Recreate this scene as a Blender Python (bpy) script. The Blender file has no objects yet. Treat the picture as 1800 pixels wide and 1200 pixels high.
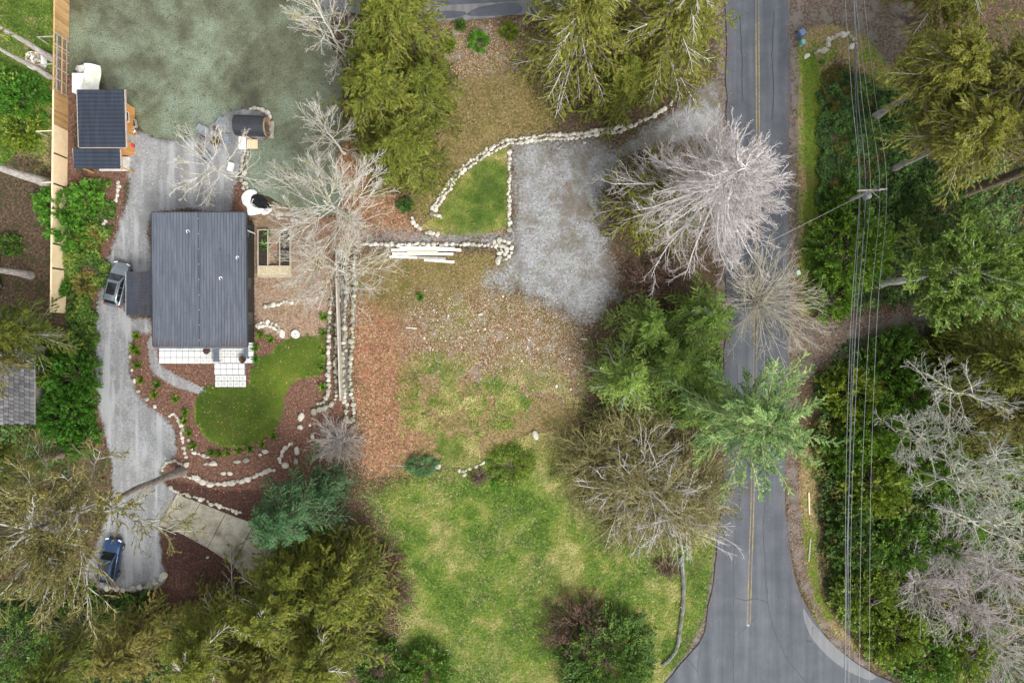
import bpy, bmesh, math, random
import numpy as np
from mathutils import Vector, Matrix

R = math.radians
SC = bpy.context.scene
COL = SC.collection

# ------------------------------------------------------------------ camera, sky, sun, exposure
CAM_H = 72.0          # drone height in metres; 1 photo pixel (1800 wide) = 0.06 m on the ground
PX = 0.06
cam_d = bpy.data.cameras.new('camera')
cam_d.lens = 24.0
cam_d.sensor_width = 36.0
cam_d.clip_end = 6000.0
cam = bpy.data.objects.new('camera', cam_d)
cam.location = (0, 0, CAM_H)
cam.rotation_euler = (0, 0, 0)
COL.objects.link(cam)
SC.camera = cam

SUN_EL, SUN_AZ = 46.0, 142.0     # light from the lower right of the picture (azimuth clockwise from +Y)
world = bpy.data.worlds.new('World')
SC.world = world
world.use_nodes = True
wn = world.node_tree
wn.nodes.clear()
wo = wn.nodes.new('ShaderNodeOutputWorld')
bg = wn.nodes.new('ShaderNodeBackground')
sky = wn.nodes.new('ShaderNodeTexSky')
sky.sky_type = 'NISHITA'
sky.sun_disc = False
sky.sun_elevation = R(SUN_EL)
sky.sun_rotation = R(SUN_AZ)
sky.air_density = 1.0
sky.dust_density = 4.0
sky.ozone_density = 1.0
hs = wn.nodes.new('ShaderNodeHueSaturation')
hs.inputs['Saturation'].default_value = 0.16      # overcast: a white-grey sky
bg.inputs['Strength'].default_value = 0.15
wn.links.new(sky.outputs[0], hs.inputs['Color'])
wn.links.new(hs.outputs[0], bg.inputs['Color'])
wn.links.new(bg.outputs[0], wo.inputs['Surface'])

sun_d = bpy.data.lights.new('sun', 'SUN')
sun_d.energy = 1.3
sun_d.angle = R(24)
sun_d.color = (1.0, 0.96, 0.90)
sun = bpy.data.objects.new('sun', sun_d)
sun.rotation_euler = (R(90 - SUN_EL), 0, R(180 - SUN_AZ))
COL.objects.link(sun)

SC.view_settings.view_transform = 'Standard'
SC.view_settings.look = 'None'
SC.view_settings.gamma = 1.0
SC.view_settings.use_curve_mapping = False
SC.view_settings.exposure = 1.02


# ------------------------------------------------------------------ helpers
def W(px, py, h=0.0):
    """photo pixel + height above ground -> world point"""
    k = PX * (CAM_H - h) / CAM_H
    return ((px - 900) * k, (600 - py) * k, h)


def WL(pts, h=0.0):
    return np.array([W(p[0], p[1], h) for p in pts], float)


def rng(seed):
    return np.random.default_rng(seed)


def lerp(a, b, t):
    return a + (b - a) * t


def norm(v):
    return v / np.maximum(np.linalg.norm(v, axis=-1, keepdims=True), 1e-9)


def tag(o, label=None, cat=None, group=None, kind=None):
    if label: o['label'] = label
    if cat: o['category'] = cat
    if group: o['group'] = group
    if kind: o['kind'] = kind
    return o


def empty(name, loc=(0, 0, 0), rz=0.0):
    o = bpy.data.objects.new(name, None)
    o.location = loc
    o.rotation_euler = (0, 0, rz)
    o.empty_display_size = 0.3
    COL.objects.link(o)
    return o


def mesh_data(name, V, F, mats, tint=None, smooth=False, midx=None):
    V = np.asarray(V, np.float32).reshape(-1, 3)
    if not isinstance(F, (list, tuple)): F = [F]
    F = [np.asarray(f, np.int32) for f in F if len(f)]
    me = bpy.data.meshes.new(name)
    me.vertices.add(len(V))
    me.vertices.foreach_set('co', V.ravel())
    loops = np.concatenate([f.ravel() for f in F])
    sizes = np.concatenate([np.full(len(f), f.shape[1], np.int32) for f in F])
    starts = np.concatenate([[0], np.cumsum(sizes)[:-1]]).astype(np.int32)
    me.loops.add(len(loops))
    me.loops.foreach_set('vertex_index', loops)
    me.polygons.add(len(sizes))
    me.polygons.foreach_set('loop_start', starts)
    me.polygons.foreach_set('loop_total', sizes)
    if smooth is not False:
        sm = np.ones(len(sizes), bool) if smooth is True else np.asarray(smooth, bool)
        me.polygons.foreach_set('use_smooth', sm)
    else:
        me.polygons.foreach_set('use_smooth', np.zeros(len(sizes), bool))
    if midx is not None:
        me.polygons.foreach_set('material_index', np.asarray(midx, np.int32))
    if not isinstance(mats, (list, tuple)): mats = [mats]
    for m in mats: me.materials.append(m)
    if tint is not None:
        a = me.attributes.new('tint', 'FLOAT', 'POINT')
        a.data.foreach_set('value', np.asarray(tint, np.float32))
    me.update(calc_edges=True)
    return me


def link(name, me, parent=None, loc=None, rot=None, scale=None):
    o = bpy.data.objects.new(name, me)
    if parent is not None: o.parent = parent
    if loc is not None: o.location = loc
    if rot is not None: o.rotation_euler = rot
    if scale is not None: o.scale = scale
    COL.objects.link(o)
    return o


class MB:
    """collects boxes, bars, tubes, prisms into one mesh (one object)"""
    def __init__(s):
        s.V, s.Q, s.T, s.n = [], [], [], 0

    def add(s, V, Q=None, T=None):
        V = np.asarray(V, float).reshape(-1, 3)
        if Q is not None and len(Q): s.Q.append(np.asarray(Q, int) + s.n)
        if T is not None and len(T): s.T.append(np.asarray(T, int) + s.n)
        s.V.append(V)
        s.n += len(V)
        return s

    def box(s, c, d, rz=0.0, rx=0.0, ry=0.0, top=1.0):
        hx, hy, hz = d[0] / 2, d[1] / 2, d[2] / 2
        v = np.array([[-hx, -hy, -hz], [hx, -hy, -hz], [hx, hy, -hz], [-hx, hy, -hz],
                      [-hx * top, -hy * top, hz], [hx * top, -hy * top, hz], [hx * top, hy * top, hz], [-hx * top, hy * top, hz]])
        m = np.array(Matrix.Rotation(rz, 3, 'Z') @ Matrix.Rotation(ry, 3, 'Y') @ Matrix.Rotation(rx, 3, 'X'))
        v = v @ m.T + np.array(c)
        return s.add(v, [[0, 3, 2, 1], [4, 5, 6, 7], [0, 1, 5, 4], [1, 2, 6, 5], [2, 3, 7, 6], [3, 0, 4, 7]])

    def bar(s, a, b, w, h=None, k=4):
        h = h or w
        a, b = Vector(a), Vector(b)
        d = (b - a)
        L = d.length
        q = d.to_track_quat('X', 'Z').to_matrix()
        hw, hh = w / 2, h / 2
        v = [[0, -hw, -hh], [L, -hw, -hh], [L, hw, -hh], [0, hw, -hh], [0, -hw, hh], [L, -hw, hh], [L, hw, hh], [0, hw, hh]]
        v = np.array([list(a + q @ Vector(p)) for p in v])
        return s.add(v, [[0, 3, 2, 1], [4, 5, 6, 7], [0, 1, 5, 4], [1, 2, 6, 5], [2, 3, 7, 6], [3, 0, 4, 7]])

    def lathe(s, c, prof, k=16, axis='Z', rz=0.0):
        prof = np.array(prof, float)
        a = np.linspace(0, 2 * math.pi, k, endpoint=False)
        n = len(prof)
        v = np.zeros((n, k, 3))
        v[..., 0] = prof[:, None, 0] * np.cos(a)
        v[..., 1] = prof[:, None, 0] * np.sin(a)
        v[..., 2] = prof[:, None, 1]
        if axis == 'X': v = v[..., [2, 0, 1]]
        if axis == 'Y': v = v[..., [1, 2, 0]]
        if rz:
            m = np.array(Matrix.Rotation(rz, 3, 'Z'))
            v = v @ m.T
        i = np.arange(n - 1)[:, None]
        j = np.arange(k)[None, :]
        q = np.stack([i * k + j, i * k + (j + 1) % k, (i + 1) * k + (j + 1) % k, (i + 1) * k + j], -1).reshape(-1, 4)
        return s.add(v.reshape(-1, 3) + np.array(c), q)

    def tube(s, pts, r, k=6):
        pts = np.asarray(pts, float)
        rr = np.full(len(pts), r) if np.isscalar(r) else np.asarray(r, float)
        V, Q = tubes(pts[None], rr[None], k)
        return s.add(V, Q)

    def prism(s, poly, z0, z1):
        poly = np.asarray(poly, float)[:, :2]
        n = len(poly)
        v = np.zeros((2 * n, 3))
        v[:n, :2] = poly; v[n:, :2] = poly
        v[:n, 2] = z0; v[n:, 2] = z1
        b = s.n
        s.add(v, [[i, (i + 1) % n, n + (i + 1) % n, n + i] for i in range(n)])
        from mathutils.geometry import tessellate_polygon
        t = tessellate_polygon([[Vector((p[0], p[1], 0)) for p in poly]])
        s.T.append(np.array([[x + n for x in tri] for tri in t]) + b)
        return s

    def grid(s, P):
        P = np.asarray(P, float)
        a, b = P.shape[:2]
        i = np.arange(a - 1)[:, None]; j = np.arange(b - 1)[None, :]
        q = np.stack([i * b + j, (i + 1) * b + j, (i + 1) * b + j + 1, i * b + j + 1], -1).reshape(-1, 4)
        return s.add(P.reshape(-1, 3), q)

    def data(s, name, mat, smooth=False, tint=None):
        F = []
        if s.Q: F.append(np.concatenate(s.Q))
        if s.T: F.append(np.concatenate(s.T))
        return mesh_data(name, np.concatenate(s.V), F, mat, smooth=smooth, tint=tint)

    def build(s, name, mat, parent=None, smooth=False, loc=None, rot=None):
        return link(name, s.data(name, mat, smooth), parent, loc, rot)


def tubes(P, Rr, k):
    """P (B,n,3), R (B,n) -> verts, quads"""
    P = np.asarray(P, float); Rr = np.asarray(Rr, float)
    B, n = P.shape[:2]
    T = norm(np.gradient(P, axis=1))
    ref = np.where(np.abs(T[..., 2:3]) > 0.85, np.array([1.0, 0, 0]), np.array([0, 0, 1.0]))
    U = norm(np.cross(T, ref)); Vv = np.cross(T, U)
    a = np.linspace(0, 2 * math.pi, k, endpoint=False)
    ring = P[:, :, None, :] + Rr[:, :, None, None] * (np.cos(a)[:, None] * U[:, :, None, :] + np.sin(a)[:, None] * Vv[:, :, None, :])
    b = np.arange(B)[:, None, None] * n * k
    i = np.arange(n - 1)[None, :, None]; j = np.arange(k)[None, None, :]
    q = np.stack([b + i * k + j, b + i * k + (j + 1) % k, b + (i + 1) * k + (j + 1) % k, b + (i + 1) * k + j], -1).reshape(-1, 4)
    return ring.reshape(-1, 3), q


def kites(C, D, N, L, Wd, belly=0.45):
    """leaf-shaped quads: centres, long direction, normal, length, width"""
    D = norm(D)
    S = norm(np.cross(D, N))
    L = np.asarray(L)[:, None]; Wd = np.asarray(Wd)[:, None]
    b0 = C - D * L * 0.5
    V = np.stack([b0, b0 + D * L * belly + S * Wd * 0.5, b0 + D * L, b0 + D * L * belly - S * Wd * 0.5], 1).reshape(-1, 3)
    return V, np.arange(len(C) * 4).reshape(-1, 4)


# numpy value noise
def vnoise(x, y, seed=0):
    def h(i, j):
        v = (i * 374761393 + j * 668265263 + seed * 1442695041) & 0xffffffff
        v = ((v ^ (v >> 13)) * 1274126177) & 0xffffffff
        return ((v ^ (v >> 16)) & 0xffff) / 65535.0
    xi = np.floor(x).astype(np.int64); yi = np.floor(y).astype(np.int64)
    fx = x - xi; fy = y - yi
    fx = fx * fx * (3 - 2 * fx); fy = fy * fy * (3 - 2 * fy)
    return lerp(lerp(h(xi, yi), h(xi + 1, yi), fx), lerp(h(xi, yi + 1), h(xi + 1, yi + 1), fx), fy)


def fbm(x, y, s, seed=0, o=3):
    t = 0; a = 1.0; tot = 0
    for k in range(o):
        t = t + a * vnoise(x * s, y * s, seed + k * 17)
        tot += a; a *= 0.5; s *= 2.1
    return t / tot


def poly_sd(X, Y, poly):
    """signed distance (positive inside) to polygon, arrays"""
    p = np.asarray(poly, float)[:, :2]
    d = np.full(X.shape, 1e9); ins = np.zeros(X.shape, bool)
    n = len(p)
    for i in range(n):
        a, b = p[i], p[(i + 1) % n]
        e = b - a
        wx, wy = X - a[0], Y - a[1]
        t = np.clip((wx * e[0] + wy * e[1]) / max(e @ e, 1e-9), 0, 1)
        d = np.minimum(d, (wx - e[0] * t) ** 2 + (wy - e[1] * t) ** 2)
        c = (a[1] <= Y) != (b[1] <= Y)
        with np.errstate(divide='ignore', invalid='ignore'):
            xi = a[0] + (Y - a[1]) * e[0] / (e[1] if abs(e[1]) > 1e-12 else 1e-12)
        ins ^= c & (X < xi)
    d = np.sqrt(d)
    return np.where(ins, d, -d)


def smooth_line(pts, n, closed=False):
    """Catmull-Rom through pts, resampled evenly to n points"""
    p = np.asarray(pts, float)
    if closed:
        q = np.vstack([p[-1], p, p[0], p[1]])
    else:
        q = np.vstack([2 * p[0] - p[1], p, 2 * p[-1] - p[-2]])
    out = []
    for i in range(1, len(q) - 2):
        t = np.linspace(0, 1, 12, endpoint=False)[:, None]
        a, b, c, d = q[i - 1], q[i], q[i + 1], q[i + 2]
        out.append(0.5 * (2 * b + (c - a) * t + (2 * a - 5 * b + 4 * c - d) * t ** 2 + (3 * b - a - 3 * c + d) * t ** 3))
    if not closed: out.append(q[-2][None])
    else: out.append(q[1][None])
    o = np.vstack(out)
    s = np.concatenate([[0], np.cumsum(np.linalg.norm(np.diff(o, axis=0), axis=1))])
    u = np.linspace(0, s[-1], n + (1 if closed else 0))
    r = np.stack([np.interp(u, s, o[:, k]) for k in range(o.shape[1])], 1)
    return r[:-1] if closed else r


# ------------------------------------------------------------------ materials
class NT:
    def __init__(s, name):
        s.m = bpy.data.materials.new(name)
        s.m.use_nodes = True
        s.t = s.m.node_tree
        s.t.nodes.clear()
        s.out = s.t.nodes.new('ShaderNodeOutputMaterial')

    def n(s, typ, props=None, **ins):
        nd = s.t.nodes.new('ShaderNode' + typ)
        for k, v in (props or {}).items(): setattr(nd, k, v)
        for k, v in ins.items():
            key = int(k[1:]) if k[0] == 'i' and k[1:].isdigit() else k.replace('_', ' ')
            sock = nd.inputs[key]
            if hasattr(v, 'links') or isinstance(v, bpy.types.NodeSocket): s.t.links.new(v, sock)
            else: sock.default_value = v
        return nd

    def math(s, op, a, b=0.0, clamp=False):
        return s.n('Math', {'operation': op, 'use_clamp': clamp}, i0=a, i1=b).outputs[0]

    def noise(s, co, scale, detail=3.0, rough=0.55, dist=0.0):
        return s.n('TexNoise', None, Vector=co, Scale=scale, Detail=detail, Roughness=rough, Distortion=dist).outputs[0]

    def ramp(s, fac, stops, interp='LINEAR'):
        r = s.n('ValToRGB', None, Fac=fac)
        cr = r.color_ramp
        cr.interpolation = interp
        while len(cr.elements) < len(stops): cr.elements.new(0.5)
        for e, (p, c) in zip(cr.elements, stops):
            e.position = p
            e.color = (c[0], c[1], c[2], 1) if not np.isscalar(c) else (c, c, c, 1)
        return r.outputs[0]

    def mix(s, f, a, b):
        m = s.n('Mix', {'data_type': 'RGBA'})
        for sock, v in ((m.inputs[0], f), (m.inputs[6], a), (m.inputs[7], b)):
            if isinstance(v, bpy.types.NodeSocket): s.t.links.new(v, sock)
            elif sock is m.inputs[0]: sock.default_value = v
            else: sock.default_value = (v[0], v[1], v[2], 1)
        return m.outputs[2]

    def step(s, v, lo, hi):
        return s.n('MapRange', {'interpolation_type': 'SMOOTHSTEP'}, Value=v, i1=lo, i2=hi).outputs[0]

    def pos(s):
        return s.n('NewGeometry').outputs['Position']

    def obj(s):
        return s.n('TexCoord').outputs['Object']

    def attr(s, name):
        return s.n('Attribute', {'attribute_name': name}).outputs['Fac']

    def rand(s):
        return s.n('ObjectInfo').outputs['Random']

    def bsdf(s, color, rough=0.7, metal=0.0, spec=0.4, bump=None, bd=0.05, bs=0.5, coat=0.0):
        b = s.n('BsdfPrincipled')
        for k, v in (('Base Color', color), ('Roughness', rough), ('Metallic', metal), ('Specular IOR Level', spec), ('Coat Weight', coat)):
            if isinstance(v, bpy.types.NodeSocket): s.t.links.new(v, b.inputs[k])
            elif k == 'Base Color': b.inputs[k].default_value = (v[0], v[1], v[2], 1)
            else: b.inputs[k].default_value = v
        if bump is not None:
            bn = s.n('Bump', None, Height=bump, Distance=bd, Strength=bs)
            s.t.links.new(bn.outputs[0], b.inputs['Normal'])
        s.t.links.new(b.outputs[0], s.out.inputs['Surface'])
        return b


MATS = {}


def mat_plain(name, c0, c1=None, scale=3.0, rough=0.7, metal=0.0, spec=0.4, objrand=0.0, bump=0.0, stretch=None, coat=0.0):
    if name in MATS: return MATS[name]
    t = NT(name)
    c1 = c1 or c0
    co = t.obj()
    if stretch:
        co = t.n('Mapping', None, Vector=co, Scale=stretch).outputs[0]
    a = t.noise(co, scale, 4.0, 0.6)
    f = t.step(a, 0.3, 0.7)
    if objrand:
        f = t.math('ADD', t.math('MULTIPLY', f, 1 - objrand), t.math('MULTIPLY', t.rand(), objrand))
    c = t.mix(f, c0, c1)
    t.bsdf(c, rough, metal, spec, bump=a if bump else None, bd=bump or 0.01, coat=coat)
    MATS[name] = t.m
    return t.m


def mat_leaf(name, stops, trans=0.36, rough=0.55, gain=1.0):
    """foliage: each leaf has its own random tint along the ramp; light passes partly through"""
    if name in MATS: return MATS[name]
    t = NT(name)
    tn = t.attr('tint')
    p = t.noise(t.pos(), 0.55, 2.0)
    f = t.math('ADD', t.math('MULTIPLY', tn, 0.8), t.math('MULTIPLY', t.step(p, 0.35, 0.65), 0.2))
    c = t.ramp(f, [(p_, tuple(min(.8, v * g_) for v, g_ in zip(c_, gain if isinstance(gain, tuple) else (gain, gain, gain)))) for p_, c_ in stops])
    b = t.n('BsdfPrincipled', None, Roughness=rough)
    b.inputs['Specular IOR Level'].default_value = 0.25
    t.t.links.new(c, b.inputs['Base Color'])
    tr = t.n('BsdfTranslucent', None, Color=c)
    mx = t.n('MixShader', None, i0=trans, i1=b.outputs[0], i2=tr.outputs[0])
    t.t.links.new(mx.outputs[0], t.out.inputs['Surface'])
    MATS[name] = t.m
    return t.m


def mat_bark(name, c0, c1, moss=None, scale=6.0):
    if name in MATS: return MATS[name]
    t = NT(name)
    co = t.obj()
    a = t.noise(t.n('Mapping', None, Vector=co, Scale=(1, 1, 0.35)).outputs[0], scale, 4.0, 0.65)
    c = t.mix(t.step(a, 0.3, 0.7), c0, c1)
    if moss:
        b = t.noise(co, 0.9, 3.0)
        c = t.mix(t.math('MULTIPLY', t.step(b, 0.5, 0.68), 0.75), c, moss)
    t.bsdf(c, 0.85, 0, 0.2, bump=a, bd=0.03)
    MATS[name] = t.m
    return t.m
# ------------------------------------------------------------------ ground: one fine grid, split into named surfaces
CLASSES = ['moss', 'litter', 'field', 'weeds', 'mulch', 'chips', 'rocky', 'lawn', 'track', 'gravel', 'bed']
# (object name, class, softness px, polygon in photo pixels)
REGIONS = [
    ('ground_moss', 'moss', 26, [(790, 130), (900, 120), (965, 200), (965, 238), (895, 250), (805, 312), (765, 372), (722, 372), (735, 290), (780, 220)]),
    ('ground_moss', 'moss', 24, [(640, 455), (870, 450), (868, 490), (845, 520), (735, 548), (690, 575), (640, 545)]),
    ('leaf_litter_ground', 'litter', 34, [(622, 540), (700, 560), (735, 600), (730, 700), (726, 800), (650, 842), (628, 760)]),
    ('leaf_litter_ground', 'litter', 26, [(600, 240), (640, 300), (700, 360), (730, 400), (780, 412), (640, 420), (600, 500), (560, 400)]),
    ('bare_slope', 'rocky', 40, [(775, 40), (930, 45), (950, 120), (830, 140), (780, 180), (770, 100)]),
    ('field', 'field', 46, [(650, 868), (735, 848), (800, 832), (960, 805), (1010, 800), (1010, 900), (1180, 970), (1262, 930), (1245, 1060), (1165, 1330), (740, 1330), (712, 1050), (690, 960)]),
    ('weedy_ground', 'moss', 44, [(722, 640), (860, 660), (1010, 695), (1000, 790), (900, 830), (800, 840), (722, 830)]),
    ('verge', 'weeds', 16, [(1400, 60), (1520, 55), (1570, 120), (1600, 180), (1545, 180), (1500, 110), (1446, 120), (1440, 200), (1440, 500), (1428, 560), (1400, 560), (1400, 300)]),
    ('verge', 'weeds', 18, [(1402, 800), (1425, 790), (1440, 880), (1436, 1000), (1470, 1090), (1520, 1150), (1475, 1130), (1430, 1080), (1408, 980)]),
    ('verge', 'weeds', 22, [(1215, 960), (1262, 930), (1245, 1060), (1230, 1115), (1175, 1180), (1185, 1080)]),
    ('verge', 'lawn', 8, [(1413, 90), (1436, 110), (1441, 200), (1441, 440), (1436, 545), (1424, 560), (1413, 540), (1416, 300)]),
    ('verge', 'lawn', 10, [(1418, 930), (1432, 960), (1440, 1030), (1466, 1085), (1450, 1090), (1428, 1050), (1414, 980)]),
    ('side_lawn', 'weeds', 26, [(-300, -300), (92, -300), (92, 240), (60, 280), (0, 260), (-300, 300)]),
    ('mulch_bed', 'mulch', 8, [(230, 588), (262, 575), (446, 575), (452, 560), (560, 560), (618, 700), (618, 745), (600, 800), (565, 840), (480, 890), (428, 912), (310, 868), (285, 835), (308, 795), (305, 748), (262, 716), (236, 680)]),
    ('mulch_bed', 'mulch', 16, [(150, 300), (214, 300), (212, 380), (196, 440), (180, 495), (166, 560), (166, 650), (186, 770), (160, 790), (150, 640), (128, 500), (130, 380)]),
    ('mulch_bed', 'mulch', 10, [(100, 100), (135, 100), (135, 300), (225, 300), (210, 330), (110, 360)]),
    ('mulch_bed', 'mulch', 8, [(395, 372), (408, 335), (424, 318), (444, 330), (450, 372)]),
    ('soil_bed', 'bed', 10, [(283, 928), (420, 985), (470, 1030), (440, 1070), (350, 1085), (165, 1100), (120, 1060), (150, 1036), (285, 1032)]),
    ('soil_bed', 'bed', 8, [(286, 838), (330, 850), (420, 862), (520, 850), (540, 870), (480, 900), (428, 914), (312, 868)]),
    ('wood_chip_ground', 'chips', 16, [(446, 375), (570, 375), (590, 420), (585, 530), (570, 592), (500, 600), (452, 572)]),
    ('rocky_ground', 'rocky', 46, [(722, 540), (850, 500), (985, 545), (1030, 600), (1010, 705), (900, 692), (830, 665), (726, 655)]),
    ('lawn', 'lawn', 5, [(500, 598), (566, 595), (569, 640), (556, 660), (522, 668), (502, 690), (496, 725), (480, 757), (450, 776), (410, 787), (375, 780), (352, 757), (341, 725), (345, 697), (364, 681), (433, 680), (438, 652), (452, 638), (475, 622)]),
    ('grass_terrace', 'moss', 14, [(768, 378), (802, 316), (852, 276), (892, 258), (894, 398), (850, 412), (780, 414), (735, 402), (725, 380)]),
    ('dirt_track', 'track', 16, [(1382, -200), (1620, -200), (1605, 20), (1590, 80), (1577, 120), (1545, 96), (1520, 62), (1450, 42), (1402, 64), (1382, 64)]),
    ('dirt_track', 'track', 18, [(1380, 548), (1440, 562), (1500, 562), (1640, 522), (1640, 572), (1530, 614), (1455, 646), (1404, 680), (1380, 670)]),
    ('road_shoulder', 'track', 8, [(1382, 60), (1402, 60), (1402, 300), (1404, 560), (1382, 560)]),
    ('road_shoulder', 'track', 10, [(1380, 650), (1402, 660), (1404, 830), (1416, 980), (1436, 1060), (1476, 1122), (1530, 1166), (1500, 1180), (1400, 1010), (1380, 840)]),
    ('road_shoulder', 'track', 8, [(1262, -200), (1280, -200), (1280, 480), (1276, 830), (1268, 960), (1250, 1080), (1238, 1130), (1170, 1210), (1158, 1195), (1222, 1124), (1240, 1060), (1254, 960), (1262, 830)]),
    ('gravel_driveway', 'gravel', 9, [(236, 232), (258, 238), (276, 243), (300, 246), (330, 242), (360, 222), (385, 203), (415, 192), (452, 192), (474, 206), (470, 238), (432, 262), (422, 300), (406, 340), (395, 372), (268, 374), (266, 480), (222, 480), (222, 556), (265, 560), (262, 590), (250, 585), (235, 588), (225, 620), (228, 660), (240, 690), (262, 715), (295, 738), (309, 768), (305, 800), (280, 828), (290, 850), (310, 868), (283, 922), (286, 960), (285, 1030), (150, 1032), (160, 980), (190, 900), (200, 830), (185, 760), (172, 690), (168, 620), (168, 560), (180, 500), (195, 440), (213, 390), (226, 340), (226, 300), (226, 265)]),
    ('gravel_path', 'gravel', 4, [(262, 590), (275, 600), (280, 636), (302, 655), (362, 684), (350, 692), (300, 676), (268, 652), (260, 620)]),
    ('gravel_pad', 'gravel', 34, [(905, 258), (1000, 250), (1085, 262), (1092, 300), (1058, 340), (1052, 400), (1075, 470), (1085, 512), (1040, 556), (992, 550), (940, 522), (872, 505), (850, 488), (882, 470), (905, 440), (898, 426), (800, 424), (640, 426), (640, 414), (780, 410), (830, 412), (900, 400)]),
    ('gravel_pad', 'gravel', 20, [(1080, 262), (1160, 215), (1200, 180), (1255, 138), (1266, 150), (1266, 225), (1200, 242), (1110, 272)]),
]
POND = [(108, -200), (112, 100), (128, 130), (176, 140), (190, 165), (214, 190), (235, 205), (246, 225), (268, 238), (300, 247), (330, 243), (362, 222), (388, 203), (418, 191), (455, 190), (476, 204), (474, 236), (436, 262), (428, 300), (430, 335), (470, 345), (520, 372), (580, 380), (600, 330), (590, 280), (606, 240), (600, 190), (602, 120), (580, 60), (570, -200)]
LINER = [(441, 346), (452, 343), (462, 346), (476, 356), (474, 366), (452, 367), (441, 360)]

gstep = 0.32
gx = np.arange(-72, 72.01, gstep); gy = np.arange(-50, 50.01, gstep)
GX, GY = np.meshgrid(gx, gy, indexing='ij')
edge_wob = (fbm(GX, GY, 0.5, 3, 3) - 0.5) * 1.0 + (fbm(GX, GY, 1.6, 9, 2) - 0.5) * 0.6
masks = {c: np.zeros(GX.shape) for c in CLASSES}
region_id = np.full(GX.shape, -1)
REG_NAMES = []
for c in CLASSES:                                    # class order = which covers which
    for nm, cl, soft, poly in REGIONS:
        if cl != c: continue
        p = WL(smooth_line(poly, max(len(poly) * 3, 30), True))
        sw = soft * PX
        sd = poly_sd(GX, GY, p) + edge_wob * min(sw, 1.6) * 0.9
        m = np.clip(0.5 + sd / (2 * sw), 0, 1)
        masks[c] = np.maximum(masks[c], m)
        if nm not in REG_NAMES: REG_NAMES.append(nm)
        region_id[m > 0.5] = REG_NAMES.index(nm)
pond_poly = WL(smooth_line(POND, 120, True))
pond_sd = poly_sd(GX, GY, pond_poly) + edge_wob * 0.35
GZ = (fbm(GX, GY, 0.22, 5, 3) - 0.5) * 0.22 + (fbm(GX, GY, 1.3, 6, 2) - 0.5) * 0.07
flat = np.maximum(masks['gravel'], masks['track']) * 0.7
GZ *= (1 - flat)
road_x = np.clip(1 - np.abs(GX - 25.9) / 5.5, 0, 1)
GZ = np.where((np.abs(GX - 25.9) < 5.0), GZ * 0.15 - 0.03, GZ)
GZ -= 0.75 * np.clip((pond_sd + 0.25) / 0.9, 0, 1)
hx = np.abs(GX + 31) < 6.5; hy = np.abs(GY - 6) < 8.5
GZ = np.where(hx & hy, GZ * 0.2 - 0.02, GZ)


left_e = [(1277, -600), (1277, -150), (1276, 0), (1277, 300), (1274, 600), (1272, 830), (1263, 930), (1256, 1000), (1246, 1060), (1236, 1115), (1202, 1160), (1162, 1205), (1080, 1235), (900, 1250), (-700, 1262)]
right_e = [(1388, -600), (1388, -150), (1388, 0), (1388, 300), (1386, 600), (1378, 840), (1386, 950), (1398, 1010), (1411, 1055), (1432, 1092), (1463, 1130), (1506, 1166), (1560, 1195), (1640, 1218), (1800, 1230), (2600, 1235)]
le = smooth_line(WL(left_e)[:, :2], 160); re = smooth_line(WL(right_e)[:, :2], 160)
rg = rng(4)
le[:, 0] += np.clip((vnoise(le[:, 1] * 0.9, le[:, 0] * 0.9, 2) - 0.5) * 0.35, -0.15, 0.15)
re[:, 0] += np.clip((vnoise(re[:, 1] * 0.9, re[:, 0] * 0.9, 7) - 0.5) * 0.35, -0.15, 0.15)
outline = np.vstack([le, WL([(-700, 1400), (2600, 1400)])[:, :2], re[::-1]])
road_sd = poly_sd(GX, GY, outline)
GZ = np.where(road_sd > -0.4, np.minimum(GZ * .3, .0) - .05 - .12 * np.clip(road_sd / .6, 0, 1), GZ)


def ground_z(x, y):
    i = np.clip(((np.asarray(x) + 72) / gstep).astype(int), 0, len(gx) - 1)
    j = np.clip(((np.asarray(y) + 50) / gstep).astype(int), 0, len(gy) - 1)
    return GZ[i, j]


def mask_at(c, x, y):
    i = np.clip(((np.asarray(x) + 72) / gstep).astype(int), 0, len(gx) - 1)
    j = np.clip(((np.asarray(y) + 50) / gstep).astype(int), 0, len(gy) - 1)
    return masks[c][i, j]


def G(px, py, dz=0.0):
    x, y, _ = W(px, py)
    return (x, y, float(ground_z(x, y)) + dz)


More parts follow.
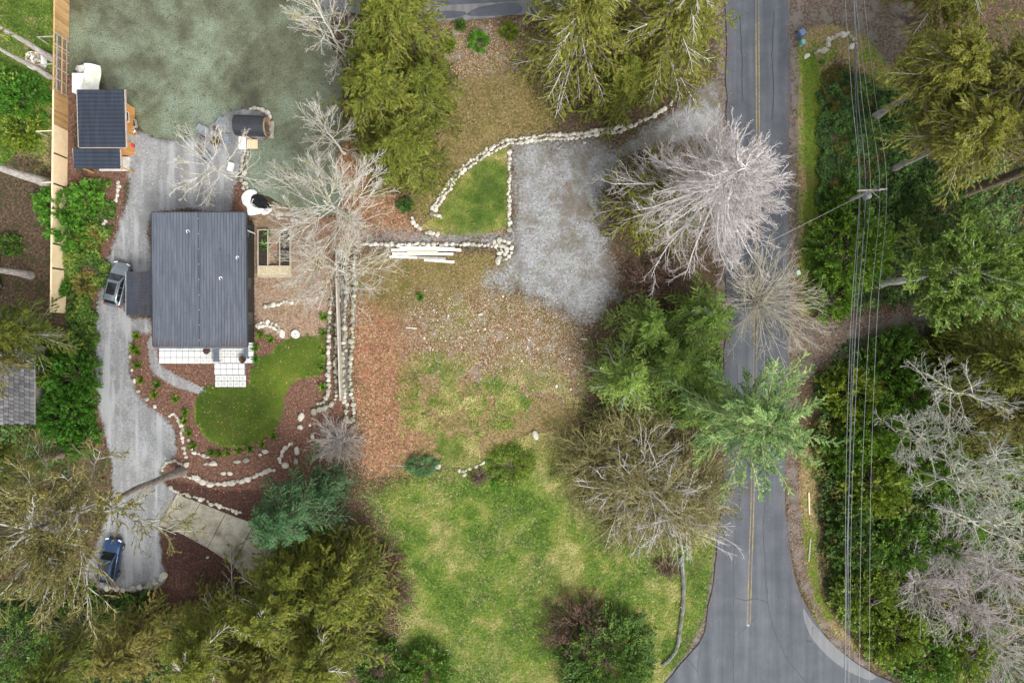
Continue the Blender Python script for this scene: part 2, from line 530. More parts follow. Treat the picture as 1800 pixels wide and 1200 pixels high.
def make_ground_material():
    t = NT('ground_cover')
    co = t.pos()
    A = t.noise(co, 0.16, 3.0)
    B = t.noise(co, 0.75, 3.0, 0.6)
    C = t.noise(co, 4.0, 3.0, 0.65)
    D = t.noise(co, 15.0, 2.0, 0.7)
    vor = t.n('TexVoronoi', None, Vector=co, Scale=7.0)
    vr = t.n('SeparateColor', None, i0=vor.outputs['Color']).outputs
    vfine = t.n('TexVoronoi', None, Vector=co, Scale=14.0)
    vf = t.n('SeparateColor', None, i0=vfine.outputs['Color']).outputs
    detail = t.math('ADD', t.math('MULTIPLY', C, 0.5), t.math('MULTIPLY', D, 0.5))
    dc = t.step(detail, 0.36, 0.64)
    # forest floor
    col = t.ramp(dc, [(0, (0.030, 0.022, 0.014)), (0.6, (0.085, 0.058, 0.036)), (1, (0.17, 0.12, 0.08))])
    col = t.mix(t.math('MULTIPLY', t.step(B, 0.5, 0.66), 0.7), col, (0.035, 0.05, 0.014))
    jit = t.math('ADD', t.math('MULTIPLY', t.math('SUBTRACT', B, 0.5), 0.55), t.math('MULTIPLY', t.math('SUBTRACT', C, 0.5), 0.6))

    def layer(col, cls, c, sharp=0.13):
        f = t.step(t.math('ADD', t.attr('m_' + cls), jit), 0.5 - sharp, 0.5 + sharp)
        return t.mix(f, col, c)
    # olive moss / thin dead grass
    c = t.ramp(dc, [(0, (0.065, 0.055, 0.018)), (0.5, (0.16, 0.125, 0.05)), (1, (0.30, 0.23, 0.12))])
    c = t.mix(t.step(B, 0.52, 0.68), c, (0.10, 0.10, 0.025))
    c = t.mix(t.math('MULTIPLY', t.step(vf[0], 0.8, 0.9), 0.6), c, (0.26, 0.16, 0.09))
    col = layer(col, 'moss', c, 0.25)
    # fallen leaves
    c = t.ramp(vr[0], [(0, (0.10, 0.055, 0.03)), (0.4, (0.20, 0.12, 0.062)), (0.75, (0.29, 0.165, 0.09)), (1, (0.40, 0.28, 0.17))])
    c = t.mix(t.math('MULTIPLY', t.step(C, 0.52, 0.7), 0.75), c, (0.085, 0.075, 0.025))
    c = t.mix(t.math('MULTIPLY', t.step(B, 0.55, 0.7), 0.55), c, (0.30, 0.115, 0.075))
    col = layer(col, 'litter', c, 0.25)
    # rough field grass
    g = t.ramp(dc, [(0, (0.08, 0.12, 0.016)), (0.55, (0.165, 0.225, 0.04)), (1, (0.28, 0.31, 0.085))])
    tan = t.ramp(dc, [(0, (0.14, 0.125, 0.045)), (0.5, (0.26, 0.23, 0.10)), (1, (0.38, 0.34, 0.19))])
    ab = t.math('ADD', t.math('MULTIPLY', A, 0.55), t.math('ADD', t.math('MULTIPLY', B, 0.35), t.math('MULTIPLY', C, 0.12)))
    c = t.mix(t.step(ab, 0.46, 0.60), g, tan)
    col = layer(col, 'field', c, 0.28)
    # weeds
    g = t.ramp(dc, [(0, (0.06, 0.09, 0.012)), (0.5, (0.14, 0.185, 0.03)), (1, (0.24, 0.27, 0.07))])
    tan = t.ramp(dc, [(0, (0.12, 0.085, 0.04)), (0.5, (0.24, 0.18, 0.085)), (1, (0.36, 0.28, 0.16))])
    c = t.mix(t.step(ab, 0.46, 0.58), g, tan)
    col = layer(col, 'weeds', c, 0.28)
    # red-brown bark mulch
    c = t.ramp(t.math('ADD', t.math('MULTIPLY', dc, 0.6), t.math('MULTIPLY', vf[1], 0.4)), [(0, (0.045, 0.022, 0.015)), (0.5, (0.125, 0.066, 0.046)), (1, (0.26, 0.16, 0.12))])
    col = layer(col, 'mulch', c)
    # wood chips
    c = t.ramp(t.math('ADD', t.math('MULTIPLY', dc, 0.5), t.math('MULTIPLY', vf[0], 0.5)), [(0, (0.11, 0.07, 0.045)), (0.5, (0.25, 0.18, 0.125)), (1, (0.42, 0.33, 0.25))])
    c = t.mix(t.math('MULTIPLY', t.step(B, 0.5, 0.66), 0.5), c, (0.17, 0.13, 0.06))
    col = layer(col, 'chips', c, 0.2)
    # stony dirt
    c = t.ramp(dc, [(0, (0.06, 0.037, 0.016)), (0.5, (0.15, 0.096, 0.044)), (1, (0.27, 0.19, 0.11))])
    c = t.mix(t.math('MULTIPLY', t.step(B, 0.5, 0.64), .7), c, (0.19, 0.16, 0.13))
    c = t.mix(t.math('MULTIPLY', t.step(A, 0.55, 0.65), .5), c, (0.17, 0.15, 0.05))
    c = t.mix(t.math('MULTIPLY', t.step(vf[2], 0.86, 0.92), 0.8), c, (0.5, 0.45, 0.38))
    col = layer(col, 'rocky', c, 0.25)
    # mown lawn
    c = t.ramp(dc, [(0, (0.05, 0.085, 0.009)), (0.5, (0.095, 0.145, 0.016)), (1, (0.165, 0.205, 0.03))])
    c = t.mix(t.math('MULTIPLY', t.step(t.math('ADD', t.math('MULTIPLY', A, 0.6), t.math('MULTIPLY', B, 0.4)), 0.47, 0.62), 0.75), c, (0.14, 0.13, 0.035))
    col = layer(col, 'lawn', c, 0.08)
    # dirt track
    c = t.ramp(dc, [(0, (0.050, 0.036, 0.026)), (0.5, (0.115, 0.088, 0.068)), (1, (0.21, 0.175, 0.145))])
    c = t.mix(t.step(B, 0.48, 0.62), c, (0.165, 0.145, 0.128))
    col = layer(col, 'track', c, 0.2)
    # pale gravel, dirtier and mossier in patches
    gd = t.math('ADD', t.math('MULTIPLY', vf[0], 0.45), t.math('MULTIPLY', dc, 0.55))
    c = t.ramp(gd, [(0, (0.095, 0.097, 0.098)), (0.45, (0.24, 0.245, 0.248)), (1, (0.42, 0.425, 0.43))])
    c = t.mix(t.math('MULTIPLY', t.step(t.math('ADD', t.math('MULTIPLY', A, 0.4), t.math('MULTIPLY', B, 0.6)), 0.46, 0.62), 0.6), c, (0.125, 0.118, 0.102))
    sx = t.n('SeparateXYZ', None, i0=co).outputs[0]
    pad = t.step(sx, -19.0, -14.0)
    rut = t.noise(t.n('Mapping', None, Vector=co, Scale=(0.9, 0.10, 1)).outputs[0], 1.0, 2.0)
    c = t.mix(t.math('MULTIPLY', t.math('MULTIPLY', t.step(rut, 0.5, 0.62), t.math('SUBTRACT', 1.0, pad)), 0.75), c, (0.40, 0.405, 0.41))
    c = t.mix(t.math('MULTIPLY', t.math('MULTIPLY', t.step(rut, 0.48, 0.38), t.math('SUBTRACT', 1.0, pad)), 0.6), c, (0.16, 0.16, 0.155))
    dirt = t.step(t.math('ADD', t.math('MULTIPLY', t.noise(co, 0.22, 8.0, 0.72, 0.3), 0.8), t.math('MULTIPLY', D, 0.2)), 0.47, 0.60)
    c = t.mix(t.math('MULTIPLY', t.math('SUBTRACT', 1.0, pad), 0.28), c, (0.25, 0.255, 0.26))
    c = t.mix(t.math('MULTIPLY', t.math('MULTIPLY', dirt, pad), 0.85), c, (0.125, 0.105, 0.08))
    col = layer(col, 'gravel', c, 0.26)
    # dark garden soil
    c = t.ramp(t.math('ADD', t.math('MULTIPLY', dc, 0.6), t.math('MULTIPLY', vf[1], 0.4)), [(0, (0.024, 0.012, 0.009)), (0.6, (0.072, 0.037, 0.028)), (1, (0.15, 0.09, 0.07))])
    col = layer(col, 'bed', c, 0.14)
    t.bsdf(col, 0.95, 0, 0.15, bump=detail, bd=0.12, bs=0.7)
    return t.m


GM = make_ground_material()
NX, NY = GX.shape
# cells grouped by the surface they belong to
cell = region_id[:-1, :-1]
allV = np.stack([GX, GY, GZ], -1).reshape(-1, 3)
vid = np.arange(NX * NY).reshape(NX, NY)
for k, nm in enumerate(['ground'] + REG_NAMES):
    ii, jj = np.where(cell == k - 1)
    q = np.stack([vid[ii, jj], vid[ii + 1, jj], vid[ii + 1, jj + 1], vid[ii, jj + 1]], 1)
    u, inv = np.unique(q.ravel(), return_inverse=True)
    me = mesh_data(nm, allV[u], [inv.reshape(-1, 4)], GM, smooth=True)
    for c in CLASSES:
        a = me.attributes.new('m_' + c, 'FLOAT', 'POINT')
        a.data.foreach_set('value', masks[c].ravel()[u].astype(np.float32))
    tag(link(nm, me), kind='structure')
# the land beyond the plot, a little lower, out to the horizon
far = MB()
far.add([[-2500, -2500, -1.1], [2500, -2500, -1.1], [2500, 2500, -1.1], [-2500, 2500, -1.1]], [[0, 1, 2, 3]])
tag(far.build('terrain', GM), kind='structure')

# ------------------------------------------------------------------ pond water
def make_water():
    t = NT('pond_water')
    co = t.pos()
    w = t.n('Mapping', None, Vector=co, Scale=(1, 1, 1)).outputs[0]
    a = t.noise(w, 0.075, 4.0, 0.62, 0.5)
    b = t.noise(w, 0.45, 4.0, 0.65, 0.4)
    d = t.noise(w, 2.6, 4.0, 0.7)
    f = t.noise(w, 9.0, 3.0, 0.7)
    m = t.math('ADD', t.math('MULTIPLY', a, 0.62), t.math('ADD', t.math('MULTIPLY', b, 0.22), t.math('MULTIPLY', d, 0.16)))
    c = t.ramp(m, [(0.40, (0.038, 0.038, 0.025)), (0.46, (0.092, 0.095, 0.055)), (0.51, (0.145, 0.168, 0.108)), (0.57, (0.215, 0.26, 0.19))])
    c = t.mix(t.math('MULTIPLY', t.step(f, 0.47, 0.60), 0.7), c, (0.030, 0.034, 0.020))
    c = t.mix(t.math('MULTIPLY', t.step(t.noise(w, 22.0, 2.0, 0.7), 0.55, 0.68), 0.6), c, (0.20, 0.24, 0.17))
    c = t.mix(t.math('MULTIPLY', t.step(d, 0.55, 0.66), 0.65), c, (0.026, 0.027, 0.018))
    t.bsdf(c, 0.16, 0, 0.5, bump=t.noise(w, 1.2, 2.0), bd=0.02, bs=0.15)
    return t.m


wat = MB()
wp = smooth_line(WL(POND)[:, :2], 160, True)
cen = wp.mean(0)
from mathutils.geometry import tessellate_polygon
grow_p = cen + (wp - cen) * 1.0
tri = tessellate_polygon([[Vector((p[0], p[1], 0)) for p in grow_p]])
# pushed out a little under the bank
nrm = np.roll(grow_p, -1, 0) - np.roll(grow_p, 1, 0)
nrm = norm(np.stack([nrm[:, 1], -nrm[:, 0]], 1))
area = 0.5 * np.sum(grow_p[:, 0] * np.roll(grow_p[:, 1], -1) - np.roll(grow_p[:, 0], -1) * grow_p[:, 1])
grow_p = grow_p + nrm * (0.3 if area > 0 else -0.3)
wat.add(np.column_stack([grow_p, np.full(len(grow_p), -0.22)]), None, [list(q) for q in tri])
tag(wat.build('pond', make_water()), kind='structure')

# ------------------------------------------------------------------ road and its yellow lines
def make_asphalt(name, c0, c1, c2):
    t = NT(name)
    co = t.pos()
    st = t.n('Mapping', None, Vector=co, Scale=(1.0, 0.05, 1)).outputs[0]
    a = t.noise(st, 1.1, 3.0)                         # wheel tracks along the road
    b = t.noise(co, 0.5, 4.0, 0.6)
    d = t.noise(co, 18.0, 3.0, 0.8)
    m = t.math('ADD', t.math('MULTIPLY', a, 0.42), t.math('ADD', t.math('MULTIPLY', b, 0.30), t.math('MULTIPLY', d, 0.28)))
    c = t.ramp(m, [(0.38, c0), (0.5, c1), (0.62, c2)])
    cr = t.n('TexVoronoi', {'feature': 'DISTANCE_TO_EDGE'}, Vector=t.n('Mapping', None, Vector=co, Scale=(1, 0.25, 1)).outputs[0], Scale=0.28)
    crack = t.math('SUBTRACT', 1.0, t.step(cr.outputs[0], 0.0, 0.012))
    c = t.mix(t.math('MULTIPLY', t.math('MULTIPLY', crack, t.step(b, 0.5, 0.6)), 0.6), c, (0.03, 0.03, 0.032))
    t.bsdf(c, 0.8, 0, 0.35, bump=d, bd=0.01, bs=0.4)
    return t.m


ASPH = make_asphalt('asphalt', (0.048, 0.055, 0.065), (0.072, 0.080, 0.093), (0.108, 0.118, 0.133))
rd = MB()
rd.prism(outline, -0.06, 0.05)
tag(rd.build('road', ASPH), kind='structure')


def make_paint():
    t = NT('yellow_road_paint')
    co = t.pos()
    a = t.noise(co, 3.0, 4.0, 0.7)
    b = t.noise(co, 0.12, 2.0, 0.5)
    m = t.math('ADD', t.math('MULTIPLY', a, 0.5), t.math('MULTIPLY', b, 0.5))
    c = t.mix(t.step(m, 0.42, 0.56), (0.30, 0.215, 0.065), (0.135, 0.125, 0.10))
    t.bsdf(c, 0.75, 0, 0.3)
    return t.m


PAINT = make_paint()
cl = smooth_line(WL([(1331, -600), (1331, 0), (1332, 250), (1330, 450), (1326, 700), (1322.5, 880), (1318.5, 1000), (1316, 1096)])[:, :2], 80)
for off in (-0.15, 0.15):
    tn = norm(np.gradient(cl, axis=0)); nn = np.stack([tn[:, 1], -tn[:, 0]], 1)
    P = np.stack([cl + nn * (off - 0.055), cl + nn * (off + 0.055)], 1)
    P = np.concatenate([P, np.full(P.shape[:2] + (1,), 0.054)], -1)
    s = MB().grid(P[::-1])
    tag(s.build('road_marking', PAINT), kind='structure')
wp_ = MB().box((*W(1314.5, 1098)[:2], 0.056), (0.3, 0.2, 0.004))
tag(wp_.build('road_marking', mat_plain('white_paint_worn', (0.36, 0.36, 0.34), (0.16, 0.16, 0.16), 6)), kind='structure')
# old cracks filled with tar along the lanes
TAR = mat_plain('crack_tar', (0.022, 0.022, 0.024), (0.045, 0.046, 0.05), 6, 0.6)
for kk, pts in enumerate([[(1292, 930), (1290, 980), (1289, 1040), (1289, 1100), (1291, 1200)], [(1346, 840), (1343, 880), (1340, 930), (1342, 1000), (1345, 1060)],
                          [(1360, 20), (1358, 90), (1361, 150), (1359, 210)], [(1300, 30), (1302, 110), (1300, 180)], [(1345, 1010), (1356, 1090), (1380, 1150), (1420, 1200)], [(1292, 1050), (1312, 1054), (1330, 1051), (1348, 1058)], [(1295, 640), (1298, 760), (1296, 900)]]):
    q = smooth_line(WL(pts)[:, :2], 60)
    rr_ = rng(700 + kk)
    q = q + np.cumsum(rr_.normal(0, .022, (60, 2)), 0) * [1, .3]
    tn_ = norm(np.gradient(q, axis=0)); nn_ = np.stack([tn_[:, 1], -tn_[:, 0]], 1)
    wd = (.028 + .03 * rr_.uniform(0, 1, 60))[:, None]
    P = np.stack([q - nn_ * wd, q + nn_ * wd], 1)
    P = np.concatenate([P, np.full(P.shape[:2] + (1,), .058 + kk * .0006)], -1)
    tag(MB().grid(P[::-1]).build('road_crack', TAR), kind='structure')
# paler patch repair beside the right kerb at the junction
pat = smooth_line(WL([(1412, 1068), (1428, 1092), (1458, 1126), (1500, 1162), (1540, 1188), (1520, 1192), (1470, 1165), (1430, 1125), (1414, 1090)])[:, :2], 40, True)
p2 = MB().prism(pat, 0.05, 0.054)
tag(p2.build('road_patch', make_asphalt('asphalt_patch', (0.12, 0.125, 0.13), (0.15, 0.155, 0.16), (0.19, 0.19, 0.20))), kind='structure')

# dark wet lane at the top of the picture, with puddles
lane = MB().prism(smooth_line(WL([(560, -20), (735, -2), (740, -40), (1000, -60), (1010, 22), (900, 27), (860, 33), (760, 38), (690, 34), (560, 10)])[:, :2], 60, True), -0.3, 0.10)
tag(lane.build('wet_lane', make_asphalt('wet_asphalt', (0.07, 0.07, 0.072), (0.13, 0.13, 0.13), (0.21, 0.20, 0.19))), kind='structure')
PUD = mat_plain('puddle_water', (0.050, 0.053, 0.068), (0.075, 0.078, 0.095), 0.8, rough=0.06, spec=0.6)
for poly in ([(842, 14), (900, 6), (918, 14), (912, 25), (860, 29), (820, 28)], [(748, 26), (790, 20), (822, 24), (800, 32), (760, 34)], [(738, 6), (760, 2), (900, 0), (905, 3), (780, 10)]):
    pd = MB().prism(smooth_line(WL(poly)[:, :2], 24, True), 0.10, 0.104)
    tag(pd.build('puddle', PUD), kind='structure')

# concrete drive: cast panels with open joints
CONC = None
def make_concrete():
    t = NT('old_concrete')
    co = t.pos()
    a = t.noise(co, 0.6, 4.0, 0.6); b = t.noise(co, 5.0, 4.0, 0.7)
    m = t.math('ADD', t.math('MULTIPLY', a, 0.65), t.math('MULTIPLY', b, 0.35))
    c = t.ramp(m, [(0.34, (0.12, 0.112, 0.09)), (0.46, (0.26, 0.24, 0.185)), (0.6, (0.40, 0.375, 0.30))])
    t.bsdf(c, 0.9, 0, 0.2, bump=b, bd=0.01)
    return t.m
CONC = make_concrete()
pad = tag(empty('concrete_drive'), kind='structure')
quads = [[(312, 868), (352, 883), (323, 939), (281, 922)], [(353, 883.5), (397, 901), (365, 962), (324, 939.5)],
         [(398, 901.5), (446, 920), (410, 992), (366, 962.5)], [(447, 920.5), (500, 945), (452, 1040), (411, 993)]]
for q in quads:
    mb = MB().prism(WL(q)[::-1, :2] if False else WL(q)[:, :2], -0.2, 0.10)
    mb.build('concrete_panel', CONC, pad)
# ------------------------------------------------------------------ plants
LEAF = {
    'cedar':   mat_leaf('cedar_spray', [(0.0, (0.045, 0.055, 0.012)), (0.45, (0.105, 0.115, 0.022)), (0.8, (0.175, 0.165, 0.035)), (1, (0.26, 0.205, 0.055))], gain=(1.50, 1.66, 1.12)),
    'cedar_y': mat_leaf('pale_cedar_spray', [(0.0, (0.06, 0.062, 0.014)), (0.45, (0.15, 0.14, 0.03)), (0.8, (0.235, 0.205, 0.05)), (1, (0.33, 0.26, 0.085))], gain=(1.36, 1.54, 1.05)),
    'fir_b':   mat_leaf('blue_fir_needles', [(0.0, (0.014, 0.040, 0.024)), (0.5, (0.040, 0.090, 0.055)), (0.85, (0.085, 0.155, 0.10)), (1, (0.18, 0.25, 0.18))], gain=(2.01, 2.01, 1.24)),
    'fir_g':   mat_leaf('green_fir_needles', [(0.0, (0.030, 0.065, 0.014)), (0.5, (0.085, 0.150, 0.038)), (0.85, (0.155, 0.23, 0.075)), (1, (0.26, 0.30, 0.15))], gain=(2.25, 2.05, 1.35)),
    'star':    mat_leaf('pale_fir_needles', [(0.0, (0.022, 0.055, 0.026)), (0.45, (0.075, 0.145, 0.070)), (0.8, (0.19, 0.28, 0.155)), (1, (0.36, 0.42, 0.28))], gain=(2.25, 2.08, 1.35)),
    'laurel':  mat_leaf('evergreen_leaves', [(0.0, (0.018, 0.045, 0.007)), (0.5, (0.050, 0.100, 0.014)), (0.85, (0.11, 0.165, 0.025)), (1, (0.20, 0.24, 0.05))], 0.2, 0.4, gain=(1.95, 1.95, 1.42)),
    'laurel_y': mat_leaf('yellow_green_leaves', [(0.0, (0.035, 0.055, 0.008)), (0.5, (0.10, 0.135, 0.018)), (0.85, (0.19, 0.21, 0.035)), (1, (0.28, 0.27, 0.07))], 0.2, 0.4, gain=(1.53, 1.65, 1.18)),
    'bright':  mat_leaf('bright_leaves', [(0.0, (0.035, 0.10, 0.010)), (0.5, (0.075, 0.20, 0.020)), (0.85, (0.14, 0.30, 0.035)), (1, (0.24, 0.38, 0.07))], gain=1.25),
    'dark':    mat_leaf('dark_evergreen_leaves', [(0.0, (0.014, 0.030, 0.008)), (0.5, (0.030, 0.060, 0.013)), (0.85, (0.065, 0.105, 0.020)), (1, (0.13, 0.16, 0.04))], 0.15, gain=(1.89, 1.95, 1.42)),
    'ivy':     mat_leaf('ivy_leaves', [(0.0, (0.015, 0.032, 0.010)), (0.5, (0.035, 0.075, 0.018)), (0.85, (0.065, 0.125, 0.025)), (1, (0.15, 0.17, 0.07))], 0.15, gain=(1.65, 1.65, 1.42)),
    'olive':   mat_leaf('olive_mossy_sprays', [(0.0, (0.05, 0.045, 0.013)), (0.5, (0.12, 0.105, 0.035)), (0.85, (0.20, 0.165, 0.07)), (1, (0.31, 0.26, 0.15))], gain=(1.62, 1.72, 1.10)),
    'brown':   mat_leaf('dry_brown_leaves', [(0.0, (0.045, 0.024, 0.015)), (0.5, (0.125, 0.062, 0.040)), (0.85, (0.23, 0.12, 0.08)), (1, (0.42, 0.25, 0.19))], 0.15, gain=1.20),
    'mossy':   mat_leaf('branch_moss', [(0.0, (0.085, 0.085, 0.015)), (0.5, (0.17, 0.16, 0.03)), (1, (0.27, 0.25, 0.07))], gain=1.20),
    'grass':   mat_leaf('grass_blades', [(0.0, (0.045, 0.10, 0.014)), (0.35, (0.10, 0.17, 0.028)), (0.6, (0.18, 0.215, 0.05)), (0.8, (0.30, 0.27, 0.12)), (1, (0.45, 0.38, 0.22))], 0.2, 0.7, gain=(1.2, 1.3, 0.95)),
    'lawn':    mat_leaf('lawn_blades', [(0.0, (0.030, 0.055, 0.008)), (0.5, (0.060, 0.092, 0.014)), (1, (0.13, 0.145, 0.03))], 0.2, 0.7, gain=(1.7, 1.9, 1.2)),
    'litter':  mat_leaf('dry_fallen_leaves', [(0.0, (0.12, 0.055, 0.03)), (0.4, (0.24, 0.12, 0.07)), (0.75, (0.38, 0.18, 0.11)), (1, (0.52, 0.36, 0.23))], 0.1, 0.7),
}
BARK = {
    'grey':  mat_bark('grey_bark', (0.30, 0.28, 0.25), (0.56, 0.53, 0.48)),
    'white': mat_bark('pale_bark', (0.34, 0.325, 0.29), (0.64, 0.61, 0.55), moss=(0.30, 0.28, 0.10)),
    'silver': mat_bark('silver_bark', (0.42, 0.405, 0.39), (0.72, 0.69, 0.665)),
    'pink':  mat_bark('pink_grey_twigs', (0.40, 0.355, 0.345), (0.60, 0.55, 0.535)),
    'brown': mat_bark('brown_bark', (0.085, 0.060, 0.045), (0.21, 0.16, 0.125)),
    'greybrown': mat_bark('weathered_bark', (0.22, 0.20, 0.18), (0.44, 0.41, 0.38)),
    'yellow': mat_bark('straw_twigs', (0.36, 0.33, 0.245), (0.58, 0.545, 0.44)),
    'lichen': mat_bark('lichen_bark', (0.28, 0.285, 0.24), (0.55, 0.55, 0.49)),
    'dim': mat_bark('dim_bark', (0.12, 0.10, 0.085), (0.27, 0.24, 0.205)),
    'olive': mat_bark('mossy_twigs', (0.24, 0.215, 0.095), (0.47, 0.425, 0.25)),
}


def grow(S, D, L, n, r, bias=0.0, wob=0.15, bias_end=None):
    """polylines from starts S (B,3), directions D, lengths L; bias bends the tips up (+) or down (-)"""
    B = len(S)
    pts = np.zeros((B, n, 3)); pts[:, 0] = S
    d = norm(D.copy())
    for i in range(1, n):
        b = bias if bias_end is None else lerp(bias, bias_end, i / (n - 1))
        d = d + r.normal(0, wob, (B, 3))
        d[:, 2] += b
        d = norm(d)
        pts[:, i] = pts[:, i - 1] + d * (L / (n - 1))[:, None]
    return pts


def sample(P, t):
    """point and tangent on polylines P (B,n,3) at t (B,c)"""
    B, n = P.shape[:2]
    f = np.clip(t * (n - 1), 0, n - 1.001)
    i = f.astype(int); u = (f - i)[..., None]
    b = np.arange(B)[:, None]
    return lerp(P[b, i], P[b, i + 1], u), norm(P[b, i + 1] - P[b, i])


def children(P, L, c, r, t0, t1, a0, a1, lf, n, bias, wob, planar=False, taper=0.55, bias_end=None):
    B = len(P)
    t = t0 + (t1 - t0) * (np.arange(c)[None] + r.uniform(0, 1, (B, c))) / c
    p, tg = sample(P, t)
    if planar:
        side = norm(np.cross(tg, np.array([0, 0, 1.0])))
        sg = np.where((np.arange(c)[None] % 2) == 0, 1, -1)[..., None]
        perp = side * sg + r.normal(0, 0.25, (B, c, 3))
    else:
        perp = r.normal(0, 1, (B, c, 3))
    perp = norm(perp - tg * np.sum(perp * tg, -1, keepdims=True))
    a = r.uniform(a0, a1, (B, c))[..., None]
    d = np.cos(a) * tg + np.sin(a) * perp
    Lc = L[:, None] * lf * (1 - taper * (t - t0) / max(t1 - t0, 1e-6)) * r.uniform(0.65, 1.25, (B, c))
    return grow(p.reshape(-1, 3), d.reshape(-1, 3), Lc.ravel(), n, r, bias, wob, bias_end), Lc.ravel()


def along(P, per, r, t0=0.15, t1=1.0, spread=0.6, flat=0.5):
    """leaf anchor points along polylines: centres, directions, normals"""
    B = len(P)
    t = r.uniform(t0, t1, (B, per))
    p, tg = sample(P, t)
    side = norm(np.cross(tg, np.array([0, 0, 1.0])) + 1e-6)
    s = r.uniform(-1, 1, (B, per, 1)) * spread
    d = norm(tg + side * s + r.normal(0, 0.22, (B, per, 3)))
    nn = norm(np.array([0, 0, 1.0]) * flat + r.normal(0, 0.45, (B, per, 3)))
    return p.reshape(-1, 3), d.reshape(-1, 3), nn.reshape(-1, 3)


class Geo:
    """several meshes' worth of tubes and leaves with material slots, joined in one object"""
    def __init__(s): s.V, s.F, s.t, s.m, s.sm, s.n = [], [], [], [], [], 0

    def add(s, V, F, mi, tint=None, smooth=False):
        s.V.append(V); s.F.append(F + s.n); s.n += len(V)
        s.t.append(np.full(len(V), 0.5) if tint is None else tint)
        s.m.append(np.full(len(F), mi, np.int32)); s.sm.append(np.full(len(F), smooth))
        return s

    def tubes(s, P, r0, r1, k, mi):
        B, n = P.shape[:2]
        r0 = np.broadcast_to(np.asarray(r0, float), (B,)); r1 = np.broadcast_to(np.asarray(r1, float), (B,))
        rr = r0[:, None] + (r1 - r0)[:, None] * np.linspace(0, 1, n)[None]
        V, F = tubes(P, rr, k)
        return s.add(V, F, mi, None, True)

    def leaves(s, C, D, N, L, Wd, mi, r, tint=None, belly=0.45):
        V, F = kites(C, D, N, L, Wd, belly)
        tn = r.uniform(0, 1, len(C)) if tint is None else tint
        return s.add(V, F, mi, np.repeat(tn, 4))

    def data(s, name, mats):
        F = s.F
        # faces are all quads
        return mesh_data(name, np.concatenate(s.V), [np.concatenate(F)], mats, tint=np.concatenate(s.t),
                         smooth=np.concatenate(s.sm), midx=np.concatenate(s.m))

    def build(s, name, mats, parent=None):
        return link(name, s.data(name, mats), parent)


def tree_root(name, x, y, label, cat, group):
    o = empty(name, (x, y, float(ground_z(x, y))))
    return tag(o, label, cat, group)


def trunk_part(root, h, r0, bark, r, lean=(0, 0), k=8, wob=0.03, flare=1.35, n=9, top=0.12):
    z = np.linspace(0, 1, n)
    P = np.zeros((n, 3))
    P[:, 2] = z * h - 0.15
    P[:, 0] = lean[0] * z ** 1.3 * h; P[:, 1] = lean[1] * z ** 1.3 * h
    P[1:-1, :2] += r.normal(0, wob * h / n, (n - 2, 2))
    rad = r0 * (1 - (1 - top) * z); rad[0] *= flare
    V, F = tubes(P[None], rad[None], k)
    link('trunk', mesh_data('trunk', V, F, BARK[bark], smooth=True), root)
    return P


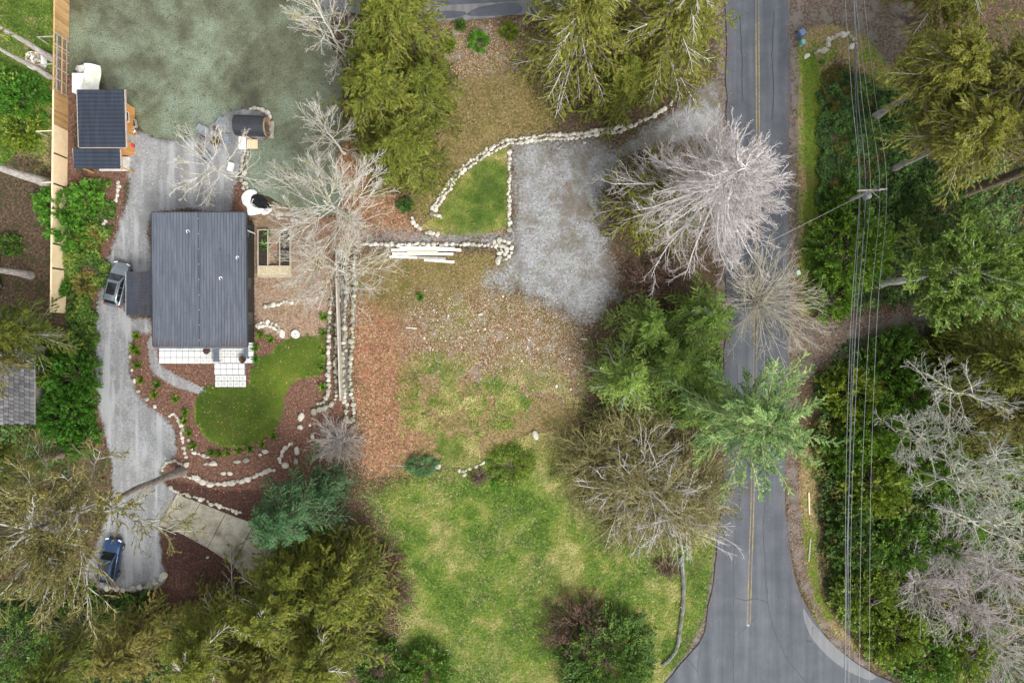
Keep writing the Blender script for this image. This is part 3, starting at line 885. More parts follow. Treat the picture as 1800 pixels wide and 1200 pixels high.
def conifer(name, label, px, py, H, rad, leaf='cedar', bark='brown', seed=1, boughs=60, z0=0.12, prof=1.0, droop=-0.10, up0=0.35,
            sprays=12, per=16, ll=0.42, lw=0.14, show=0.0, showbark='grey', lean=(0, 0), tr=None, group=None, cat='tree', hang=0.5, tone=(0, 1), density=1.0, top_r=0.08, arch=False):
    """evergreen: whorled boughs of flat sprays round a trunk; px,py = base"""
    r = rng(seed)
    x, y, _ = W(px, py)
    root = tree_root(name, x, y, label, cat, group)
    tp = trunk_part(root, H, tr or H * 0.017 + 0.06, bark, r, lean)
    B = int(boughs)
    u = (np.arange(B) + r.uniform(0, 1, B)) / B
    u = u ** 0.85
    zf = z0 + (0.985 - z0) * u
    st, _ = sample(tp[None], zf[None]); st = st[0]
    az = np.arange(B) * 2.39996 + r.uniform(-0.5, 0.5, B)
    bl = rad * np.clip(((1 - u) ** prof) * (1 - top_r) + top_r, 0, 1) * r.uniform(0.5, 1.22, B)
    el = up0 * u + r.normal(0, 0.10, B) - 0.12 * (1 - u)
    d = np.stack([np.cos(az) * np.cos(el), np.sin(az) * np.cos(el), np.sin(el)], 1)
    P = grow(st, d, bl, 7, r, droop, 0.07, droop * (-1.2 if arch else 0.4))
    g = Geo()
    g.tubes(P, 0.02 + 0.012 * bl, 0.012, 4, 1)
    c = max(4, int(sprays))
    S, SL = children(P, bl, c, r, 0.12, 0.98, 0.55, 1.05, 0.42, 4, -0.10 * hang * 2, 0.10, planar=True, taper=0.6)
    SL2 = np.minimum(SL, 2.2)
    keep = r.uniform(0, 1, len(S)) < density
    S, SL2 = S[keep], SL2[keep]
    g.tubes(S, 0.016, 0.006, 3, 1)
    C, D, N = along(S, per, r, 0.05, 1.05, 1.0, 0.6)
    m = len(C)
    # each spray keeps one tone, leaves vary round it
    tone_s = np.repeat(r.uniform(0, 1, len(S)), per)
    tn = np.clip(tone[0] + (tone[1] - tone[0]) * (0.6 * tone_s + 0.4 * r.uniform(0, 1, m)), 0, 1)
    sz = r.uniform(0.65, 1.3, m)
    g.leaves(C, D, N, ll * sz, lw * sz, 0, r, tn)
    # a tuft at every bough's tip
    C, D, N = along(P, 8, r, 0.55, 1.04, 0.6, 0.7)
    sz = r.uniform(0.7, 1.3, len(C))
    g.leaves(C, D, N, ll * sz, lw * sz, 0, r, np.clip(tone[0] + (tone[1] - tone[0]) * r.uniform(0.3, 1, len(C)), 0, 1))
    mats = [LEAF[leaf], BARK[bark]]
    if show > 0:
        k = max(6, int(B * show))
        idx = r.choice(B, k, replace=False)
        Q = P[idx] + np.array([0, 0, 0.10])
        g.tubes(Q, 0.040 + 0.009 * bl[idx], 0.014, 4, 2)
        q2, l2 = children(Q, bl[idx], 9, r, 0.2, 0.97, 0.4, 0.8, 0.35, 4, -0.02, 0.10, planar=True)
        q2[:, :, 2] += 0.10
        g.tubes(q2, 0.022, 0.010, 3, 2)
        mats.append(BARK[showbark])
    g.build('crown', mats, root)
    return root


def bare_tree(name, label, px, py, H, spread, bark='white', twig=None, seed=1, limbs=9, subs=9, twigs=7, fine=5, z0=0.3, up=0.9, lean=(0, 0), r0=None,
              bias=0.05, wob=0.16, moss=0, mossleaf='mossy', group=None, tw=0.016, multi=1, cat='tree', leaf=None, leaf_per=0, fine_len=0.5, limb_len=None, thick=0.30, sub_r=0.02, lsz=(0.30, 0.10), ang=(0.4, 0.95), lf=(0.52, 0.48), trunk_bark=None):
    r = rng(seed)
    x, y, _ = W(px, py)
    root = tree_root(name, x, y, label, cat, group)
    r0 = r0 or H * 0.015 + 0.05
    tp = trunk_part(root, H * 0.92, r0, trunk_bark or bark, r, lean, wob=0.05, top=0.22)
    u = (np.arange(limbs) + r.uniform(0, 1, limbs)) / limbs
    zf = z0 + (0.97 - z0) * u
    st, tg = sample(tp[None], zf[None]); st = st[0]
    az = np.arange(limbs) * 2.39996 + r.uniform(-0.6, 0.6, limbs)
    el = up * (0.35 + 0.65 * u) + r.normal(0, 0.12, limbs)
    d = np.stack([np.cos(az) * np.cos(el), np.sin(az) * np.cos(el), np.sin(el)], 1)
    L0 = (limb_len or spread * 1.15) * (1.0 - 0.45 * u) * r.uniform(0.75, 1.15, limbs)
    P0 = grow(st, d, L0, 8, r, bias, wob * 0.8)
    P1, L1 = children(P0, L0, subs, r, 0.18, 0.97, ang[0], ang[1], lf[0], 6, bias, wob)
    P2, L2 = children(P1, L1, twigs, r, 0.15, 0.97, ang[0], ang[1], lf[1], 5, bias * 0.8, wob)
    rl = r0 * thick * (1.0 - 0.4 * u)
    g = Geo()
    g.tubes(P0, rl, 0.022, 6, 0)
    g.tubes(P1, sub_r + 0.007 * np.minimum(L1, 4), 0.015, 4, 0)
    g.tubes(P2, tw * 1.35, tw * 0.8, 3, 1)
    if fine:
        P3, L3 = children(P2, L2, fine, r, 0.2, 1.0, 0.35, 0.8, fine_len, 4, bias * 0.5, wob)
        g.tubes(P3, tw * 0.85, tw * 0.5, 3, 1)
    mats = [BARK[bark], BARK[twig or bark]]
    if moss:
        C, D, N = along(P0, moss, r, 0.0, 0.8, 0.8, 0.6)
        sz = r.uniform(0.5, 1.3, len(C))
        C[:, 2] += 0.04
        mats.append(LEAF[mossleaf])
        g.leaves(C, D, N, 0.28 * sz, 0.15 * sz, 2, r)
        C, D, N = along(P1, max(1, moss // 6), r, 0.0, 0.6, 0.8, 0.6)
        sz = r.uniform(0.5, 1.2, len(C))
        g.leaves(C, D, N, 0.22 * sz, 0.11 * sz, 2, r)
    if leaf and leaf_per:
        if not moss: mats.append(LEAF[leaf])
        else: mats.append(LEAF[leaf])
        C, D, N = along(P2, leaf_per, r, 0.1, 1.05, 0.9, 0.6)
        sz = r.uniform(0.6, 1.3, len(C))
        g.leaves(C, D, N, lsz[0] * sz, lsz[1] * sz, len(mats) - 1, r)
        C, D, N = along(P1, leaf_per * 2, r, 0.3, 1.05, 0.9, 0.6)
        sz = r.uniform(0.6, 1.3, len(C))
        g.leaves(C, D, N, lsz[0] * sz, lsz[1] * sz, len(mats) - 1, r)
    g.build('crown', mats, root)
    return root


def bush(name, label, px, py, rad, h, leaf='laurel', stem='brown', seed=1, shoots=120, per=34, ll=0.30, lw=0.13, group=None, cat='shrub', sq=1.0, rz=0.0, tone=(0, 1), dome=0.75, twigs=True, tubes_show=False, spread=1.1, tip=0.35):
    """round evergreen: leafy shoots filling a lumpy dome"""
    r = rng(seed)
    x, y, _ = W(px, py)
    root = tree_root(name, x, y, label, cat, group)
    B = int(shoots)
    ph = r.uniform(0, 2 * math.pi, B)
    cz = r.uniform(0.02, 1, B)
    lump = 0.78 + 0.44 * fbm(np.cos(ph) * 2 + seed, np.sin(ph) * 2 + cz * 2, 1.1, seed)
    rr = np.sqrt(1 - cz ** 2 * 0.96)
    T = np.stack([np.cos(ph) * rr * rad * lump, np.sin(ph) * rr * rad * lump * sq, cz * h * lump], 1)
    if rz:
        T = T @ np.array(Matrix.Rotation(rz, 3, 'Z')).T
    k = r.uniform(0.35, 0.62, (B, 1))
    S = T * k; S[:, 2] = np.maximum(S[:, 2], 0.05)
    d = T - S + np.array([0, 0, 0.35 * h]) * r.uniform(0.3, 1, (B, 1))
    L = np.linalg.norm(T - S, axis=1) * r.uniform(0.85, 1.15, B)
    P = grow(S, d, L, 5, r, -0.12, 0.09)
    # stems from the root
    n0 = min(B, 26)
    root_p = np.zeros((n0, 3)); root_p[:, :2] = r.normal(0, rad * 0.05, (n0, 2)); root_p[:, 2] = -0.05
    stem_P = np.stack([root_p, lerp(root_p, S[:n0], 0.5) + np.array([0, 0, 0.12 * h]), S[:n0], P[:n0, 2]], 1)
    g0 = Geo().tubes(stem_P, 0.03 + 0.012 * h, 0.012, 4, 0)
    g0.build('stems', [BARK[stem]], root)
    g = Geo()
    C, D, N = along(P, per, r, tip, 1.05, spread, 0.7)
    m = len(C)
    tone_s = np.repeat(r.uniform(0, 1, B), per)
    tn = np.clip(tone[0] + (tone[1] - tone[0]) * (0.65 * tone_s + 0.35 * r.uniform(0, 1, m)), 0, 1)
    C = C + r.normal(0, 0.07 + 0.012 * rad, (m, 3)) * np.array([1, 1, 0.6])
    C[:, 2] = np.maximum(C[:, 2], 0.04)
    sz = r.uniform(0.6, 1.3, m)
    g.leaves(C, D, N, ll * sz, lw * sz, 0, r, tn, 0.5)
    mats = [LEAF[leaf]]
    if tubes_show:
        g.tubes(P + np.array([0, 0, 0.05]), 0.022, 0.01, 3, 1); mats.append(BARK[stem])
    g.build('foliage', mats, root)
    return root


def twig_bush(name, label, px, py, rad, h, bark='yellow', seed=1, stems=60, subs=6, fine=4, tw=0.014, arch=-0.12, leaf=None, per=0, ll=0.22, lw=0.08, group=None, cat='shrub', sq=1.0, up=(0.3, 1.2), rz=0.0, tone=(0, 1), dirbias=None, r0=0.03):
    """many arching stems from one crown at the ground"""
    r = rng(seed)
    x, y, _ = W(px, py)
    root = tree_root(name, x, y, label, cat, group)
    az = r.uniform(0, 2 * math.pi, stems) if dirbias is None else r.normal(dirbias[0], dirbias[1], stems)
    el = r.uniform(up[0], up[1], stems)
    d = np.stack([np.cos(az) * np.cos(el), np.sin(az) * np.cos(el) * sq, np.sin(el)], 1)
    S = np.zeros((stems, 3)); S[:, :2] = r.normal(0, rad * 0.09, (stems, 2))
    L = math.hypot(rad, h) * r.uniform(0.7, 1.2, stems)
    P0 = grow(S, d, L, 8, r, arch * 0.3, 0.07, arch * 1.5)
    P0[:, :, 2] = np.maximum(P0[:, :, 2], 0.03)
    P1, L1 = children(P0, L, subs, r, 0.25, 0.98, 0.35, 0.85, 0.36, 5, arch * 0.5, 0.13)
    P1[:, :, 2] = np.maximum(P1[:, :, 2], 0.03)
    g = Geo().tubes(P0, r0, 0.014, 4, 0)
    g.tubes(P1, tw * 1.2, tw * 0.7, 3, 0)
    if fine:
        P2, _ = children(P1, L1, fine, r, 0.2, 1.0, 0.35, 0.8, 0.5, 4, arch * 0.3, 0.15)
        P2[:, :, 2] = np.maximum(P2[:, :, 2], 0.03)
        g.tubes(P2, tw * 0.8, tw * 0.5, 3, 0)
    else: P2 = P1
    g.build('stems', [BARK[bark]], root)
    if leaf and per:
        C, D, N = along(P2, per, r, 0.05, 1.05, 0.9, 0.6)
        C[:, 2] = np.maximum(C[:, 2], 0.04)
        sz = r.uniform(0.6, 1.3, len(C))
        gl = Geo().leaves(C, D, N, ll * sz, lw * sz, 0, r, np.clip(tone[0] + (tone[1] - tone[0]) * r.uniform(0, 1, len(C)), 0, 1))
        gl.build('foliage', [LEAF[leaf]], root)
    return root


def base_of(cx, cy, h):
    """photo pixel of the base of a thing whose point at height h shows at cx,cy"""
    k = (CAM_H - h) / CAM_H
    return 900 + (cx - 900) * k, 600 + (cy - 600) * k
# ------------------------------------------------------------------ trees and shrubs of this place
GC = 'olive cedars along the pond edge'
def CF(name, label, cx, cy, hc, *a, **k):
    bx, by = base_of(cx, cy, hc)
    return conifer(name, label, bx, by, *a, **k)

# cedars along the right bank of the pond
CF('cedar_tree', 'olive cedar at the top edge, between the pond and the wet lane', 690, 30, 9, 15.3, 5.98, 'cedar', seed=11, boughs=95, sprays=16, per=15, prof=.65, group=GC)
CF('cedar_tree', 'mossy olive cedar on the pond bank under the two leaning bare alders', 668, 158, 8, 12.6, 6.21, 'cedar', seed=12, boughs=95, sprays=16, per=15, prof=.65, group=GC, tone=(0.05, 1.0))
CF('cedar_tree', 'southernmost olive cedar of the pond bank, above the red leaf litter', 706, 262, 7, 10.8, 5.63, 'cedar', seed=13, boughs=90, sprays=16, per=15, prof=.65, group=GC, tone=(0, .85))
CF('cedar_tree', 'darker cedar of the pond bank nearest the brown slope', 745, 150, 6, 9.9, 4.37, 'cedar', seed=14, boughs=70, sprays=14, per=14, prof=.65, group=GC, tone=(0, .7))
CF('cedar_tree', 'small cedar squeezed between the pond bank cedars', 650, 90, 6, 9.9, 4.37, 'cedar', seed=15, boughs=70, sprays=14, per=14, prof=.65, group=GC, tone=(0, .8))
# two big cedars at the top
conifer('cedar_tree', 'big cedar with long bare pale limbs above the stone wall', 1008, 112, 19, 7.4, 'cedar_y', seed=21, boughs=120, sprays=16, per=15, show=0.5, showbark='silver', z0=0.08, prof=0.7, tone=(0, .9), group='big cedars by the road')
conifer('cedar_tree', 'big cedar with bare limbs hanging over the left edge of the road', 1150, 108, 18, 7.4, 'cedar_y', seed=22, boughs=120, sprays=16, per=15, show=0.4, showbark='silver', z0=0.08, prof=0.7, tone=(0, .85), group='big cedars by the road')
conifer('cedar_tree', 'lower cedar filling the gap between the two big bare limbed cedars', 1085, 165, 9, 4.6, 'cedar', seed=23, boughs=80, sprays=14, per=14, group='big cedars by the road', tone=(.1, .9))
# mossy cedar behind the silver tree
conifer('cedar_tree', 'yellow green cedar between the gravel pad and the silver bare tree', 1140, 365, 10, 6.6, 'cedar_y', seed=31, boughs=95, sprays=15, per=14, show=0.35, showbark='silver', prof=0.7, tone=(0, .85))
# silver leafless tree with pinkish twig tips
def silver_tree():
    r = rng(77)
    bx, by = base_of(1296, 306, 15)
    x, y, _ = W(bx, by)
    root = tree_root('larch_tree', x, y, 'silver leafless tree with dense pinkish twigs arching over the road', 'tree', None)
    H = 17.5
    tp = trunk_part(root, H, 0.34, 'silver', r, wob=0.02)
    B = 125
    u = (np.arange(B) + r.uniform(0, 1, B)) / B
    zf = 0.35 + 0.64 * u ** 0.9
    st = sample(tp[None], zf[None])[0][0]
    az = np.arange(B) * 2.39996 + r.uniform(-0.4, 0.4, B)
    bl = (7.0 * (1 - u) ** 0.65 + 1.6) * r.uniform(0.72, 1.12, B)
    bl *= 1 + 0.22 * np.cos(az - math.radians(222)) 
    el = 0.05 + 0.5 * u + r.normal(0, 0.1, B)
    d = np.stack([np.cos(az) * np.cos(el), np.sin(az) * np.cos(el), np.sin(el)], 1)
    P = grow(st, d, bl, 9, r, -0.09, 0.10, 0.17)
    S, SL = children(P, bl, 16, r, 0.12, 0.98, 0.3, 0.8, 0.38, 6, 0.05, 0.16, taper=0.5)
    T, TL = children(S, SL, 9, r, 0.35, 1.0, 0.35, 0.95, 0.40, 4, 0.03, 0.2)
    g = Geo().tubes(P, 0.034 + 0.009 * bl, 0.018, 5, 0)
    g.tubes(S, 0.025, 0.012, 3, 0)
    g.tubes(T, 0.014, 0.009, 3, 1)
    g.build('crown', [BARK['silver'], BARK['pink']], root)
silver_tree()

# light green firs left of the road
conifer('fir_tree', 'loose light green fir beside the road, under the straw coloured twigs', 1218, 562, 8, 6.0, 'fir_g', seed=41, boughs=80, sprays=14, per=14, ll=0.30, lw=0.10, show=.12, showbark='lichen', prof=.8, group='light green firs left of the road', tone=(0, .8))
conifer('fir_tree', 'light green fir with pale twigs at the right rim of the stony dirt', 1086, 662, 9, 5.4, 'fir_g', seed=42, boughs=80, sprays=14, per=15, ll=0.30, lw=0.10, show=.25, showbark='lichen', prof=.8, group='light green firs left of the road', tone=(.15, 1))
conifer('fir_tree', 'darker green fir between the light firs and the pale star shaped fir', 1165, 640, 8.5, 5.4, 'fir_g', seed=43, boughs=70, sprays=14, per=14, ll=0.30, lw=0.10, prof=.8, group='light green firs left of the road', tone=(0, .8))
conifer('fir_tree', 'low green fir at the left kerb, west of the star shaped fir', 1225, 712, 7, 3.9, 'fir_g', seed=44, boughs=60, sprays=13, per=14, ll=0.30, lw=0.10, prof=.7, group='light green firs left of the road', tone=(0, .8))
# pale star-shaped fir reaching over the road
def star_fir():
    r = rng(91)
    x, y, _ = W(1256, 716)
    root = tree_root('fir_tree', x, y, 'pale green star shaped fir with long arms reaching over the road', 'tree', None)
    H = 15.0
    tp = trunk_part(root, H, 0.30, 'greybrown', r, lean=(0.045, -0.02), wob=0.02)
    B = 58
    u = (np.arange(B) + r.uniform(0, 1, B)) / B
    zf = 0.45 + 0.53 * u
    st = sample(tp[None], zf[None])[0][0]
    az = np.arange(B) * 2.39996 + r.uniform(-0.35, 0.35, B)
    bl = (7.8 * (1 - u) ** 0.40 + 0.6) * r.uniform(0.55, 1.1, B)
    el = 0.16 + 0.45 * u + r.normal(0, 0.10, B)
    d = np.stack([np.cos(az) * np.cos(el), np.sin(az) * np.cos(el), np.sin(el)], 1)
    P = grow(st, d, bl, 8, r, -0.03, 0.04, -0.06)
    S, SL = children(P, np.minimum(bl, 4.2), 26, r, 0.10, 1.0, 0.5, 0.9, 0.30, 4, -0.10, 0.10, planar=True, taper=0.55)
    g = Geo().tubes(P, 0.03 + 0.008 * bl, 0.014, 4, 1)
    g.tubes(S, 0.014, 0.007, 3, 1)
    C, D, N = along(S, 26, r, 0.02, 1.05, 1.0, 0.5)
    sz = r.uniform(0.6, 1.25, len(C))
    tn = 0.55 * np.repeat(r.uniform(0, 1, len(S)), 26) + 0.45 * r.uniform(0, 1, len(C))
    g.leaves(C, D, N, 0.34 * sz, 0.095 * sz, 0, r, tn)
    C, D, N = along(P, 70, r, 0.15, 1.02, 1.0, 0.5)
    sz = r.uniform(0.6, 1.2, len(C))
    g.leaves(C, D, N, 0.34 * sz, 0.095 * sz, 0, r, r.uniform(.2, 1, len(C)))
    g.build('crown', [LEAF['star'], BARK['olive']], root)
star_fir()

# blue-green fir at the end of the concrete drive
conifer('fir_tree', 'dark blue green fir overhanging the end of the concrete drive', 548, 872, 14, 5.4, 'fir_b', seed=51, boughs=95, sprays=17, per=15, ll=0.30, lw=0.10, prof=.6, tone=(0, .8))
conifer('fir_tree', 'small dark fir behind the blue green fir, by the red leaf strip', 592, 850, 6, 2.9, 'fir_b', seed=52, boughs=50, sprays=12, per=13, ll=0.28, lw=0.09, prof=.7, tone=(0, .5))
# cedars at the lower left of the field
GL = 'cedars at the lower left of the field'
CF('cedar_tree', 'dense yellow green cedar at the left rim of the bright field', 598, 1040, 7, 12, 6.2, 'cedar', seed=61, boughs=90, sprays=16, per=15, group=GL, prof=.6)
CF('cedar_tree', 'yellow green cedar with bare limbs south of the dark soil bed', 480, 1075, 8, 13, 6.6, 'cedar', seed=62, boughs=90, sprays=16, per=14, group=GL, show=.25, showbark='silver', prof=.6)
CF('cedar_tree', 'broad cedar at the bottom edge below the dark soil bed', 360, 1140, 9, 14, 7.0, 'cedar', seed=63, boughs=90, sprays=16, per=14, group=GL, show=.2, showbark='grey', prof=.6)
CF('cedar_tree', 'cedar at the bottom edge between the field cedars', 560, 1165, 9, 13, 6.2, 'cedar', seed=64, boughs=85, sprays=15, per=14, group=GL, prof=.6, show=.1, showbark='silver')
CF('cedar_tree', 'olive cedar at the bottom edge left of the broad cedar', 215, 1150, 8, 11.7, 5.06, 'olive', seed=65, boughs=70, sprays=14, per=13, group=GL, prof=.6)
CF('cedar_tree', 'yellow green cedar between the field cedars and the soil bed', 520, 1000, 6, 10, 4.6, 'cedar', seed=67, boughs=80, sprays=15, per=14, group=GL, prof=.6)
CF('cedar_tree', 'yellow green cedar wedged in the middle of the lower left cedars', 440, 1190, 8, 12, 5.6, 'cedar_y', seed=68, boughs=80, sprays=15, per=14, group=GL, prof=.6, tone=(0, .75))
conifer('fir_tree', 'light green fir at the right end of the gravel pad', 1128, 575, 7, 4.4, 'fir_g', seed=45, boughs=70, sprays=13, per=14, ll=.30, lw=.10, prof=.7, group='light green firs left of the road', tone=(0, .75))
CF('cedar_tree', 'dim cedar in the bottom left corner', 80, 1195, 8, 11.7, 5.98, 'cedar', seed=66, boughs=70, sprays=14, per=13, group=GL, tone=(0, .6))
# big half-bare tree over the lower driveway
bare_tree('maple_tree', 'huge pale tree with mossy sprays leaning out over the blue car', 320, 828, 26, 7.0, 'lichen', 'olive', trunk_bark='dim', seed=71, limbs=42, subs=11, twigs=8, fine=3, z0=.71, up=.62, r0=.44, moss=14, leaf='olive', leaf_per=26, wob=.11, thick=.20, tw=.012, lsz=(.20, .065))
# bare trees by the pond
bare_tree('alder_tree', 'widest bare white branched tree, right of the white pond liner', 622, 392, 13, 7.6, 'white', 'white', seed=81, limbs=22, subs=9, twigs=7, fine=3, z0=.25, up=.55, r0=.22, moss=14, wob=.11, tw=.0115, thick=.30, sub_r=.014, ang=(.35, .8), lf=(.55, .48))
bare_tree('alder_tree', 'lower bare white branched tree spreading over the two stone rows', 614, 482, 9, 6.0, 'white', 'white', seed=86, limbs=19, subs=9, twigs=7, fine=3, z0=.2, up=.5, r0=.17, moss=8, wob=.11, tw=.011, thick=.30, sub_r=.013, ang=(.35, .8), lf=(.55, .48))
bare_tree('alder_tree', 'bare white alder leaning over the pond from the top cedars', 618, 118, 12, 3.8, 'white', 'white', seed=82, limbs=26, subs=7, twigs=6, fine=3, z0=.2, up=.95, r0=.18, lean=(-.08, .14), moss=2, limb_len=5.6, wob=.06, thick=.24, tw=.0105, sub_r=.011, ang=(.3, .65), lf=(.5, .45))
bare_tree('alder_tree', 'slim bare white alder standing at the middle of the pond bank', 606, 270, 9, 2.6, 'white', 'white', seed=83, limbs=22, subs=7, twigs=5, fine=3, z0=.2, up=.95, r0=.14, lean=(-.08, .15), limb_len=4.4, wob=.06, thick=.24, tw=.0105, sub_r=.011, ang=(.3, .65), lf=(.5, .45))
bare_tree('birch_tree', 'small bare white tree spreading over the gravel by the fire pit', 408, 316, 8, 4.6, 'white', 'white', seed=84, limbs=11, subs=8, twigs=5, fine=2, z0=.3, up=.5, r0=.11, limb_len=5.6, wob=.13, thick=.42, tw=.013)
# straw-coloured bare shrub at the kerb
twig_bush('willow_shrub', 'straw coloured leafless shrub spreading over the road edge', 1330, 528, 5.2, 4.6, 'yellow', seed=85, stems=76, subs=7, fine=4, tw=.012, arch=-.06, up=(.25, 1.3), r0=.035)
# brown arching shrubs above the field's right corner
GB = 'arching olive brown shrubs by the field'
def tangle(label, px, py, rad, h, seed, **k):
    twig_bush('arching_shrub', label, px, py, rad, h, 'olive', seed=seed, stems=120, subs=9, fine=4, tw=.014, arch=-.13, leaf='olive', per=4, ll=.26, lw=.06, group=GB, **k)
tangle('largest tangle of arching olive brown stems at the upper right of the field', 1135, 872, 5.2, 4.2, 101)
tangle('arching olive brown shrub against the left kerb of the road', 1208, 850, 3.9, 3.8, 102, tone=(0, .8))
tangle('arching olive brown shrub nearest the rounded green mound bush', 1050, 805, 3.8, 3.4, 103, tone=(0, .7))
tangle('arching brown shrub just below the light green firs', 1110, 770, 3.6, 3.6, 104, tone=(0, .6))
for k, (px, py, lb) in enumerate([(1150, 868, 'bundle of bare silvery stems arching out of the largest olive tangle'), (1190, 905, 'bundle of bare silvery stems low in the olive shrubs by the road'), (1090, 850, 'bundle of bare silvery stems at the field side of the olive tangle'), (1120, 820, 'bundle of bare silvery stems at the top of the olive tangle')]):
    twig_bush('bare_shrub', lb, px, py, 4.4, 4.8, 'silver', seed=110 + k, stems=34, subs=4, fine=2, tw=.016, arch=-.12, r0=.045)

# right-hand woods
GR = 'tall cedars right of the power line'
conifer('cedar_tree', 'huge olive cedar filling the top right corner', 1640, 226, 19, 8.2, 'cedar_y', bark='greybrown', seed=121, boughs=120, sprays=17, per=15, z0=.42, prof=.6, group=GR, tone=(.15, 1), ll=.42, lw=.14, tr=.42)
conifer('cedar_tree', 'olive cedar with a pale leaning trunk below the ivy bank', 1537, 206, 17, 5.4, 'cedar_y', bark='greybrown', seed=122, boughs=90, sprays=16, per=14, z0=.58, prof=.6, group=GR, tone=(.12, 1), ll=.42, lw=.14, tr=.36)
conifer('cedar_tree', 'olive cedar whose thin pale trunk shows above the pole', 1570, 297, 17, 5.4, 'cedar_y', bark='greybrown', seed=123, boughs=85, sprays=15, per=14, z0=.6, prof=.6, group=GR, tone=(.12, 1), ll=.42, lw=.14, tr=.3)
conifer('cedar_tree', 'cedar with a thick brown trunk slanting to the right edge', 1678, 342, 26, 6.2, 'cedar', bark='brown', seed=124, boughs=80, sprays=14, per=13, z0=.55, prof=.7, group=GR, tr=.62)
conifer('cedar_tree', 'yellow cedar at the top edge right of the dirt turnaround', 1600, 40, 15, 5.2, 'cedar_y', seed=125, boughs=85, sprays=15, per=14, z0=.25, prof=.6, group=GR, tone=(0, .8), show=.15, showbark='silver')
bare_tree('maple_tree', 'broad bright green tree with a pale grey trunk below the pole', 1546, 499, 17, 6.4, 'lichen', 'lichen', seed=131, limbs=34, subs=11, twigs=8, fine=0, z0=.74, up=.40, r0=.44, leaf='fir_g', leaf_per=24, limb_len=5.8, thick=.14, sub_r=.012, lsz=(.32, .13))
conifer('fir_tree', 'bright green fir behind the pale grey trunk at the right edge', 1655, 486, 15, 6.0, 'fir_g', seed=132, boughs=85, sprays=15, per=14, z0=.4, prof=.65, ll=.36, lw=.13, tone=(.1, .85))
bush('holly_tree', 'rounded dark evergreen under the power line above the dirt track', 1484, 438, 4.7, 5.0, 'laurel', seed=133, shoots=330, per=36, cat='tree', ll=.34, lw=.14)
bush('holly_tree', 'rounded evergreen just right of the dirt track grass verge', 1455, 525, 2.6, 3.2, 'laurel', seed=134, shoots=120, per=32, cat='tree', tone=(.1, 1))
bush('holly_tree', 'dark evergreen shaded below the slanting brown trunk', 1650, 385, 4.6, 3.8, 'dark', seed=135, shoots=230, per=32, cat='tree')
bush('holly_tree', 'evergreen clump hiding the foot of the utility pole', 1478, 366, 2.5, 3.4, 'laurel', seed=136, shoots=110, per=34, cat='tree', ll=.34, lw=.14, tone=(0, .7))
GH = 'rounded evergreens below the dirt track'
for k, (px, py, rd_, h, lf, lb, tn) in enumerate([
    (1560, 640, 3.8, 4.2, 'laurel', 'dark rounded evergreen on the lower side of the dirt track', (0, .55)),
    (1485, 690, 3.2, 3.8, 'laurel_y', 'yellow green rounded evergreen under the wires beside the star fir', (.1, 1)),
    (1522, 745, 3.9, 4.4, 'laurel', 'large evergreen under the wires right of the star fir', (.15, 1)),
    (1478, 790, 2.8, 3.0, 'laurel', 'evergreen at the leafy verge below the star fir', (0, .7)),
    (1525, 850, 3.6, 4.0, 'laurel_y', 'evergreen beside the first lichen grey tree', (0, .8)),
    (1485, 905, 2.8, 2.8, 'dark', 'low dark evergreen facing the board on the verge', (0, .9)),
    (1600, 690, 3.6, 4.6, 'laurel', 'evergreen between the wires and the highest lichen tree', (0, .7)),
    (1500, 960, 3.0, 2.8, 'dark', 'dark evergreen halfway down the lower verge', (.1, 1)),
    (1510, 1040, 3.6, 3.2, 'laurel_y', 'olive evergreen nearest the lower road bend', (0, .7)),
    (1560, 1105, 3.8, 3.0, 'laurel_y', 'olive evergreen in the corner of the junction', (0, .75)),
    (1575, 950, 3.4, 3.0, 'laurel', 'evergreen under the lichen trees above the pinkish thicket', (0, .6)),
    (1620, 800, 3.8, 3.6, 'laurel', 'green undergrowth shrub among the lichen trees', (.1, .9)),
    (1680, 640, 4.4, 5.0, 'cedar', 'olive evergreen right of the dark rounded evergreen', (0, .8))]):
    bush('laurel_shrub', lb, px, py, rd_, h, lf, seed=140 + k, shoots=int(26 * rd_ ** 1.7), per=32, group=GH, tone=tn, ll=.36, lw=.16, cat='shrub')
conifer('cedar_tree', 'brownish cedar at the right edge above the lichen trees', 1660, 640, 15, 6.4, 'cedar', seed=161, boughs=85, sprays=15, per=14, z0=.35, prof=.65, tone=(.05, .8), ll=.46, lw=.15)
conifer('cedar_tree', 'olive cedar at the right edge level with the star fir', 1700, 715, 13, 5.4, 'olive', seed=162, boughs=75, sprays=14, per=14, z0=.3, prof=.7, tone=(0, .7))
GLI = 'lichen grey bare trees at the right edge'
for k, (cx, cy, hc, H, sp, lb) in enumerate([
    (1680, 690, 8, 12, 5.4, 'highest lichen grey bare tree, right of the dark rounded evergreens'),
    (1612, 770, 7, 10, 3.6, 'small lichen grey bare tree nearest the wires'),
    (1690, 850, 8, 12, 5.2, 'lichen grey bare tree in the middle of the lower right woods'),
    (1775, 830, 9, 13, 4.6, 'lichen grey bare tree touching the right edge'),
    (1760, 930, 9, 13, 4.6, 'lower lichen grey bare tree at the right edge')]):
    bx, by = base_of(cx, cy, hc)
    bare_tree('oak_tree', lb, bx, by, H, sp, 'lichen', 'lichen', seed=170 + k, limbs=15, subs=8, twigs=6, fine=3, z0=.35, up=.55, group=GLI, moss=10, tw=.012, wob=.12, thick=.30, sub_r=.014)
GP = 'pinkish bare thickets in the lower right corner'
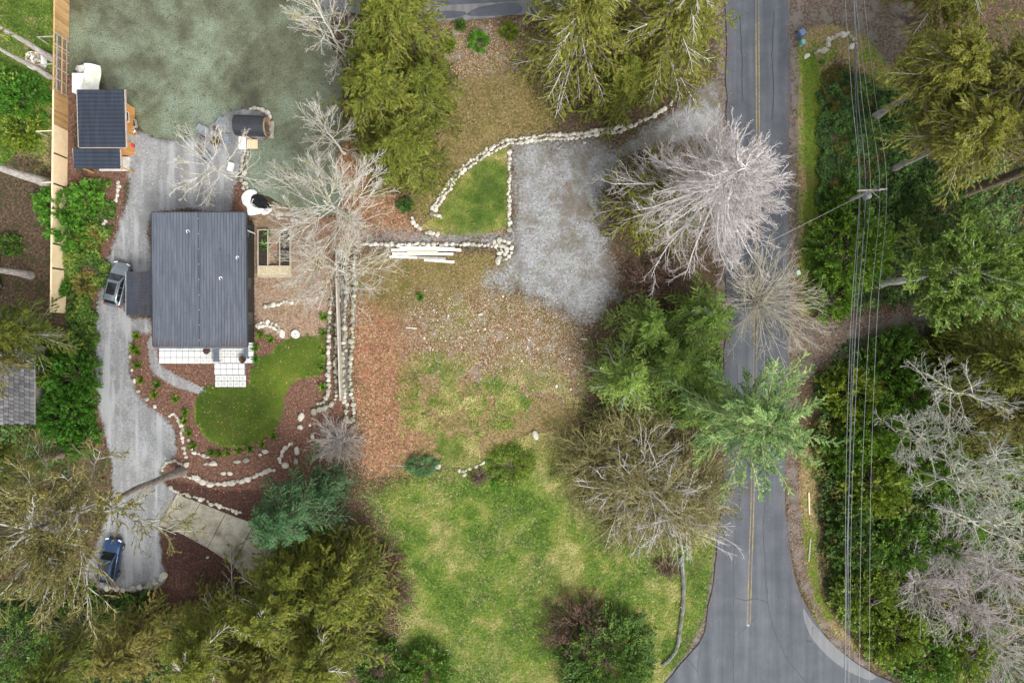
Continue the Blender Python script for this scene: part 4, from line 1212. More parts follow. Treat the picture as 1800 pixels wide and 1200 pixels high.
for k, (cx, cy, rd_, lb) in enumerate([
    (1640, 1040, 4.2, 'pinkish grey bare thicket above the junction corner'),
    (1720, 1080, 5.0, 'widest pinkish grey bare thicket in the lower right corner'),
    (1690, 980, 3.6, 'pinkish grey bare thicket below the lichen trees'),
    (1775, 1010, 4.0, 'pinkish grey bare thicket at the right edge'),
    (1770, 1160, 4.4, 'pinkish grey bare thicket in the very corner')]):
    bx, by = base_of(cx, cy, 3)
    twig_bush('bare_thicket', lb, bx, by, rd_ * .85, 4.0, 'pink', seed=180 + k, stems=44, subs=8, fine=4, tw=.012, arch=-.04, up=(.3, 1.4), group=GP, r0=.03)
for k, (px, py, rd_, lb) in enumerate([(1690, 1130, 4.2, 'olive undergrowth shrub between the pinkish thickets'), (1660, 930, 4.2, 'olive undergrowth shrub beneath the lichen trees'), (1740, 780, 4.4, 'green undergrowth shrub between the right edge lichen trees'), (1620, 1150, 3.6, 'olive undergrowth shrub at the bottom edge by the junction')]):
    bush('laurel_shrub', lb, px, py, rd_, 2.6, 'laurel_y' if k % 2 == 0 else 'laurel', seed=190 + k, shoots=190, per=26, tone=(0, .7), ll=.36, lw=.15)

# left-hand garden and woods
GLW = 'shrubs left of the driveway'
for k, (px, py, rd_, h, lf, lb, tn) in enumerate([
    (108, 366, 2.3, 2.6, 'bright', 'bright green bush leaning on the plank fence', (.1, .9)),
    (160, 352, 1.9, 2.2, 'bright', 'bright green bush beside the boulder below the shed', (.2, 1)),
    (130, 412, 2.2, 2.6, 'bright', 'bright green bush hiding a stretch of the pale fence panels', (.1, .9)),
    (122, 508, 0.95, 1.4, 'bright', 'small bright green bush at the end of the pale fence panels', (.1, .8)),
    (160, 415, 1.5, .9, 'olive', 'low olive shrub between the bright bushes and the driveway', (.3, 1)),
    (150, 500, 1.5, .9, 'olive', 'low olive shrub opposite the silver car', (.3, 1)),
    (148, 590, 1.7, 1.1, 'dark', 'low dark shrub beside the narrow part of the driveway', (.2, 1)),
    (140, 660, 3.1, 3.0, 'bright', 'large green bush at the bend of the driveway', (0, .45)),
    (125, 725, 3.2, 3.4, 'bright', 'large green bush next to the grey shed roof', (0, .5)),
    (150, 770, 2.0, 2.6, 'bright', 'green bush touching the brown trunk left of the driveway', (0, .5)),
    (90, 650, 2.4, 2.6, 'laurel', 'dark green bush against the grey shed roof', (0, .8)),
    (48, 178, 2.8, 2.2, 'bright', 'green bush in the meadow left of the plank fence', (0, .6)),
    (20, 160, 2.6, 2.0, 'laurel', 'dark green bush behind the white bulk sack', (0, .8)),
    (40, 232, 2.4, 1.6, 'laurel_y', 'yellow green bush left of the fence beside the bare earth', (0, .8)),
    (22, 430, 1.3, 1.3, 'dark', 'dark round bush on the bare earth left of the fence', (.2, 1))]):
    bush('garden_shrub', lb, px, py, rd_, h, lf, seed=200 + k, shoots=int(34 * rd_ ** 1.6), per=30, group=GLW, tone=tn, ll=.30, lw=.15)
conifer('cedar_tree', 'olive cedar spreading over the upper end of the grey shed roof', 112, 588, 12, 4.6, 'cedar', bark='greybrown', seed=221, boughs=60, sprays=13, per=13, z0=.35, tone=(0, .7))
conifer('cedar_tree', 'thin olive cedar whose trunk crosses the grey shed roof', 86, 629, 13, 3.6, 'olive', bark='greybrown', seed=222, boughs=45, sprays=11, per=12, z0=.55, tone=(0, .8))
conifer('cedar_tree', 'olive cedar with a brown trunk below the grey shed roof', 130, 792, 17, 4.4, 'cedar', bark='brown', seed=223, boughs=60, sprays=13, per=13, z0=.5, tone=(0, .7), tr=.45)
GT = 'bare trunked trees left of the plank fence'
for k, (px, py, H, tr_, lb) in enumerate([
    (93, 104, 17, .32, 'tree whose grey trunk slants to the left edge above the white sack'),
    (88, 136, 16, .28, 'tree whose grey trunk slants just below the white sack'),
    (90, 325, 20, .5, 'tree with the thickest grey trunk left of the fence'),
    (54, 484, 18, .36, 'tree whose pale trunk stands before the blue car at the left edge')]):
    conifer('pine_tree', lb, px, py, H, 3.6, 'cedar', bark='greybrown', seed=230 + k, boughs=36, sprays=10, per=11, z0=.72, group=GT, tr=tr_)
bush('laurel_shrub', 'dark green shrub by the bottom left corner', 30, 1130, 4.6, 3.4, 'dark', seed=241, shoots=230, per=30, tone=(.2, 1))
bush('laurel_shrub', 'dark green shrub left of the row of rocks at the drive end', 135, 1050, 2.3, 2.2, 'laurel', seed=242, shoots=110, per=28, tone=(0, .7))
bush('laurel_shrub', 'dark green shrub below the row of rocks at the drive end', 250, 1090, 3.4, 2.4, 'dark', seed=243, shoots=170, per=28, tone=(.3, 1))
twig_bush('bare_shrub', 'olive bare shrub in the gap below the row of rocks', 170, 1110, 3.6, 3.0, 'olive', seed=244, stems=60, subs=6, fine=3)

# field edge
bush('holly_bush', 'dark round evergreen bush at the bottom edge of the field', 1064, 1152, 5.5, 3.4, 'dark', seed=251, shoots=480, per=40, tone=(.15, 1), ll=.34, lw=.12)
twig_bush('brown_shrub', 'leafless red brown shrub beside the dark round evergreen', 1015, 1092, 3.1, 1.9, 'brown', seed=252, stems=100, subs=7, fine=3, leaf='brown', per=2, ll=.2, lw=.12, arch=-.10, tone=(0, .6))
bush('evergreen_bush', 'dark evergreen at the bottom edge left of the field', 672, 1165, 2.9, 3.0, 'dark', seed=253, shoots=150, per=32, tone=(.1, .9))
bush('evergreen_bush', 'olive evergreen at the bottom edge inside the field', 752, 1175, 3.0, 2.4, 'laurel', seed=254, shoots=150, per=30, tone=(0, .6))
twig_bush('brown_shrub', 'dry brown bramble strip between the cedars and the bright field', 690, 1030, 2.2, 1.0, 'brown', seed=255, stems=80, subs=6, fine=3, leaf='brown', per=2, ll=.18, lw=.1, sq=1.5, arch=-.12)
twig_bush('brown_shrub', 'dry brown bramble at the top of the strip beside the cedars', 682, 975, 1.5, .8, 'brown', seed=256, stems=50, subs=6, fine=3, leaf='brown', per=2, ll=.18, lw=.1, arch=-.12)
bush('mound_bush', 'low spreading olive green mound below the pale boulder', 898, 816, 2.7, .75, 'laurel_y', seed=257, shoots=300, per=30, ll=.16, lw=.08, tone=(0, .6))
bush('mound_bush', 'small bright green clump at the foot of the olive mound', 876, 850, .85, .55, 'bright', seed=258, shoots=46, per=20, ll=.16, lw=.09)
twig_bush('brown_shrub', 'small purple brown twig patch left of the olive mound', 843, 838, .95, .5, 'brown', seed=259, stems=50, subs=5, fine=2, leaf='brown', per=1, ll=.1, lw=.06)
bush('juniper_bush', 'blue grey juniper with a dead stem on the field edge', 742, 818, 2.0, 1.1, 'fir_b', seed=260, shoots=110, per=26, ll=.22, lw=.06, tone=(.2, 1), sq=.55)
twig_bush('bare_shrub', 'grey twiggy shrub at the south end of the stone rows', 598, 772, 2.6, 2.0, 'greybrown', seed=261, stems=90, subs=7, fine=4, tw=.013, arch=-.03)
twig_bush('brown_shrub', 'red brown twiggy shrub under the log at the roadside', 1172, 995, 1.2, .8, 'brown', seed=262, stems=60, subs=5, fine=3, leaf='brown', per=1, ll=.12, lw=.08)
for k, (px, py, rd_, lf, lb) in enumerate([
    (842, 76, 1.12, 'bright', 'bright green ball shaped shrub below the wet lane'),
    (895, 57, .95, 'laurel_y', 'yellow ball shaped shrub below the wet lane'),
    (788, 80, .85, 'laurel_y', 'yellow green ball shaped shrub left of the bright one'),
    (810, 46, .6, 'dark', 'small dark shrub at the edge of the wet lane'),
    (713, 361, .82, 'ivy', 'dark glossy shrub at the tip of the curved stone wall')]):
    bush('ball_shrub', lb, px, py, rd_, rd_ * 1.1, lf, seed=270 + k, shoots=int(70 * rd_), per=30, ll=.26, lw=.07, group='small ball shrubs' if k < 4 else None, tone=(.1, .95))
for k, (px, py, lb) in enumerate([(1130, 505, 'red brown bare thicket at the right end of the gravel pad'), (1175, 490, 'red brown bare thicket under the silver tree by the road')]):
    twig_bush('brown_shrub', lb, px, py, 2.6, 1.4, 'brown', seed=280 + k, stems=80, subs=6, fine=3, leaf='brown', per=2, ll=.15, lw=.08)
# ------------------------------------------------------------------ buildings and objects
M_ROOF = None
def make_roof_mat(name, c0, c1, debris, axis_scale=(1, 1, 1)):
    t = NT(name)
    co = t.obj()
    a = t.noise(t.n('Mapping', None, Vector=co, Scale=(2.5, 0.25, 1)).outputs[0], 1.2, 4.0, 0.6)
    b = t.noise(co, 9.0, 3.0, 0.75)
    c = t.mix(t.step(a, 0.3, 0.7), c0, c1)
    spots = t.noise(co, 3.2, 3.0, 0.7)
    c = t.mix(t.math('MULTIPLY', t.step(spots, 0.62, 0.70), 0.55), c, (0.035, 0.033, 0.032))
    c = t.mix(t.math('MULTIPLY', t.step(b, 0.62, 0.72), debris), c, (0.13, 0.085, 0.06))
    t.bsdf(c, 0.55, 0.0, 0.35, bump=b, bd=0.004)
    return t.m


M_ROOF = make_roof_mat('blue_grey_roof_metal', (0.078, 0.092, 0.118), (0.116, 0.132, 0.162), 0.3)
M_ROOFD = make_roof_mat('dark_roof_metal', (0.030, 0.036, 0.050), (0.046, 0.054, 0.072), 0.5)
M_RIBSHADE = mat_plain('rib_shade', (0.012, 0.013, 0.016), (0.028, 0.03, 0.034), 3, 0.8)  # near-black colour painted on rib flanks in place of the ribs' shade
M_ROOFS = make_roof_mat('navy_roof_metal', (0.016, 0.022, 0.034), (0.028, 0.036, 0.053), 0.06)
M_FASC = mat_plain('dark_trim', (0.025, 0.027, 0.032), (0.04, 0.042, 0.048), 2, 0.5)
M_SIDING = mat_plain('black_siding', (0.016, 0.015, 0.014), (0.032, 0.029, 0.027), 2, 0.7, stretch=(8, 8, 0.6))
M_GLASS = mat_plain('window_glass', (0.02, 0.03, 0.03), (0.035, 0.05, 0.05), 1, 0.05, spec=0.8)
M_WHITEF = mat_plain('white_frame', (0.72, 0.72, 0.70), (0.8, 0.8, 0.78), 2, 0.5)
M_WOOD = mat_plain('orange_cedar', (0.42, 0.18, 0.045), (0.62, 0.31, 0.10), 3, 0.65, stretch=(1, 1, 5), objrand=0.5)
M_SAUNA = mat_plain('grey_brown_staves', (0.16, 0.10, 0.06), (0.34, 0.24, 0.16), 3, 0.75, objrand=0.5)
M_PINE = mat_plain('pale_new_wood', (0.66, 0.50, 0.30), (0.80, 0.64, 0.42), 2, 0.7, stretch=(4, .6, .6), objrand=0.4)
M_FENCE = mat_plain('weathered_brown_wood', (0.25, 0.145, 0.055), (0.52, 0.335, 0.15), 2, 0.8, stretch=(3, 3, .6), objrand=0.55)
M_GREYW = mat_plain('grey_weathered_wood', (0.24, 0.22, 0.19), (0.40, 0.37, 0.33), 3, 0.85, objrand=0.4)
M_WHITEW = mat_plain('white_boards', (0.62, 0.60, 0.54), (0.80, 0.78, 0.72), 3, 0.6, stretch=(.5, 5, 5), objrand=0.5)
M_CREAMW = mat_plain('cream_boards', (0.55, 0.48, 0.33), (0.74, 0.68, 0.52), 3, 0.6, stretch=(.5, 5, 5), objrand=0.5)
M_STONE = mat_plain('field_stone', (0.25, 0.225, 0.18), (0.58, 0.55, 0.47), 1.6, 0.85, objrand=0.6, bump=0.03)
M_STONEW = mat_plain('pale_stone', (0.24, 0.22, 0.175), (0.62, 0.59, 0.51), 1.6, 0.85, objrand=0.6, bump=0.03)
M_STONEM = mat_plain('mossy_stone', (0.13, 0.135, 0.085), (0.42, 0.40, 0.33), 2.4, 0.9, objrand=0.55, bump=0.03)
M_PLASTW = mat_plain('white_sheeting', (0.70, 0.70, 0.68), (0.80, 0.80, 0.79), 2, 0.45)
M_TARP = mat_plain('yellowed_white_tarp', (0.52, 0.52, 0.40), (0.76, 0.76, 0.70), 1.1, 0.5)
M_CHAIR = mat_plain('grey_chair_plastic', (0.20, 0.225, 0.25), (0.27, 0.295, 0.32), 2, 0.6)
M_BLACK = mat_plain('black_metal', (0.012, 0.012, 0.013), (0.03, 0.03, 0.032), 4, 0.5)
M_RUST = mat_plain('rusty_brown', (0.06, 0.035, 0.025), (0.14, 0.085, 0.06), 5, 0.8)
M_SOIL = mat_plain('potting_soil', (0.014, 0.010, 0.008), (0.05, 0.037, 0.03), 9, 0.95, bump=0.03)
M_GRAVW = mat_plain('pale_concrete', (0.42, 0.41, 0.38), (0.58, 0.57, 0.53), 3, 0.85)
M_CARSIL = mat_plain('silver_car_paint', (0.20, 0.23, 0.26), (0.24, 0.27, 0.30), .5, 0.28, metal=0.6, coat=0.6)
M_CARBLUE = mat_plain('blue_car_paint', (0.018, 0.05, 0.12), (0.024, 0.062, 0.145), .5, 0.28, metal=0.5, coat=0.6)
M_CARGL = mat_plain('car_glass', (0.012, 0.014, 0.016), (0.018, 0.02, 0.022), 1, 0.06, spec=0.7)
M_TYRE = mat_plain('tyre_rubber', (0.018, 0.018, 0.018), (0.03, 0.03, 0.03), 5, 0.85)
M_RIM = mat_plain('alloy_rim', (0.45, 0.46, 0.47), (0.5, 0.5, 0.5), 2, 0.3, metal=0.8)
M_LAMPW = mat_plain('headlight_glass', (0.65, 0.67, 0.70), (0.75, 0.77, 0.8), 2, 0.15)
M_LAMPR = mat_plain('tail_light_red', (0.30, 0.012, 0.010), (0.38, 0.02, 0.015), 2, 0.2)


def make_paver_mat(name, stain):
    t = NT(name)
    co = t.obj()
    n = t.noise(t.pos(), 6.0, 3.0, 0.7)
    c = t.mix(t.step(n, 0.35, 0.7), (0.58, 0.59, 0.585), (0.70, 0.71, 0.70))
    if stain:
        d = t.n('VectorMath', {'operation': 'LENGTH'}, i0=t.n('Mapping', None, Vector=co, Scale=(1, 1, 0)).outputs[0]).outputs[1 if False else 'Value']
        dd = t.math('ADD', d, t.math('MULTIPLY', t.math('SUBTRACT', t.noise(t.pos(), 4.0, 2.0), 0.5), 0.16))
        f = t.math('SUBTRACT', 1.0, t.step(dd, 0.17, 0.25))
        c = t.mix(t.math('MULTIPLY', f, 0.8), c, (0.38, 0.39, 0.34) if stain == 1 else (0.44, 0.435, 0.36))
    t.bsdf(c, 0.75, 0, 0.3, bump=n, bd=0.003)
    return t.m


M_PAV = [make_paver_mat('white_paver', 0), make_paver_mat('stained_paver', 1), make_paver_mat('algae_paver', 2)]


def corrugated(x0, x1, y0, y1, z_at, pitch, hgt, along='y', n_len=2):
    """ribbed metal sheet as a solid strip; ribs run along y (or x); z_at(x, y) = plane"""
    mb = MB()
    w0, w1 = (x0, x1) if along == 'y' else (y0, y1)
    l0, l1 = (y0, y1) if along == 'y' else (x0, x1)
    k = max(1, int(round((w1 - w0) / pitch)))
    us, hs_ = [], []
    p = (w1 - w0) / k
    for i in range(k):
        b = w0 + i * p
        us += [b, b + p * .44, b + p * .68, b + p * .90]
        hs_ += [0, 0, hgt, hgt]
    us.append(w1); hs_.append(0)
    top, bot = [], []
    for l in np.linspace(l0, l1, n_len):
        row = [(u, l) if along == 'y' else (l, u) for u in us]
        top.append([(a, b, z_at(a, b) + h) for (a, b), h in zip(row, hs_)])
        bot.append([(a, b, z_at(a, b) - 0.03) for (a, b), h in zip(row, hs_)])
    top = np.array(top); bot = np.array(bot)
    mb.grid(top if along == 'x' else top[::-1]); mb.grid(bot if along != 'x' else bot[::-1])
    # side strips
    for e in (np.stack([top[:, 0], bot[:, 0]]), np.stack([bot[:, -1], top[:, -1]]), np.stack([bot[0], top[0]]), np.stack([top[-1], bot[-1]])):
        mb.grid(e)
    return mb


# ---- house
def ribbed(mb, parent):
    """roof sheet with a shadow line painted on one flank of every rib"""
    me = mb.data('roof_panel', [M_ROOF, M_RIBSHADE])
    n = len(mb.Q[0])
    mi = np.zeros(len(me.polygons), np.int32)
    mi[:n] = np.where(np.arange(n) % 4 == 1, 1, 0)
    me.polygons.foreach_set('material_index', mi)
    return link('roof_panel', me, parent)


def build_house():
    t = tag(empty('house', (-31.0, 5.8, 0)), 'long house with blue grey ribbed metal roof and black siding', 'house')
    o = np.array([-31.0, 5.8, 0])
    zr = lambda x, y: 4.25 + (y + o[1] - 6.6) * 0.02
    # roof corners from the picture at h = 4.2
    xL, xR = W(268.5, 0, 4.2)[0] - o[0], W(433, 0, 4.2)[0] - o[0]
    yT, yB = W(0, 374, 4.3)[1] - o[1], W(0, 608.5, 4.1)[1] - o[1]
    xs = W(350.5, 0, 4.2)[0] - o[0]
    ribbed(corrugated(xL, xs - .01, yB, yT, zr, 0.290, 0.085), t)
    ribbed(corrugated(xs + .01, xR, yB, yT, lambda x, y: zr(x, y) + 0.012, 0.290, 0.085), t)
    cap = MB().bar((xs, yB, zr(xs, yB) + .05), (xs, yT, zr(xs, yT) + .05), .07, .06)
    cap.build('roof_seam', M_FASC, t)
    f = MB()
    for a, b in (((xL - .05, yB), (xL - .05, yT)), ((xR + .05, yB), (xR + .05, yT)), ((xL, yT + .05), (xR, yT + .05)), ((xL, yB - .05), (xR, yB - .05))):
        f.bar((*a, zr(*a) - .09), (*b, zr(*b) - .09), .09, .24)
    f.build('fascia', M_FASC, t)
    gut = MB().bar((xL, yB - .17, zr(0, yB) - .06), (xR, yB - .17, zr(0, yB) - .06), .12, .10)
    gut.build('gutter', mat_plain('blue_gutter', (0.10, 0.12, 0.15), (0.13, 0.15, 0.19), 2, 0.5), t)
    wx0, wx1, wy0, wy1 = xL + .55, xR - .80, yB + .35, yT - .4
    w = MB().prism([(wx0, wy0), (wx1, wy0), (wx1, wy1), (wx0, wy1)], -0.05, 4.05)
    w.build('wall', M_SIDING, t)
    # battens on the visible east wall
    for k in range(24):
        y = lerp(wy0 + .2, wy1 - .2, k / 23)
        MB().box((wx1 + .02, y, 1.95), (.04, .06, 3.9)).build('batten', M_SIDING, t)
    for y, hh in ((W(0, 412)[1] - o[1], 1.5), (W(0, 560)[1] - o[1], 1.9), (W(0, 500)[1] - o[1], 1.2)):
        fr = MB()
        for dz, s in ((-hh / 2, (.08, 1.3, .08)), (hh / 2, (.08, 1.3, .08))): fr.box((wx1 + .05, y, 1.5 + dz), s)
        for dy in (-.62, .62): fr.box((wx1 + .05, y + dy, 1.5), (.08, .08, hh))
        fo = fr.build('window', M_FASC, t)
        MB().box((wx1 + .03, y, 1.5), (.03, 1.16, hh - .08)).build('pane', M_GLASS, fo)
    dp = MB().tube([(wx1 + .12, wy1 - 1.0, 3.9), (wx1 + .12, wy1 - 1.0, .1)], .05).build('downpipe', M_WHITEF, t)
    # vents and pipes on the roof
    for px, py in ((331, 407), (418, 453), (388, 489)):
        p = np.array(W(px, py, 4.3)) - o
        v = MB()
        a = np.linspace(0.2, 4.6, 9)
        v.tube([(p[0] + .14 * math.cos(q), p[1] + .14 * math.sin(q), zr(p[0], p[1]) + .10) for q in a], .035)
        v.lathe((p[0] + .14, p[1], zr(p[0], p[1])), [(.05, 0), (.05, .12)], 8)
        v.build('roof_vent', M_WHITEF, t)
    # screws washers: pale specks along the seam
    for k in range(9):
        y = lerp(yB + .6, yT - .6, k / 8)
        MB().box((xs, y, zr(xs, y) + .09), (.04, .06, .02)).build('seam_clip', M_WHITEF, t)
    # entry porch roof on the left
    ax0, ax1 = W(222.5, 0, 2.8)[0] - o[0], W(268, 0, 2.8)[0] - o[0]
    ay0, ay1 = W(0, 554, 2.8)[1] - o[1], W(0, 477, 2.8)[1] - o[1]
    corrugated(ax0, ax1, ay0, ay1, lambda x, y: 2.85 + (x - ax0) * .04, .22, .035, 'x').build('porch_roof', M_ROOFD, t)
    pf = MB()
    pf.bar((ax0 - .05, ay0 - .03, 2.76), (ax0 - .05, ay1 + .03, 2.76), .07, .16)
    pf.build('porch_fascia', mat_plain('grey_fascia', (.28, .28, .3), (.36, .36, .38), 2), t)
    for y in (ay0 + .25, ay1 - .25):
        MB().box((ax0 + .25, y, 1.33), (.12, .12, 2.76)).build('porch_post', M_FASC, t)
    MB().box((ax1 - .15, ay0 + .6, .1), (1.2, .9, .2)).build('step', M_GRAVW, t)
    # brown needles gathered along the lower edge and in the troughs
    r = rng(5)
    n = 1500
    k = r.integers(0, 31, n)
    X = xL + (k + .3) * (xR - xL) / 31 + r.normal(0, .05, n)
    Y = yB + np.abs(r.exponential(.28, n)) + .03
    far_ = r.uniform(0, 1, n) < .35
    Y = np.where(far_, r.uniform(yB, yT, n), Y)
    Z = zr(X, Y) + .035
    a = r.uniform(0, 6.28, n)
    sz = r.uniform(.05, .13, n)
    V, F = kites(np.stack([X, np.clip(Y, yB, yT), Z], 1), np.stack([np.cos(a), np.sin(a), 0 * a], 1), np.tile([0, 0, 1.0], (n, 1)), sz, sz * .6)
    d = link('roof_debris', mesh_data('roof_debris', V, F, LEAF['brown'], tint=np.repeat(r.uniform(.0, .7, n), 4)), t)
    d['kind'] = 'stuff'
    n = 170
    X = r.uniform(ax0, ax1, n); X = np.where(r.uniform(0, 1, n) < .5, r.normal(ax1 - .8, .3, n), X); X = np.clip(X, ax0, ax1 - .05)
    Y = r.uniform(ay0, ay1, n); Z = 2.9 + (X - ax0) * .04
    V, F = kites(np.stack([X, Y, Z], 1), np.tile([1.0, 0, 0], (n, 1)) + r.normal(0, .3, (n, 3)) * [1, 1, 0], np.tile([0, 0, 1.0], (n, 1)), r.uniform(.1, .3, n), r.uniform(.03, .06, n))
    d = link('roof_debris', mesh_data('roof_debris', V, F, LEAF['brown'], tint=np.repeat(r.uniform(.0, .45, n), 4)), t)
    d['kind'] = 'stuff'
build_house()


# ---- patio pavers
def build_patio():
    pt = tag(empty('patio', (0, 0, 0)), kind='structure')
    r = rng(8)
    me = []
    sz = 0.0
    def row(px0, py0, px1, py1, nx, ny, f):
        x0, y1, _ = W(px0, py0); x1, y0, _ = W(px1, py1)
        dx, dy = (x1 - x0) / nx, (y1 - y0) / ny
        key = (round(dx, 3), round(dy, 3))
        mats_m = [MB().box((0, 0, 0), (dx - .055, dy - .055, .08), top=.985).data('paver', m) for m in M_PAV]
        for i in range(nx):
            for j in range(ny):
                k = f(i, ny - 1 - j)
                if k is None: continue
                link('paver', mats_m[k], pt, (x0 + (i + .5) * dx, y0 + (j + .5) * dy, .16 + r.normal(0, .004)), (r.normal(0, .006), r.normal(0, .006), 0))
    row(281, 606, 374, 639, 9, 3, lambda i, j: 2 if (i >= 6 and j == 2) or (i == 8) else (1 if (i in (3, 5) and j == 0) else 0))
    row(386, 606, 447, 638, 6, 3, lambda i, j: 2 if (i < 4 and j < 2) or (i == 0) else 0)
    row(434, 583, 447, 605.6, 1, 2, lambda i, j: 0)
    row(374.3, 606, 385.7, 638.6, 1, 3, lambda i, j: 0)
    row(378, 638.6, 431, 658.6, 5, 2, lambda i, j: 0)
    row(379.5, 658.9, 433.5, 680, 5, 2, lambda i, j: 1)
    slab = MB()
    for (a, b, c, d) in ((281, 606, 447, 639), (378, 638, 433, 680), (434, 583, 447, 606)):
        x0, y1, _ = W(a, b); x1, y0, _ = W(c, d)
        slab.prism([(x0 + .02, y0 + .02), (x1 - .02, y0 + .02), (x1 - .02, y1), (x0 + .02, y1)], -.1, .10 + .004 * (a % 3))
    slab.build('paver_bed', mat_plain('joint_sand', (.09, .08, .07), (.14, .13, .11), 5), pt)
build_patio()

def bench(label, px0, py0, px1, py1, h):
    x0, y1, _ = W(px0, py0, h); x1, y0, _ = W(px1, py1, h)
    c = ((x0 + x1) / 2, (y0 + y1) / 2, .2)
    t = tag(empty('patio_bench', c), label, 'bench', 'slate grey benches on the white patio')
    n = 4
    w = (x1 - x0) / n
    for i in range(n):
        MB().box(((i + .5) * w - (x1 - x0) / 2, 0, h - .2), (w - .02, y1 - y0, .05)).build('slat', mat_plain('slate_blue_paint', (.085, .10, .125), (.12, .14, .17), 3, .55), t)
    for sx in (-1, 1):
        for sy in (-1, 1):
            MB().box((sx * ((x1 - x0) / 2 - .08), sy * ((y1 - y0) / 2 - .08), (h - .22) / 2), (.08, .08, h - .24)).build('leg', M_FASC, t)
bench('slate grey bench in the middle of the white patio', 374.5, 612, 385.5, 636, .62)
bench('slate grey bench at the right end of the white patio', 428, 604, 436.5, 630, .62)

def pot(label, px, py, rad, h, group=None, zb=.2):
    x, y, _ = W(px, py)
    t = tag(empty('planter_pot', (x, y, zb)), label, 'plant pot', group)
    MB().lathe((0, 0, 0), [(0, 0), (rad * .7, 0), (rad, h * .8), (rad * 1.08, h), (rad * .92, h), (rad * .86, h * .86), (0, h * .86)], 16).build('pot', mat_plain('brown_glaze', (.05, .032, .028), (.09, .06, .05), 4, .35), t, True)
    r = rng(int(px)); n = 90
    C = r.normal(0, rad * .4, (n, 3)); C[:, 2] = h * .9 + np.abs(C[:, 2])
    V, F = kites(C, r.normal(0, 1, (n, 3)), r.normal(0, 1, (n, 3)) + [0, 0, 2], np.full(n, .16), np.full(n, .07))
    link('dry_plant', mesh_data('dry_plant', V, F, LEAF['brown'], tint=np.repeat(r.uniform(0, .6, n), 4)), t)
pot('dark brown square looking planter against the roof edge on the patio', 368, 616, .34, .5)
pot('dark brown round planter at the lower right patio corner', 430.5, 631, .36, .5)

# ---- shed
def build_shed():
    o = np.array([-41.2, 21.3, 0])
    t = tag(empty('shed', tuple(o)), 'orange wooden shed under a two part navy metal roof', 'shed')
    x0, x1 = W(138, 0, 3.4)[0] - o[0], W(221, 0, 3.4)[0] - o[0]
    yt, ym = W(0, 158.5, 3.5)[1] - o[1], W(0, 259.5, 3.2)[1] - o[1]
    yb = W(0, 297, 2.8)[1] - o[1]
    xl0, xl1 = W(129, 0, 2.9)[0] - o[0], W(211, 0, 2.9)[0] - o[0]
    corrugated(x0, x1, ym, yt, lambda x, y: 3.35 + (y - ym) * .05, .40, .03, 'x').build('roof', M_ROOFS, t)
    corrugated(xl0, xl1, yb, ym - .06, lambda x, y: 2.95 + (y - ym) * .06, .40, .03, 'x').build('lean_to_roof', M_ROOFS, t)
    fm = mat_plain('pale_brown_fascia', (.34, .26, .21), (.44, .36, .30), 2)
    MB().bar((x1 + .05, ym, 3.28), (x1 + .05, yt, 3.28 + (yt - ym) * .05), .08, .22).build('fascia', fm, t)
    MB().bar((xl1 + .05, yb, 2.62), (xl1 + .05, ym - .06, 2.86), .08, .2).build('fascia', fm, t)
    MB().bar((x0, ym - .05, 3.24), (x1, ym - .05, 3.24), .05, .12).build('fascia', mat_plain('pale_flashing', (.25, .25, .26), (.32, .32, .33), 2), t)
    MB().bar((x0 - .06, ym, 3.25), (x0 - .06, yt, 3.25 + (yt - ym) * .05), .10, .12).build('gutter', M_GREYW, t)
    MB().bar((xl0 - .06, yb, 2.58), (xl0 - .06, ym, 2.85), .10, .12).build('gutter', M_GREYW, t)
    wx1 = W(236.5, 0)[0] - o[0]
    wy1, wy0 = yt - .6, ym + .1
    MB().prism([(x0 + .4, wy0), (wx1 - .04, wy0), (wx1 - .04, wy1), (x0 + .4, wy1)], -.1, 3.2).build('wall', M_WOOD, t)
    n = 22
    for k in range(n):                                           # orange boards of the front
        y = lerp(wy0, wy1, (k + .5) / n)
        MB().box((wx1, y, 1.55), (.05, (wy1 - wy0) / n - .02, 3.1)).build('board', M_WOOD, t)
    y = lerp(wy0, wy1, .30)
    fr = MB()
    for dy in (-.5, .5): fr.box((wx1 + .05, y + dy, 1.15), (.06, .08, 2.2))
    fr.box((wx1 + .05, y, 2.28), (.06, 1.08, .08))
    d = MB().box((wx1 + .04, y, 1.1), (.04, .92, 2.16)).build('door', mat_plain('grey_door', (.30, .27, .22), (.4, .36, .3), 3), t)
    fr.build('door_frame', M_WOOD, d)
    MB().box((wx1 + .08, y - .36, 1.05), (.06, .05, .14)).build('handle', M_BLACK, d)
    fr = MB()
    y2 = lerp(wy0, wy1, .72)
    for dy in (-.5, .5): fr.box((wx1 + .05, y2 + dy, 1.7), (.06, .07, 1.1))
    for dz in (-.52, .52): fr.box((wx1 + .05, y2, 1.7 + dz), (.06, 1.0, .07))
    w = fr.build('window', M_WHITEF, t)
    MB().box((wx1 + .035, y2, 1.7), (.03, .94, 1.0)).build('pane', M_GLASS, w)
    for yy in (yb + .3, ):
        MB().box((xl1 - .15, yy, 1.35), (.12, .12, 2.6)).build('post', M_WOOD, t)
        MB().box((xl0 + .3, yy, 1.3), (.12, .12, 2.5)).build('post', M_WOOD, t)
    sx0 = W(176, 0)[0] - o[0]; sx1 = W(229, 0)[0] - o[0]; sy0 = W(0, 301)[1] - o[1]
    MB().prism([(sx0, sy0), (sx1, sy0), (sx1, ym - .1), (sx0, ym - .1)], -.1, .14).build('floor_slab', M_GRAVW, t)
build_shed()

